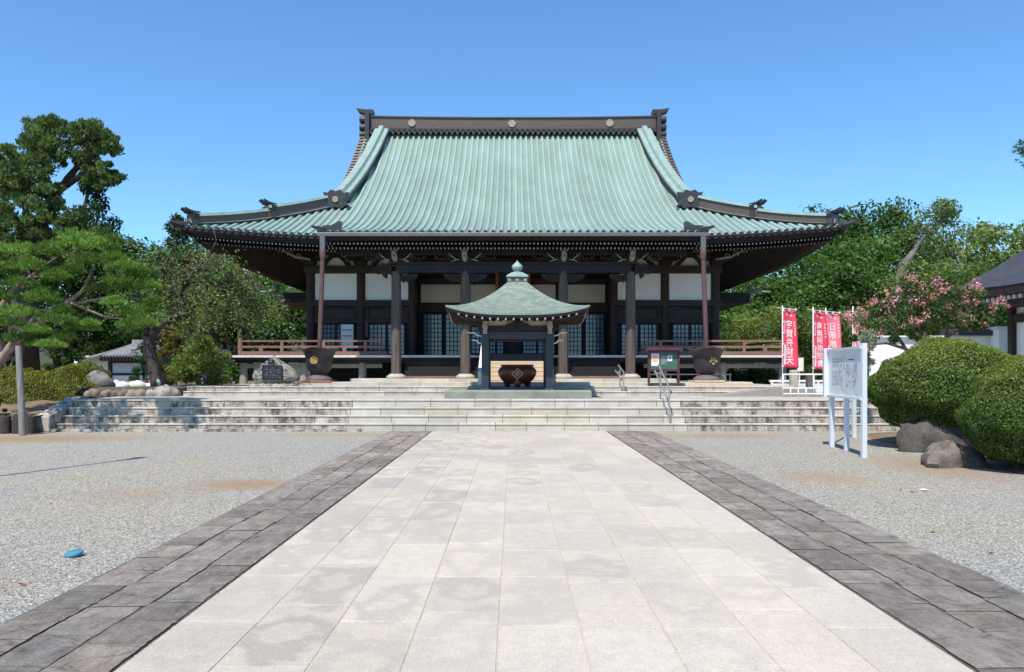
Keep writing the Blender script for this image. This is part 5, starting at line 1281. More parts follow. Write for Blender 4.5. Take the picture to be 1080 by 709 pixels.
def banner(label, base, pole_h, z_top, L, W_, ang, mat, text, bow=0.05, side=True, text_cols=True):
    z_top -= base[2]
    # banner in local coordinates: pole at origin, cloth along +x
    t = thing('banner', label, 'banner', base, ang, BANNERS)
    MB().tube([(0, 0, 0), (0, 0, pole_h)], 0.016, 8).build('pole', M['white_paint'], t, local=True, smooth=True)
    MB().tube([(-0.22, 0, z_top + 0.07), (W_ + 0.03, 0, z_top + 0.02)], 0.009, 6).build('crossbar', M['white_paint'], t, local=True)
    def by(u, v): return bow * math.sin(u * 2.6 + v * 2.2) * (0.4 + u) + 0.012 * math.sin(v * 7 + u * 3)
    def sw(v): return 0.03 * math.sin(v * 2.0)
    rows = [[(0.035 + u * (W_ - 0.04) + sw(v) * u, by(u, v), z_top - v * L - 0.02 * u) for u in np.linspace(0, 1, 9)] for v in np.linspace(0, 1, 25)]
    cl = MB().grid(rows).build('cloth', mat, t, local=True, smooth=True)
    sm = cl.modifiers.new('thick', 'SOLIDIFY'); sm.thickness = 0.004
    tb = MB()
    for v in np.linspace(0.01, 0.98, 6): tb.box(-0.02, 0.05, -0.012, 0.012, z_top - v * L - 0.022, z_top - v * L + 0.022)
    for u in (0.08, 0.5, 0.95): tb.box(u * W_ - 0.02, u * W_ + 0.02, -0.012, 0.012, z_top - 0.01, z_top + 0.06)
    tb.build('loop', M['white_print'], t, local=True)
    pr = MB()
    def put(ch, u, v, size):
        V, Fc = glyph(ch)
        if not V: return
        vs = []
        for x, y, z in V:
            uu = u + x * size / W_; vv = v - y * size / L
            vs.append((0.035 + uu * (W_ - 0.04) + sw(vv) * uu, by(uu, vv) - 0.006 - z * 0.3, z_top - vv * L - 0.02 * uu))
        pr.add(vs, Fc)
    put('奉', 0.34, 0.075, 0.10); put('納', 0.66, 0.075, 0.10)
    n_ = len(text); step = (0.96 - 0.17) / n_
    for i, ch in enumerate(text): put(ch, 0.47, 0.17 + step * (i + 0.45), min(0.27, step * L * 0.98))
    def bars(u, v0, v1, n, wd):
        for i in range(n):
            vv = v0 + (v1 - v0) * (i + 0.5) / n
            for dd in (-0.3, 0.0, 0.3):
                h2 = (v1 - v0) / n * L
                x_ = 0.035 + u * (W_ - 0.04) + sw(vv) * u; z_ = z_top - vv * L + dd * h2 * 0.8; y_ = by(u, vv) - 0.008
                pr.box(x_ - wd / 2, x_ + wd / 2, y_ - 0.001, y_ + 0.001, z_ - h2 * 0.09, z_ + h2 * 0.09)
            pr.box(x_ - wd * 0.1, x_ + wd * 0.1, y_ - 0.002, y_ + 0.0015, z_ - h2 * 0.25 - 0.0, z_ + h2 * 0.1)
    if side:
        bars(0.86, 0.19, 0.46, 5, 0.055); bars(0.14, 0.17, 0.42, 8, 0.03)
        for v0, v1 in ((0.60, 0.95),):
            rows2 = [[(0.035 + u * (W_ - 0.04) + sw(v) * u, by(u, v) - 0.007, z_top - v * L - 0.02 * u) for u in (0.07, 0.13, 0.20)] for v in np.linspace(v0, v1, 8)]
            pr.grid(rows2)
    pr.build('lettering', M['white_print'], cl, local=True)
    return t
def gz(px, d, z): return ((px - CX) * d / F, d, z)
banner('bright red banner with white lettering, first from the left at the ramp', gz(825.3, 23.9, T1), 2.74, 3.42, 1.72, 0.52, R(22), M['red_cloth'], '宇賀弁財天')
banner('red banner half hidden by the signboard, second from the left', gz(857.6, 23.9, T1), 2.70, 3.36, 1.72, 0.52, R(22), M['red_cloth'], '南無阿弥陀佛')
banner('faded pink-red banner overlapped by its brighter red neighbour', gz(870.8, 25.4, T1 + .1), 2.7, 3.43, 1.72, 0.52, R(12), M['pink_cloth'], '日限地蔵尊')
banner('faded banner partly covered by crape myrtle blossom, farthest right', gz(899.5, 24.8, T1), 2.8, 3.38, 1.5, 0.52, R(15), M['pink_cloth'], '南無阿弥陀佛')
WF = thing('pipe_fence', 'low white pipe fence at the foot of the red banners', 'fence', (8.1, 23.75, T1))
x0, x1, y = 8.05, 10.6, 23.75
for z in (T1 + 0.10, T1 + 0.27, T1 + 0.68): MB().tube([(x0, y, z), (x1, y, z)], 0.022, 8).build('rail', M['white_paint'], WF, smooth=True)
k = 0; x = x0
while x <= x1 + 0.01:
    MB().tube([(x, y, T1 - 0.0), (x, y, T1 + (0.70 if k % 4 == 0 else 0.28))], 0.02, 8).build('post', M['white_paint'], WF, smooth=True); x += 0.23; k += 1
# pieces behind the fence: blue-white low fence, two granite posts, small white sign
bf = thing('low_fence', 'pale blue-grey low fence beyond the banner stands', 'fence', (9.4, 27.5, T1))
for a, b in ((8.9, 11.2),):
    MB().box(a, b, 27.5, 27.56, T1 + .05, T1 + 0.36).build('panel', M['pale_blue_paint'], bf); MB().box(a - .03, b + .03, 27.47, 27.59, T1 + 0.40, T1 + 0.47).build('top_rail', M['white_paint'], bf)
    for x in (8.9, 9.7, 10.5, 11.15): MB().box(x, x + 0.06, 27.44, 27.50, T1, T1 + 0.47).build('post', M['white_paint'], bf)
mb = MB().bev(9.30, 9.52, 26.6, 26.82, T1, 1.62, 0.03); mb.bev(9.22, 9.60, 26.55, 26.87, T1, T1 + 0.2, 0.02)
solo(mb, 'granite_post', M['stone_base'], 'slim pale granite post standing behind the first red banner', 'post', loc=(9.4, 26.7, T1))
mb = MB().bev(9.40, 9.58, 25.4, 25.58, T1, 1.52, 0.02)
solo(mb, 'stone_marker', M['iron_purple'], 'pinkish grey square stone marker between the first two banners', 'marker', loc=(9.5, 25.5, T1))
sg = thing('small_sign', 'small white sign on a white pole right of the first banner', 'sign', (9.3, 26, T1))
MB().tube([(9.35, 26, T1), (9.35, 26, 2.0)], 0.022, 8).build('pole', M['white_paint'], sg); MB().box(9.27, 9.45, 25.95, 25.985, 1.58, 2.02).build('plate', M['paper'], sg); MB().box(9.452, 9.475, 25.95, 25.985, 1.58, 2.02).build('edge', M['gold_pale'], sg)
# white rails under the right veranda
wr = thing('pipe_rail', 'low pale grey pipe rail in front of the right underfloor', 'railing', (6, 28.6, T2))
for z in (T2 + .12, T2 + 0.36): MB().tube([(4.9, 28.8, z), (7.9, 28.8, z)], 0.02, 8).build('rail', M['gutter'], wr)
for x in (4.95, 5.7, 6.9, 7.35, 7.85): MB().tube([(x, 28.8, T2), (x, 28.8, T2 + 0.38)], 0.024, 8).build('post', M['gutter'], wr)

# ================================================================== SIGNBOARD (right)
A = Vector((6.70, 16.85, 0)); B = Vector((6.42, 14.5, 0)); dv = (B - A).normalized(); nv = Vector((-dv.y, dv.x, 0)); nv = nv if nv.x < 0 else -nv
SB = thing('signboard', 'grey-white framed information signboard on pale metal legs before the hedges', 'signboard', (6.55, 15.6, 0))
def along(t, off, z): 
    q = A + (B - A) * t + nv * off; return Vector((q.x, q.y, z))
def slab(name, t0, t1, o0, o1, z0, z1, mat, parent, z0b=None, z1b=None):
    z0b = z0 if z0b is None else z0b; z1b = z1 if z1b is None else z1b
    vs = [along(t0, o0, z0), along(t1, o0, z0b), along(t1, o1, z0b), along(t0, o1, z0), along(t0, o0, z1), along(t1, o0, z1b), along(t1, o1, z1b), along(t0, o1, z1)]
    return MB().add(vs, [(0, 3, 2, 1), (4, 5, 6, 7), (0, 1, 5, 4), (1, 2, 6, 5), (2, 3, 7, 6), (3, 0, 4, 7)]).build(name, mat, parent)
Z0, Z1 = 1.06, 2.05
slab('panel', 0.045, 0.965, 0.0, 0.05, Z0 + 0.04, Z1 - 0.05, M['panel'], SB)
slab('frame', 0.02, 0.99, -0.02, 0.085, Z1 - 0.05, Z1, M['pale_blue_paint'], SB); slab('frame', 0.02, 0.99, -0.02, 0.085, Z0, Z0 + 0.04, M['pale_blue_paint'], SB)
slab('frame', 0.0, 0.045, -0.03, 0.14, Z0 - 0.02, Z1 + 0.02, M['pale_blue_paint'], SB)
for t_, o_ in ((0.985, 0.02), (0.42, -0.06), (0.10, 0.02)):
    q = along(t_, o_, 0); MB().box(q.x - 0.042, q.x + 0.042, q.y - 0.05, q.y + 0.05, 0, (Z1 + 0.05) if t_ > 0.9 else Z0 + 0.01).build('leg', M['pale_blue_paint'], SB, bevel=0.006)
for X_, Y_ in ((7.62, 18.2), (8.05, 18.8)): MB().box(X_ - 0.04, X_ + 0.04, Y_ - 0.05, Y_ + 0.05, 0, 1.9).build('leg', M['pale_blue_paint'], SB, bevel=0.006)
MB().bar((7.62, 18.2, 1.85), tuple(along(0.1, -0.05, 1.85)), 0.05, 0.05).build('brace', M['pale_blue_paint'], SB); MB().bar((8.05, 18.8, 1.85), (7.62, 18.2, 1.85), 0.05, 0.05).build('brace', M['pale_blue_paint'], SB)
pk = MB(); pm = MB(); pw = MB()
def patch(mb_, t0, t1, z0, z1, o=0.0535): mb_.add([along(t0, o, z0), along(t1, o, z0), along(t1, o, z1), along(t0, o, z1)], [(0, 1, 2, 3)])
for r_ in range(20):      # lines of faded small print
    z = 1.84 - r_ * 0.028
    if r_ in (7, 8): continue
    t = 0.15
    te_ = 0.46 if r_ < 7 else 0.47
    while t < te_:
        w2 = random.uniform(0.006, 0.02)
        if random.random() < 0.8: patch(pk, t, min(t + w2, te_), z, z + 0.009)
        t += w2 + 0.006
for r_ in range(5): patch(pk, 0.505, 0.52, 1.86 - r_ * 0.055, 1.89 - r_ * 0.055)
for k in range(8): patch(pk, 0.62 + k * 0.022, 0.636 + k * 0.022, 1.80, 1.825)
for k in range(60):
    t = random.gauss(0.60 if k % 2 else 0.80, 0.045); z = random.uniform(1.25, 1.72)
    patch(pm, t, t + random.uniform(0.01, 0.035), z, z + random.uniform(0.01, 0.05), 0.0525 + 0.0001 * (k % 5))
patch(pm, 0.78, 0.86, 1.58, 1.72, 0.0531)
def road(pts_):
    for (t0, z0), (t1, z1) in zip(pts_[:-1], pts_[1:]):
        pw.add([along(t0, 0.0545, z0), along(t0 + 0.035, 0.0545, z0), along(t1 + 0.035, 0.0545, z1), along(t1, 0.0545, z1)], [(0, 1, 2, 3)])
road([(0.40, 1.78), (0.34, 1.6), (0.34, 1.45), (0.40, 1.32), (0.52, 1.2), (0.68, 1.12)]); road([(0.90, 1.76), (0.76, 1.74), (0.71, 1.6), (0.71, 1.4), (0.76, 1.25), (0.88, 1.12)])
pk.build('small_print', M['ink'], SB); pm.build('map_print', M['ink_mauve'], SB); pw.build('map_roads', M['ink_pale'], SB)

# ================================================================== VEGETATION BUILDERS
def branch_points(p0, d0, L, n, droop=0.0, wob=0.25):
    pts = [Vector(p0)]; d = Vector(d0).normalized()
    for i in range(n):
        d = (d + Vector((random.gauss(0, wob), random.gauss(0, wob), random.gauss(0, wob) - droop)) * 0.5).normalized()
        pts.append(pts[-1] + d * (L / n))
    return pts
TREEMESH = {}
def tree_proto(kind, h, rx, base_frac, base, leaf, per, nclump, crad, seed, bark='bark', cone=False, gaps=0.0, colv=0.22):
    """a whole tree in local coordinates, trunk base at the origin"""
    global RNG
    random.seed(seed); RNG = np.random.default_rng(seed)
    t = thing('tree', 'x', 'tree')
    tr = MB()
    top = h * (0.95 if cone else 0.8)
    tp = [Vector((0, 0, -0.3))] + [Vector((random.gauss(0, 0.04 * h * i / 6), random.gauss(0, 0.04 * h * i / 6), top * i / 6)) for i in range(1, 7)]
    tr.tube(tp, [h * 0.032 * (1 - 0.13 * i) for i in range(7)], 9, jit=0.08)
    clumps = []
    for k in range(nclump):
        if cone:
            f = base_frac + (1 - base_frac) * random.random() ** 1.15; rr = rx * (1.06 - (f - base_frac) / (1 - base_frac)) ** 0.8 * random.uniform(0.55, 1.0)
            a = random.uniform(0, 6.283); c = Vector((rr * math.cos(a), rr * math.sin(a), f * h - 0.25 * rr)); cr = crad * (0.55 + 0.55 * (1 - f))
        else:
            while True:
                q = Vector((random.uniform(-1, 1), random.uniform(-1, 1), random.uniform(-1, 1)))
                if 0.35 < q.length < 1.0: break
            q = q * (0.9 + 0.25 * random.random())
            hz = h * (1 - base_frac) / 2; c = Vector((q.x * rx, q.y * rx, h * base_frac + hz + q.z * (hz - crad * 0.5))); cr = crad * random.uniform(0.6, 1.25)
        clumps.append((tuple(c), (cr, cr, cr * 0.78)))
        if k % 3 == 0:
            j = random.randint(2, 5); s0 = tp[j]
            mid = (s0 + c) / 2 + Vector((0, 0, -0.06 * h)); tr.tube([s0, mid, c], [h * 0.010, h * 0.006, h * 0.002], 5)
    tr.build('trunk', M[bark], t, smooth=True)
    p, n_, L, W_, c_ = clump_leaves(clumps, per, leaf, base, cv=colv)
    leaf_object('crown', p, n_, L, W_, c_, LEAF, t)
    t['h'] = h
    return t

G_DARK = (0.060, 0.118, 0.027); G_MID = (0.092, 0.170, 0.038); G_OLIVE = (0.150, 0.195, 0.06); G_YEL = (0.205, 0.26, 0.07); G_PALE = (0.155, 0.205, 0.08); G_RUST = (0.14, 0.115, 0.045)
protos = {
    'dark': tree_proto('dark', 11, 3.4, 0.22, G_DARK, 0.26, 210, 46, 1.15, 101),
    'mid': tree_proto('mid', 10, 3.8, 0.2, G_MID, 0.26, 210, 46, 1.2, 102),
    'olive': tree_proto('olive', 10, 3.6, 0.2, G_OLIVE, 0.24, 220, 44, 1.1, 103),
    'yellow': tree_proto('yellow', 9, 4.2, 0.18, G_YEL, 0.24, 220, 46, 1.2, 104),
    'cone': tree_proto('cone', 13, 3.2, 0.1, (0.030, 0.062, 0.022), 0.24, 190, 60, 1.0, 105, cone=True),
    'pale': tree_proto('pale', 9, 2.6, 0.25, G_PALE, 0.22, 150, 34, 0.85, 106, 'bark_pale'),
    'rust': tree_proto('rust', 8, 2.6, 0.2, G_RUST, 0.22, 180, 34, 0.95, 107),
}
KIND_WORDS = {'dark': 'dark green bushy broadleaf tree', 'mid': 'mid green broadleaf tree', 'olive': 'olive green tree', 'yellow': 'yellow-green rounded tree', 'cone': 'dark pointed conifer', 'pale': 'thin greyish green tree', 'rust': 'rust-tinged green tree'}
used = set()
def hill(x, y):
    t = min(max((y - 60) / 45, 0), 1); return 0.7 + 7.5 * t * t * (3 - 2 * t) * (1.0 if x > 0 else 0.75)
def place(kind, px, top_py, d, sc, where, rz=None):
    """a tree whose top reaches row top_py at column px and depth d"""
    x = (px - CX) * d / F; ztop = CAMZ + (HZ - top_py) * d / F
    pr = protos[kind]; o = pr if kind not in used else copy_tree(pr); used.add(kind)
    zb = hill(x, d)
    hh = ztop - zb; s = hh / pr['h']; 
    o.location = (x, d, zb - 0.1); o.scale = (sc * s ** 0.5, sc * s ** 0.5, s); o.rotation_euler = (0, 0, random.uniform(0, 6.28) if rz is None else rz)
    tag(o, KIND_WORDS[kind] + ' ' + where, 'tree', 'wooded slope behind the temple'); o.name = {'cone': 'conifer_tree'}.get(kind, 'broadleaf_tree')
    return o
random.seed(55)
# hill under the woods
rows = []
for y in np.linspace(61, 140, 24): rows.append([(x, y, hill(x, y) - 0.05 + 0.3 * math.sin(x * 0.3 + y * 0.2)) for x in np.linspace(-110, 110, 60)])
struct(MB().grid(rows), 'hillside', surf('leaf_litter', (0.06, 0.07, 0.03), (0.035, 0.04, 0.02), 0.95, 0.5, 12, 0.6, 0.4, 0.05), smooth=True)
W1 = 'on the slope '
TR = [ # right slope
    ('dark', 880, 216, 64, 1.0, W1 + 'behind the right roof corner'), ('dark', 932, 209, 62, 0.8, W1 + 'as the tallest dark crown'),
    ('mid', 905, 246, 58, 1.1, W1 + 'below the tallest dark crown'), ('pale', 1002, 219, 60, 0.75, W1 + 'with an open leaning crown'),
    ('yellow', 1040, 229, 66, 1.25, W1 + 'above the dark slate roof'), ('yellow', 1092, 226, 64, 1.2, W1 + 'at the right edge'),
    ('olive', 968, 250, 62, 1.15, W1 + 'left of the open leaning crown'), ('olive', 1010, 262, 56, 1.0, W1 + 'behind the pink crape myrtle'),
    ('mid', 850, 258, 56, 1.1, W1 + 'under the tip of the right eave'), ('dark', 885, 275, 53, 1.1, W1 + 'above the red banners'),
    ('olive', 940, 272, 52, 1.1, W1 + 'between banners and crape myrtle'), ('dark', 985, 285, 50, 0.9, W1 + 'low behind the crape myrtle'),
    ('yellow', 815, 318, 46, 0.85, 'close behind the right veranda railing'), ('olive', 858, 312, 45, 0.8, 'close behind the left two banners'), ('mid', 812, 290, 54, 1.0, W1 + 'seen under the right eave'),
    ('mid', 895, 325, 46, 0.8, 'low behind the pink banners'), ('dark', 930, 320, 45, 0.8, 'low and shady left of the myrtle'), ('olive', 1050, 265, 54, 1.0, W1 + 'just above the slate roof'),
    ('mid', 790, 330, 50, 0.8, 'low between hall and right railing'), ('dark', 1075, 262, 50, 1, W1 + 'hidden by the slate roof'),
    # left slope
    ('cone', 100, 178, 62, 1.0, 'rising behind the big old juniper'), ('cone', 187, 230, 56, 0.85, 'left of the hall roof corner'), ('rust', 222, 250, 52, 0.9, 'below the left roof corner'),
    ('dark', 140, 250, 66, 1.1, W1 + 'between juniper and hall'), ('mid', 170, 268, 64, 1.0, W1 + 'behind the bare cherry'), ('dark', 118, 285, 63, 1.0, W1 + 'behind the pine'),
    ('olive', 258, 262, 58, 0.95, W1 + 'under the left eave'), ('mid', 300, 285, 56, 0.85, 'beside the left wall of the hall'), ('olive', 238, 305, 57, 0.8, 'behind the left veranda corner'),
    ('dark', 206, 248, 61, 0.9, 'filling the gap under the left roof corner'),
    ('dark', 60, 255, 62, 1.1, W1 + 'behind the juniper trunk'), ('dark', 10, 250, 60, 1.2, W1 + 'at the left edge'), ('mid', 205, 305, 58, 0.85, 'behind the bamboo shrubs'),
    ('dark', 285, 335, 54, 0.6, 'low and dense behind the left railing'), ('dark', 88, 310, 61, 0.8, 'low behind the small white building'),
    ('olive', 332, 290, 60, 0.9, 'in the gap beside the left hall corner'), ('mid', 772, 280, 60, 0.9, 'in the gap beside the right hall corner'), ('dark', 160, 330, 62, 0.9, 'low between cherry trunk and white building'),
]
for a in TR: place(*a)

# leaning dead-ish trunk on the right slope
lt = thing('leaning_tree', 'tree with a bare leaning grey trunk on the right slope', 'tree', (30, 56, 4))
q = [P(952, 281, 55), P(962, 268, 55), P(970, 254, 55), P(984, 240, 55), P(1000, 224, 55)]
MB().tube([q[0] + Vector((-1.2, 0, -4))] + q, [0.3, 0.27, 0.22, 0.18, 0.13, 0.06], 8, jit=0.08).build('trunk', surf('weathered_bark', (0.22, 0.195, 0.16), (0.12, 0.105, 0.085), 0.9, 3, 20, 0.6, 0.4), lt, smooth=True)
cl = [(tuple(P(px, py, 55 + random.uniform(-1, 1))), r) for px, py, r in ((985, 232, 0.9), (996, 224, 0.9), (975, 236, 0.9), (1003, 230, 0.6), (968, 246, 0.7), (990, 221, 0.6), (960, 252, 0.7), (1000, 219, 0.5))]
p_, n_, L, W_, c_ = clump_leaves(cl, 200, 0.22, G_PALE); o = leaf_object('crown', p_, n_, L, W_, c_, LEAF); o.data.transform(Matrix.Translation((-30, -56, -4))); o.parent = lt

# ---- old juniper, left
def wleaf(name, parent, data, mat):
    p, n_, L, W_, c_ = data; o = leaf_object(name, np.asarray(p) - np.array(origin(parent))[None], n_, L, W_, c_, mat, parent); return o
JD = 31.0
JU = thing('juniper_tree', 'huge old juniper with clumped dark foliage and a leaning trunk', 'tree', (P(20, 400, JD).x, JD, 0.9))
jt = MB()
jt.tube([P(24, 405, JD), P(25, 340, JD), P(28, 290, JD), P(36, 250, JD), P(52, 215, JD), P(70, 190, JD), P(90, 165, JD)], [0.65, 0.50, 0.40, 0.29, 0.19, 0.11, 0.05], 10, jit=0.1)
for a in ([(30, 280), (12, 255), (0, 235)], [(36, 250), (25, 215), (20, 180)], [(52, 215), (45, 180), (50, 150)], [(60, 203), (85, 185), (110, 180), (122, 192)], [(70, 190), (95, 160), (110, 145)], [(33, 262), (55, 250), (75, 255)], [(28, 290), (50, 280), (70, 278)]):
    pts = [P(x, y, JD + random.uniform(-0.6, 0.6)) for x, y in a]; jt.tube(pts, [0.12 * (1 - 0.8 * i / (len(pts) - 1)) + 0.02 for i in range(len(pts))], 7, jit=0.1)
jt.build('trunk', M['bark'], JU, smooth=True)
jc = [(38, 133, 11), (55, 130, 10), (62, 136, 8), (47, 143, 12), (35, 148, 12), (28, 158, 12), (58, 153, 12), (44, 160, 12), (30, 172, 13), (14, 165, 11), (4, 160, 9), (10, 178, 14), (48, 175, 12), (60, 168, 10), (78, 140, 9), (90, 134, 9), (100, 138, 10), (110, 143, 9), (118, 152, 8), (92, 148, 11), (80, 156, 10), (105, 155, 10), (120, 158, 7), (94, 163, 8), (86, 168, 8), (100, 171, 7), (110, 176, 7), (108, 188, 7), (124, 190, 7), (118, 186, 6), (92, 180, 6), (93, 188, 5), (106, 194, 5), (20, 190, 14), (35, 188, 12), (5, 196, 12), (48, 192, 10), (12, 212, 14), (28, 208, 13), (42, 210, 12), (56, 202, 8), (5, 228, 13), (20, 230, 14), (38, 226, 12), (52, 222, 10), (62, 215, 7), (8, 246, 13), (3, 262, 13), (16, 262, 12), (50, 238, 12), (66, 235, 11), (80, 232, 11), (44, 252, 10), (60, 250, 12), (76, 248, 12), (92, 245, 11), (45, 268, 11), (62, 266, 12), (80, 264, 11), (98, 258, 10), (112, 262, 9), (106, 248, 8), (120, 258, 7), (-12, 180, 14), (-15, 205, 14), (-14, 232, 14), (-12, 260, 14), (-25, 190, 14), (-28, 220, 14), (-26, 250, 14), (36, 278, 9), (10, 280, 11), (26, 245, 8)]
cl = []
for px, py, r in jc:
    for _ in range(9):
        q = P(px + random.uniform(-r, r) * 0.9, py + random.uniform(-r, r) * 0.8, JD + random.uniform(-1.6, 1.6)); rr = r * JD / F * random.uniform(0.24, 0.50); cl.append((tuple(q), (rr, rr, rr * 0.85)))
p_, n_, L, W_, c_ = clump_leaves(cl, 140, 0.12, (0.115, 0.165, 0.058), up=0.9, var=0.3, cv=0.3, fuzz=0.28)
# pointed sprays: blades aligned outwards and upwards
ax = n_ + np.array([0, 0, 1.0]); rn = np.cross(ax, RNG.normal(size=ax.shape))
o = leaf_object('crown', np.asarray(p_) - np.array(origin(JU))[None], rn, L * 1.15, W_ * 0.75, c_, LEAF, JU, updir=ax)

# ---- pine, left foreground
PD = 20.6
PI = thing('pine_tree', 'spreading garden pine with flat needle pads and pinkish bent limbs', 'tree', (P(-26, 440, PD).x, PD, 0.25))
pt_ = MB()
def limb(pts, r0, r1, dd=0.0):
    q = [P(x, y, PD + dd + (z if True else 0)) for x, y, z in [(a + (0,))[:3] for a in pts]]
    n = len(q); pt_.tube([v + Vector((0, 0.15, 0)) for v in q], [0.62 * (r0 + (r1 - r0) * i / (n - 1)) for i in range(n)], 9, jit=0.1)
limb([(-28, 450), (-24, 420), (-14, 395), (2, 372), (20, 352), (40, 340), (55, 322)], 0.30, 0.11)
limb([(2, 372), (-10, 350), (-4, 325), (10, 305), (28, 292), (40, 282)], 0.20, 0.05)
limb([(22, 350), (38, 330), (62, 322), (72, 316), (84, 306), (92, 290), (98, 272)], 0.14, 0.04)
limb([(62, 322), (85, 318), (105, 314), (122, 312)], 0.06, 0.03)
limb([(70, 318), (88, 326), (108, 334), (126, 336), (144, 340)], 0.06, 0.022)
limb([(84, 306), (100, 298), (118, 292), (136, 284)], 0.055, 0.02)
limb([(40, 282), (60, 268), (80, 258)], 0.05, 0.02); limb([(28, 292), (45, 290), (66, 284)], 0.045, 0.02)
limb([(36, 300), (25, 285), (15, 270), (18, 262)], 0.06, 0.02); limb([(0, 330), (-20, 300), (-30, 270)], 0.1, 0.03)
pt_.build('trunk', M['bark_pine'], PI, smooth=True)
pads = [(90, 252, 26, 8), (112, 258, 18, 8), (70, 258, 20, 8), (18, 266, 24, 8), (-6, 262, 18, 8), (46, 266, 18, 8), (92, 276, 24, 9), (118, 272, 18, 8), (134, 282, 20, 9), (148, 290, 16, 7), (76, 284, 16, 8), (24, 280, 22, 8), (4, 285, 20, 8), (-18, 284, 20, 8), (56, 296, 16, 7), (128, 300, 20, 8), (150, 305, 16, 7), (106, 304, 14, 6), (20, 304, 26, 9), (45, 314, 22, 9), (2, 312, 20, 9), (66, 330, 14, 8), (26, 328, 28, 9), (54, 338, 22, 9), (80, 342, 20, 8), (4, 338, 18, 9), (38, 350, 18, 7), (96, 346, 10, 5), (142, 330, 20, 8), (152, 342, 14, 7), (132, 345, 14, 7), (124, 322, 14, 7), (160, 318, 10, 5), (20, 362, 18, 6), (48, 362, 18, 6), (66, 358, 12, 6), (0, 366, 14, 6), (-16, 330, 20, 9), (-20, 356, 18, 8)]
ps, dirs, cc = [], [], []
for px, py, rw, rh in pads:
    for _ in range(2):
        c = P(px + random.uniform(-rw, rw) * 0.35, py + random.uniform(-4, 4), PD + random.uniform(-0.9, 0.9)); rx, rz = rw * PD / F * 0.72, rh * PD / F * 0.88; tone = random.uniform(0.75, 1.3)
        for _ in range(95):
            a = random.uniform(0, 6.28); rr = math.sqrt(random.random()); z = (1 - rr * rr) * rz * random.uniform(-0.1, 1.15) + 0.12 * rz * math.sin(5 * a + px) - 0.2 * rz
            tuft = c + Vector((rx * rr * math.cos(a), rx * rr * math.sin(a) * 0.9, z)); out = Vector((math.cos(a) * rr * 0.9, math.sin(a) * rr * 0.9, 0.9))
            for _ in range(7):
                d = (out + Vector((random.gauss(0, 0.5), random.gauss(0, 0.5), random.gauss(0, 0.35)))).normalized()
                ps.append(tuft + d * 0.06); dirs.append(d); cc.append(tone)
n = len(ps); dirs = np.array(dirs); cols = tones(n, (0.15, 0.25, 0.05), 0.25, 0.12, np.array(cc))
leaf_object('needles', np.array(ps) - np.array(origin(PI))[None], np.cross(dirs, RNG.normal(size=(n, 3))), RNG.uniform(0.11, 0.19, n), 0.020, cols, NEEDLE, PI, updir=dirs)

# wooden prop of the pine
pp = MB(); pp.tube([P(24, 459, 19.7), P(22, 415, 19.75), P(19.5, 365, 19.8)], [0.085, 0.08, 0.072], 12)
solo(pp, 'prop_pole', surf('silvery_prop_timber', (0.28, 0.265, 0.245), (0.16, 0.15, 0.14), 0.85, 5, 50, 0.6, 0.3, 0.01, stretch=(3, 3, 0.3)), 'weathered grey wooden pole propping the pine', 'pole', loc=P(24, 459, 19.7), smooth=True, auto=40)

# ---- cherry tree with sparse drooping twigs
random.seed(21); RNG = np.random.default_rng(21)
CD = 25.6
CH = thing('cherry_tree', 'old cherry tree with a dark forked trunk and sparse grey twigs', 'tree', (P(166, 408, CD).x, CD, 1.05))
ct = MB()
ct.tube([P(170, 411, CD), P(166, 400, CD), P(161, 385, CD), P(158, 368, CD), P(157, 355, CD)], [0.36, 0.24, 0.19, 0.18, 0.18], 12, jit=0.1)
main = [[(157, 357), (148, 335), (140, 315), (138, 290)], [(158, 358), (166, 346), (180, 336), (192, 330), (204, 322), (220, 318)], [(180, 337), (188, 318), (194, 300), (206, 285), (222, 268)], [(192, 331), (196, 325), (188, 310), (178, 295), (172, 278)], [(204, 322), (225, 316), (246, 318), (262, 322)],
        [(194, 300), (212, 296), (232, 300), (252, 308)], [(206, 285), (228, 284), (250, 290), (272, 300)], [(222, 268), (228, 255), (226, 242)], [(222, 268), (238, 270), (250, 284)], [(212, 292), (235, 286), (258, 294)]]
tips = []
def in_outline(p):
    x, y = CX + p.x * F / p.y, HZ - (p.z - CAMZ) * F / p.y
    return y > 250 and y > 256 + (x - 225) * 0.72 and x < 305
for k, a in enumerate(main):
    dz = random.uniform(-1.0, 1.0); pts = [P(x, y, CD + dz * i / len(a)) for i, (x, y) in enumerate(a)]; n = len(pts)
    r0 = (0.12, 0.15, 0.10, 0.07, 0.05, 0.045, 0.045, 0.04, 0.04, 0.04)[k]
    ct.tube(pts, [r0 * (1 - 0.75 * i / (n - 1)) for i in range(n)], 8, jit=0.08)
    for i in range(1, n):
        for _ in range(5):
            b0 = pts[i - 1].lerp(pts[i], random.random()); d = (pts[i] - pts[i - 1]).normalized() + Vector((random.gauss(0.25, 0.5), random.gauss(0, 0.6), random.gauss(-0.12, 0.4)))
            bp = branch_points(b0, d, random.uniform(0.9, 2.0), 6, 0.22, 0.2)
            if not (in_outline(bp[-1]) and in_outline(bp[3])) and random.random() < 0.93: continue
            ct.tube(bp, [0.026, 0.022, 0.018, 0.014, 0.011, 0.008, 0.005], 5)
            tips += bp[2:]
            for _ in range(3):
                b1 = random.choice(bp[2:]); bq = branch_points(b1, (bp[-1] - bp[0]).normalized() + Vector((random.gauss(0, 0.5), random.gauss(0, 0.5), -0.1)), random.uniform(0.4, 0.9), 4, 0.35, 0.2); ct.tube(bq, [0.011, 0.009, 0.007, 0.005, 0.004], 4); tips += bq[1:]
ct.build('trunk', M['bark'], CH, smooth=True)
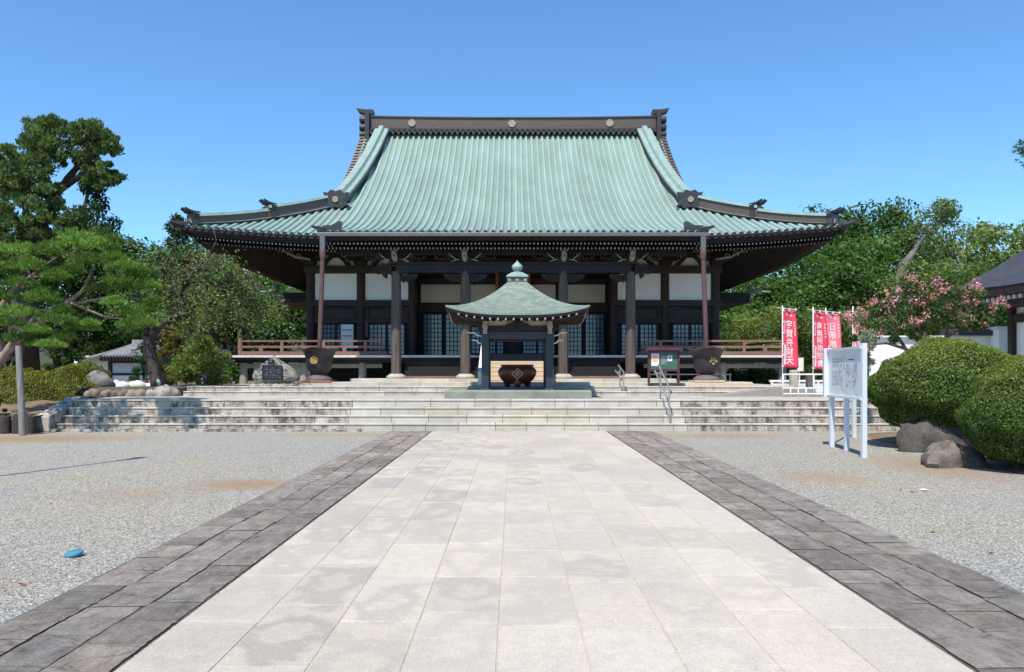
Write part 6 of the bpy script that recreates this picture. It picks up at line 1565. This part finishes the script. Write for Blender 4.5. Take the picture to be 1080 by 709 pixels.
tips = np.array([tuple(t) for t in tips]); tpx = CX + tips[:, 0] * F / tips[:, 1]; tpy = HZ - (tips[:, 2] - CAMZ) * F / tips[:, 1]; tips = tips[(tpy > 248 + np.abs(RNG.normal(0, 6, len(tips)))) & (tpy > 256 + (tpx - 225) * 0.70 + RNG.normal(0, 9, len(tips))) & (tpx < 300 + RNG.normal(0, 8, len(tips)))]; sel = np.repeat(np.arange(len(tips)), 3); n = len(sel)
pos = tips[sel] + RNG.normal(0, 0.11, (n, 3)); L = RNG.uniform(0.07, 0.135, n)
leaf_object('crown', pos - np.array(origin(CH))[None], RNG.normal(size=(n, 3)) + np.array([0, -0.2, 0.8]), L, L * 0.5, tones(n, (0.15, 0.235, 0.065), 0.25, 0.12), LEAF, CH)
MB().tube([P(168.5, 407, CD - 0.25), P(167, 403, CD - 0.22), P(166, 399, CD - 0.17)], [0.08, 0.08, 0.04], 8).build('healed_scar', M['patina_trim'], CH, smooth=True)

# ---- shrubs left: bamboo-like, small conifer, hedge
def shrub(name, label, cat, px0, px1, py_top, py_base, d, base, leaf, per, ncl, seed, stems=6, group=None, depth=0.8, fill=1.0, w_ratio=0.35):
    global RNG
    random.seed(seed); RNG = np.random.default_rng(seed)
    a, b = P(px0, py_base, d), P(px1, py_top, d); cx = (a.x + b.x) / 2; t = thing(name, label, cat, (cx, d, a.z), 0, group)
    hw = (b.x - a.x) / 2; hh = b.z - a.z; cl = []
    for k in range(ncl):
        f = random.random(); x = random.uniform(-1, 1); y = random.uniform(-1, 1)
        env = math.sin(math.pi * min(max(f * 0.85 + 0.15, 0), 1)) ** 0.6
        r = hw * 0.32 * random.uniform(0.6, 1.2); cl.append(((x * (hw - r * 0.7) * env, y * depth * env, r * 0.4 + f * (hh - r * 1.2)), (r, r, r * 0.8)))
    st_ = MB()
    for k in range(stems):
        e = random.choice(cl)[0]; st_.tube([(random.uniform(-.2, .2) * hw, random.uniform(-.2, .2), -0.1), (e[0] * 0.5, e[1] * 0.5, e[2] * 0.5), e], [0.03, 0.022, 0.01], 5)
    st_.build('stem', M['bark_pale'], t, local=True)
    p, n_, L, W_, c_ = clump_leaves(cl, per, leaf, base, shell=0.3); leaf_object('foliage', p, n_, L, W_ * w_ratio / 0.6, c_, LEAF, t); return t
shrub('bamboo_shrub', 'orange-tinged bamboo shrub right behind the cherry trunk', 'shrub', 162, 204, 338, 405, 29, (0.17, 0.135, 0.035), 0.13, 170, 34, 31, 9)
shrub('bamboo_shrub', 'bright yellow-green bamboo shrub left of the veranda corner', 'shrub', 186, 240, 352, 405, 28, (0.165, 0.22, 0.045), 0.13, 190, 40, 32, 9)
shrub('low_shrub', 'low green shrub under the left veranda post', 'shrub', 228, 262, 385, 405, 31, (0.12, 0.20, 0.04), 0.10, 150, 18, 33, 5)
shrub('garden_conifer', 'small dense blue-green conifer before the little white building', 'shrub', 138, 166, 362, 404, 30, (0.035, 0.095, 0.042), 0.10, 200, 28, 34, 3)
shrub('garden_shrub', 'light green rounded shrub at the right end of the hedge', 'shrub', 70, 112, 381, 405, 27, (0.17, 0.22, 0.045), 0.10, 190, 34, 35, 6)
shrub('garden_shrub', 'dark green shrub behind the yellow-green hedge', 'shrub', 52, 84, 352, 400, 28.5, (0.06, 0.105, 0.025), 0.11, 190, 34, 36, 6)
shrub('garden_shrub', 'green shrub at the left edge behind the hedge', 'shrub', -10, 26, 345, 400, 27.5, (0.07, 0.13, 0.03), 0.11, 190, 26, 37, 6)
shrub('garden_shrub', 'tiny leafy shrub on the soil bank at the left edge', 'shrub', -14, 6, 415, 448, 21.3, (0.13, 0.17, 0.05), 0.07, 150, 16, 38, 5, depth=0.3)
shrub('low_shrub', 'dark shrub added as shade beyond the right underfloor posts', 'shrub', 758, 826, 386, 405, 36, (0.04, 0.075, 0.02), 0.13, 170, 26, 91, 5)  # added to darken the gap under the right veranda
shrub('low_shrub', 'dark shrub added as shade behind the granite post and banner stands', 'shrub', 818, 900, 384, 405, 37, (0.05, 0.09, 0.025), 0.13, 170, 30, 92, 5)  # second added shrub, darkening the same view further right
# clipped yellow-green hedge
def hedge():
    global RNG
    RNG = np.random.default_rng(40); x0, x1, y0, y1, z0, z1 = -17.6, -13.2, 23.9, 25.1, 0.52, 1.58
    t = thing('hedge', 'long clipped yellow-green hedge on the left soil bank', 'hedge', ((x0 + x1) / 2, 24.5, z0))
    n = 26000; u = RNG.random((n, 3)); w = RNG.random(n)
    x = x0 + (x1 - x0) * u[:, 0]; y = y0 + (y1 - y0) * u[:, 1]; z = z0 + (z1 - z0) * u[:, 2] ** 0.8
    side = w < 0.5; y = np.where(side, y0 + 0.22 * RNG.random(n) ** 2, y); z = np.where(side, z, z1 - 0.2 * RNG.random(n) ** 2)
    wob = 0.09 * np.sin(x * 3.1) + 0.06 * np.sin(x * 7.7 + 1) + 0.05 * np.sin(y * 6); z = z + wob * (z - z0) / (z1 - z0); y = y + 0.10 * np.sin(x * 2.3 + z * 4) + 0.25 * ((z - z0) / (z1 - z0)) ** 3
    ends = (x1 - x) < 0.5; z = np.where(ends, z0 + (z - z0) * (0.55 + 0.9 * (x1 - x)), z)
    nrm = np.stack([RNG.normal(0, .6, n), np.where(side, -1, 0) + RNG.normal(0, .6, n), np.where(side, 0.4, 1.2) + RNG.normal(0, .5, n)], 1)
    L = RNG.uniform(0.045, 0.09, n); tone = np.where(RNG.random(n) < 0.5, 1.25, 0.75)
    cols = tones(n, (0.175, 0.19, 0.03), 0.25, 0.12, tone); cols[RNG.random(n) < 0.14] *= np.array([1.1, 0.72, 0.8])
    leaf_object('foliage', np.stack([x, y, z], 1) - np.array(origin(t))[None], nrm, L, L * 0.6, cols, LEAF, t)
    st_ = MB()
    for k in range(40): xx = x0 + 0.1 + (x1 - x0 - .3) * k / 40; st_.tube([(xx, 24.5 + random.uniform(-.3, .3), z0 - 0.15), (xx + random.uniform(-.15, .15), 24.5 + random.uniform(-.3, .3), z1 - 0.3)], [0.025, 0.012], 5)
    st_.build('twigs', M['bark'], t)
hedge()

# ---- clipped round bushes, right
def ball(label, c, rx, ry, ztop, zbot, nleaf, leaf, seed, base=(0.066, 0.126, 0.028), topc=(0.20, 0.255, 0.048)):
    global RNG
    RNG = np.random.default_rng(seed); random.seed(seed)
    t = thing('round_bush', label, 'bush', (c[0], c[1], 0), 0, 'clipped round bushes on the right')
    zc = zbot + (ztop - zbot) * 0.42; rzu, rzd = ztop - zc, zc - zbot
    def surf_pt(d):
        k = 1 + 0.045 * np.sin(3 * d[:, 0] + 5 * d[:, 2] + seed) + 0.035 * np.sin(7 * d[:, 1] + 4 * d[:, 0]) + 0.03 * np.sin(9 * d[:, 2] + 6 * d[:, 0])
        return k
    d = RNG.normal(size=(nleaf, 3)); d /= np.linalg.norm(d, axis=1, keepdims=True); k = surf_pt(d)
    dens = 0.7 + 0.9 * np.sin(11 * d[:, 0] + 3) * np.sin(13 * d[:, 2] + 1.7 * seed) * np.sin(9 * d[:, 1])
    rad = k * (1 - 0.14 * RNG.random(nleaf) ** 1.6 - 0.05 * dens)
    full = np.where(d[:, 2] < 0, (1 - d[:, 2] ** 2 + 1e-4) ** -0.22, 1.0); pos = d * rad[:, None] * np.array([rx, ry, 1])[None]; pos[:, :2] *= full[:, None]; pos[:, 2] *= np.where(pos[:, 2] > 0, rzu, rzd); pos += np.array([0, 0, zc])[None]
    nrm = d * np.array([1, 1, 1.2]) + RNG.normal(0, 0.55, (nleaf, 3)); L = leaf * RNG.uniform(0.6, 1.4, nleaf)
    sunlit_top = (RNG.random(nleaf) < (0.18 + 0.75 * np.clip(d[:, 2], 0, 1) ** 1.2))[:, None]   # sunlit top painted in: lighter leaf colour more frequent upwards
    cols = np.where(sunlit_top, tones(nleaf, topc, 0.22, 0.1), tones(nleaf, base, 0.28, 0.1))
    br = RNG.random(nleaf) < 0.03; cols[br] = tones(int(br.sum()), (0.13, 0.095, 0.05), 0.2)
    leaf_object('foliage', pos, nrm, L, L * 0.5, cols, LEAF, t)
    rows = []
    for i in range(13):
        th = math.pi * i / 12; rows.append([(0.80 * rx * math.sin(th) * math.cos(a), 0.80 * ry * math.sin(th) * math.sin(a), zc + 0.80 * math.cos(th) * (rzu if th < math.pi / 2 else rzd)) for a in np.linspace(0, 2 * math.pi, 25)])
    MB().grid(rows).build('shade_core', surf('core_shade_brown', (0.035, 0.032, 0.02), (0.015, 0.014, 0.01), 0.95, 9, 60, 0.6, 0.6, 0.03), t, local=True, smooth=True)  # solid dark core added for the shaded inside of the bush
    st_ = MB()
    for k in range(7): st_.tube([(random.uniform(-.3, .3) * rx, random.uniform(-.3, .3) * ry, -0.1), (random.uniform(-.5, .5) * rx, random.uniform(-.5, .5) * ry, zbot + 0.25)], [0.05, 0.035], 6)
    st_.build('stems', M['bark'], t, local=True)
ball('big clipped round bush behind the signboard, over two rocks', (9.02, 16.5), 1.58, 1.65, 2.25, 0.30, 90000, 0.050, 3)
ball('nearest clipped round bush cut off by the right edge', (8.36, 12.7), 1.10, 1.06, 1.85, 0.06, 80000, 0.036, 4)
p = P(978, 478, 15.7); lump('garden_rock', surf('shaded_dark_rock', (0.13, 0.112, 0.098), (0.055, 0.048, 0.043), 0.9, 2.5, 30, 0.7, 0.6, 0.04), 'tall dark rock under the big round bush', 'rock', (8.42, 15.85, -0.04), 0.72, 0.5, 0.82, 15, rough=0.2)  # shade under the bush painted in as a darker rock colour
p = P(1003, 494, 13.3); lump('garden_rock', M['rock'], 'low flat brown rock in front of the taller one', 'rock', (p.x, 13.35, -0.03), 0.50, 0.36, 0.40, 18, rough=0.2)
rows = [[(x, y, -0.03 + 0.2 * max(0, min(1, (y - 10.5) / 1.5, (21.0 - y) / 1.0, (14.0 - x) / 1.5)) * max(0, min(1, (x - 7.75 - 0.25 * math.sin(y * 1.3) + (14.0 - y) * 0.10) / 2.2)) ) for x in np.linspace(7.0, 14, 30)] for y in np.linspace(10.5, 21.0, 30)]
struct(MB().grid(rows), 'planting_soil', M['soil'], smooth=True)

# ---- crape myrtle with pink blossom
random.seed(61); RNG = np.random.default_rng(61)
MD = 21.8
CM = thing('crape_myrtle', 'crape myrtle tree covered in pink blossom before the white wall', 'tree', (P(985, 420, MD).x, MD, 0.3))
mt_ = MB()
for a, r in (([(985, 420), (986, 390), (988, 366), (998, 356), (1012, 346), (1030, 336)], 0.10), ([(987, 372), (980, 358), (968, 344), (955, 335)], 0.075), ([(984, 410), (972, 385), (955, 368), (935, 362), (915, 364)], 0.07), ([(955, 368), (945, 352), (935, 340)], 0.05), ([(998, 356), (1000, 335), (995, 315)], 0.05), ([(968, 344), (975, 322), (968, 305)], 0.05), ([(1012, 346), (1025, 325), (1030, 312)], 0.04)):
    pts = [P(x, y, MD + random.uniform(-.3, .3)) for x, y in a]; n = len(pts); mt_.tube(pts, [r * (1 - 0.7 * i / (n - 1)) for i in range(n)], 8, jit=0.06)
mt_.build('trunk', surf('smooth_brown_bark', (0.16, 0.115, 0.085), (0.09, 0.065, 0.05), 0.85, 6, 40, 0.6, 0.2), CM, smooth=True)
mc = [(905, 340, 12), (915, 352, 12), (925, 335, 13), (938, 325, 13), (935, 345, 13), (950, 315, 13), (952, 335, 14), (965, 325, 14), (970, 345, 12), (958, 300, 9), (975, 310, 12), (985, 325, 14), (990, 340, 12), (1000, 312, 13), (1003, 330, 14), (1018, 322, 13), (1015, 340, 11), (1030, 312, 11), (1035, 328, 11), (1045, 335, 9), (1025, 345, 9), (920, 362, 8), (1050, 325, 8), (942, 357, 8), (905, 360, 7), (1010, 305, 9), (965, 357, 7)]
cl = []
for px, py, r in mc:
    for _ in range(2): rr = r * MD / F * random.uniform(0.6, 0.9); cl.append((tuple(P(px + random.uniform(-5, 5), py + random.uniform(-5, 5), MD + random.uniform(-1.0, 1.0))), (rr, rr, rr * 0.8)))
p_, n_, L, W_, c_ = clump_leaves(cl, 230, 0.08, (0.08, 0.125, 0.042), shell=0.3, var=0.3, yellow=0.2)
wleaf('crown', CM, (p_, n_, L, W_, c_), LEAF)
fl_ = []
spots = [(898, 330), (905, 325), (912, 332), (905, 345), (916, 322), (922, 318), (930, 322), (938, 312), (944, 318), (935, 330), (928, 340), (947, 306), (956, 294), (961, 292), (966, 302), (972, 302), (984, 298), (991, 296), (975, 316), (965, 320), (958, 326), (972, 330), (968, 318), (980, 318), (986, 312), (996, 304), (1005, 305), (1016, 306), (1024, 302), (1031, 298), (1035, 306), (1028, 310), (1018, 318), (1030, 316), (1015, 322), (1036, 330), (1040, 340), (1052, 320), (1060, 322), (1056, 316), (1045, 322), (920, 340), (912, 340), (925, 352), (910, 352), (932, 348), (940, 338), (950, 342), (970, 340), (978, 334), (1000, 322), (1010, 330), (1022, 334), (990, 330), (960, 340), (898, 340), (893, 333), (1047, 334), (1020, 343)]
fc, fcol = [], []
for px, py in spots:
    for _ in range(2):
        c = P(px + random.uniform(-3, 3), py + random.uniform(-3, 3), MD + random.uniform(-1.3, 0.7)); r = random.uniform(0.07, 0.15); fc.append((tuple(c), (r, r, r * 1.2)))
p_, n_, L, W_, c_ = clump_leaves(fc, 24, 0.055, (0.74, 0.31, 0.41), shell=0.2, var=0.25, yellow=0.05, cv=0.3)
fade = np.sin(p_[:, 0] * 3.7 + p_[:, 2] * 5.1) + RNG.normal(0, 0.5, len(p_)) > 0.35; c_[fade] = tones(int(fade.sum()), (0.36, 0.20, 0.14), 0.25)
wleaf('blossom', CM, (p_, n_, L, W_ * 1.3, c_), PETAL)
shrub('white_flowering_shrub', 'pale grey-leaved shrub under the last banner behind the signboard', 'shrub', 900, 926, 345, 395, 20.5, (0.30, 0.33, 0.27), 0.07, 110, 16, 66, 6, depth=0.4)

# ---- pine bough entering at the right edge (its tree stands outside the frame)
random.seed(71); RNG = np.random.default_rng(71)
P2 = thing('pine_tree', 'pine bough reaching in at the top right edge', 'tree', (16.2, 21.0, 0.1))
t2 = MB(); t2.tube([(16.2, 21, 0), (16.0, 21, 3), (15.4, 21, 5.5), (14.9, 21, 7.4), (14.6, 21, 8.6)], [0.26, 0.22, 0.17, 0.12, 0.05], 9, jit=0.08)
t2.tube([(15.1, 21, 6.6), (14.3, 21, 7.0), (13.7, 21, 7.25)], [0.07, 0.05, 0.02], 7); t2.tube([(15.5, 21, 5.3), (14.6, 21, 5.7), (14.0, 21, 6.0)], [0.07, 0.05, 0.02], 7)
t2.build('trunk', M['bark_pine'], P2, smooth=True)
ps, dirs = [], []
for c, r in (((13.62, 21, 7.35), 0.34), ((13.9, 21, 6.95), 0.28), ((14.0, 21, 6.35), 0.30), ((14.5, 21.2, 7.2), 0.5), ((14.6, 20.8, 8.7), 0.6), ((15.2, 21, 7.9), 0.7), ((14.9, 21.3, 6.2), 0.6), ((15.8, 21, 6.8), 0.8), ((13.98, 21, 5.55), 0.13)):
    for _ in range(90):
        d = Vector((random.gauss(0, 1), random.gauss(0, 1), random.gauss(0.3, 1))).normalized(); tuft = Vector(c) + d * r * random.random() ** 0.6
        for _ in range(7):
            e = (d + Vector((random.gauss(0, .5), random.gauss(0, .5), random.gauss(0.3, .5)))).normalized(); ps.append(tuft + e * 0.07); dirs.append(e)
n = len(ps); dirs = np.array(dirs)
leaf_object('needles', np.array(ps) - np.array(origin(P2))[None], np.cross(dirs, RNG.normal(size=(n, 3))), RNG.uniform(0.13, 0.22, n), 0.022, tones(n, (0.06, 0.13, 0.03), 0.25), NEEDLE, P2, updir=dirs)

# ================================================================== SMALL BUILDINGS
def tiled_slope(mb, a, b, c, d, n, r=0.06):
    """slope between lower edge a-b and upper edge d-c with rib tubes"""
    a, b, c, d = map(Vector, (a, b, c, d)); mb.quad(a, b, c, d)
    for i in range(n + 1):
        t = i / n; mb.tube([a.lerp(b, t), d.lerp(c, t)], r, 6)
GH = thing('garden_building', 'small white plastered building with grey tiled roof behind the garden', 'building', (-27.5, 55, 0.9))
D = 55.0
def q(px, py, d=D): return P(px, py, d)
a, b = q(116, 406), q(160, 378); bw_ = MB(); bw_.box(a.x, b.x, D, D + 5, 0.4, b.z + 0.4); bw_.box(a.x - 3.5, a.x, D + 1.5, D + 5, 0.4, b.z + 0.2); bw_.build('wall', M['plaster'], GH)
tb = MB()
for x0, x1, y0, y1 in ((115, 118.5, 378, 408), (118.5, 160, 393.5, 396), (118.5, 160, 381, 383), (151, 153, 383, 408)):
    A_, B_ = q(x0, y1), q(x1, y0); tb.box(A_.x, B_.x, D - 0.14, D + 0.01, A_.z, B_.z)
tb.build('timber_frame', M['wood_beam'], GH)
A_, B_ = q(119, 393.5), q(160, 383); MB().box(A_.x, B_.x, D - 0.04, D + 0.02, A_.z, B_.z).build('wall_panel', surf('pale_grey_plaster', (0.60, 0.62, 0.63), (0.5, 0.52, 0.53), 0.85, 1.5, 20, 0.35, 0.03), GH)
gr = MB()
e0, e1 = q(113, 376) + Vector((0, -1, 0)), q(165, 375.5) + Vector((0, -1, 0)); r0, r1 = q(126, 362) + Vector((0, 2, 0)), q(165, 362) + Vector((0, 2, 0))
tiled_slope(gr, e0, e1, r1, r0, 16, 0.09)
l0 = q(83, 380) + Vector((-0.5, 0.5, 0)); tiled_slope(gr, l0, e0, r0, q(88, 373) + Vector((0, 3, 0)), 12, 0.09)
gr.box(r0.x, r1.x, r0.y - .2, r0.y + .3, r0.z - .1, r0.z + 0.3)
gr.build('roof', M['tile_grey'], GH)
er = MB(); 
for i in range(16): xx = e0.x + (e1.x - e0.x) * i / 15; er.box(xx - .06, xx + .06, e0.y + .05, D, e0.z - 0.32, e0.z - 0.12)
er.box(e0.x, e1.x, e0.y + .06, D, e0.z - 0.12, e0.z - 0.05); er.build('eave', M['wood_dark'], GH)
G2 = thing('garden_building', 'low grey tiled building glimpsed behind the bamboo shrubs', 'building', (-20.5, 50, 0.9)); D = 50.0
A_, B_ = P(192, 406, D), P(246, 381, D); MB().box(A_.x, B_.x, D, D + 4, 0.5, B_.z).build('wall', surf('dark_boarding', (0.07, 0.075, 0.085), (0.045, 0.05, 0.055), 0.8, 3, 40, 0.5, 0.1), G2)
gr = MB(); tiled_slope(gr, P(190, 380, D - 1), P(246, 380, D - 1), P(240, 369, D + 2), P(196, 369, D + 2), 20, 0.08); gr.build('roof', M['tile_grey'], G2)
MB().box(A_.x, B_.x, D - .1, D - .03, 1.0, 1.35).build('base_course', M['rock_white'], G2)
up_ = MB().tube([P(209, 405, 36), P(210, 340, 36)], [0.12, 0.10], 8)
solo(up_, 'wooden_pole', M['wood_red'], 'plain brown wooden pole behind the cherry', 'pole', loc=P(209, 405, 36))

# right: hall with slate roof, white wall
RB = thing('side_hall', 'side hall with dark slate roof and white rafter tips at the right edge', 'building', (18.5, 26, 0.2))
EXr = 16.5
eav = 4.45; c0 = Vector((EXr, 29.7, eav + 0.1)); 
rr = MB()
nz_ = 10
def rrow(t, n=24):
    zt = eav + 5.0 * (0.72 * t + 0.28 * t * t); off = 4.6 * t
    return [(EXr + off, y, zt + 0.25 * max(0, (y - 26) / 4) ** 2 * (1 - t)) for y in np.linspace(12 + off * 0.0, 29.7 - off, n)]
rows = [rrow(i / nz_) for i in range(nz_ + 1)]
rr.grid([list(reversed(r)) for r in rows], lambda i, j: (1, 1, 1) if (i % 2) else (0.93, 0.93, 0.95))
rows = [[(x, 29.7 - 4.6 * i / nz_, rrow(i / nz_)[-1][2]) for x in np.linspace(EXr + 4.6 * i / nz_, 26 - 4.6 * i / nz_, 12)] for i in range(nz_ + 1)]
rr.grid([list(reversed(r)) for r in rows])
rr.build('roof', M['tile_dark'], RB, smooth=True, auto=40)
ev = MB(); ev.box(EXr + 0.02, EXr + 1.4, 12, 29.6, eav - 0.28, eav - 0.02); ev.box(EXr + 0.3, EXr + 1.6, 12.2, 29.0, eav - 0.62, eav - 0.28); ev.build('eave', M['wood_beam'], RB)
tp_ = MB(); y = 18.2
while y < 29.4: tp_.box(EXr + 0.22, EXr + 0.295, y - 0.06, y + 0.06, eav - 0.44, eav - 0.31); y += 0.30
tag(tp_.build('rafter_tips', M['white_paint'], RB), kind='stuff')
MB().box(17.9, 25, 13, 28.4, 0.1, eav - 0.28).build('wall', M['plaster'], RB)
for y in (28.42, 26.2, 24, 21.8, 19.6):
    MB().box(17.72, 17.94, y - 0.12, y + 0.12, 0.1, eav - 0.3).build('post', M['wood_beam'], RB)
MB().box(17.75, 17.93, 13, 28.3, 3.3, 3.6).build('tie_beam', M['wood_beam'], RB)
GW = thing('garden_wall', 'long white plastered wall with dark coping behind the round bushes', 'wall', (15.5, 30.3, 0.3))
MB().box(13.1, 18.3, 30.2, 30.45, 0.1, 2.86).build('wall', M['plaster'], GW)
MB().box(13.05, 18.3, 30.05, 30.6, 2.86, 2.92).build('coping_board', M['white_paint'], GW)
MB().prism([(16.4, 2.92), (18.35, 2.92), (18.35, 3.16), (16.4, 3.16)], 29.95, 30.6).build('coping', M['tile_dark'], GW)
MB().box(18.05, 18.5, 29.6, 30.1, 0.1, 3.12).build('pier', M['plaster'], GW); MB().box(17.95, 18.6, 29.5, 30.2, 3.12, 3.24).build('pier_cap', M['white_paint'], GW)

# ================================================================== SMALL THINGS ON THE GRAVEL
ldp = P(78, 587, 6.86)
ld = MB().lathe([(0.001, 0.0), (0.075, 0.0), (0.086, 0.008), (0.086, 0.026), (0.07, 0.036), (0.001, 0.038)], (0, 0, 0), 28)
o = ld.build('plastic_lid', M['lid_blue'], None, smooth=True, auto=40); o.location = (ldp.x, 6.86, 0.012); o.rotation_euler = (R(10), R(-7), 0); o.scale = (0.88,) * 3; tag(o, 'round sky-blue plastic lid lying on the left gravel', 'lid')
lf = [(212, 620, 'orange'), (23, 618, 'orange'), (425 / 2 + 2, 556, 'orange'), (925, 599, 'tan'), (940, 591, 'tan'), (984, 562, 'tan'), (950, 517, 'tan'), (962, 520, 'tan'), (893, 593, 'tan'), (1045, 585, 'tan')]
for k, (px, py, c) in enumerate(lf):
    d = CAMZ * F / (py - HZ); x = (px - CX) * d / F
    if -3.2 < x < 3.66: continue
    a = random.uniform(0, 6.28); L = random.uniform(0.035, 0.06)
    u = Vector((math.cos(a), math.sin(a), 0)) * L; v = Vector((-math.sin(a), math.cos(a), 0)) * L * 0.5
    b_ = Vector((x, d, 0.012))
    m_ = MB().add([b_ - u, b_ + v + Vector((0, 0, .012)), b_ + u + Vector((0, 0, .006)), b_ - v + Vector((0, 0, .015)), b_ + Vector((0, 0, -.002))], [(0, 4, 1), (1, 4, 2), (2, 4, 3), (3, 4, 0)])
    solo(m_, 'fallen_leaf', surf('dry_leaf_' + c, (0.55, 0.16, 0.05) if c == 'orange' else (0.42, 0.24, 0.12), None, 0.7, 20, 60, 0.4, 0), 'tiny curled dry leaf lying on the gravel', 'leaf', 'fallen leaves on the gravel', loc=b_)
p = P(975, 517, 10.6)
solo(MB().add([(p.x - .08, 10.6, 0.012), (p.x, 10.54, 0.016), (p.x + .07, 10.61, 0.012), (p.x + .02, 10.67, 0.022)], [(0, 1, 2, 3)]), 'paper_scrap', M['paper'], 'flat whitish paper scrap on the right gravel', 'scrap', loc=(p.x, 10.6, 0.01))

# lamp post standing just outside the left edge; its thin shadow crosses the gravel
LP = thing('lamp_post', 'slim lamp post outside the left edge, casting a thin shadow', 'lamp post', (-8.25, 10.9, 0))
MB().tube([(-8.25, 10.9, 0), (-8.25, 10.9, 5.6)], [0.05, 0.035], 10).build('pole', M['wood_grey'], LP); MB().tube([(-8.25, 10.9, 5.55), (-8.1, 11.3, 5.7), (-8.05, 11.55, 5.68)], [0.03, 0.09, 0.12], 10).build('lamp_head', M['white_paint'], LP)
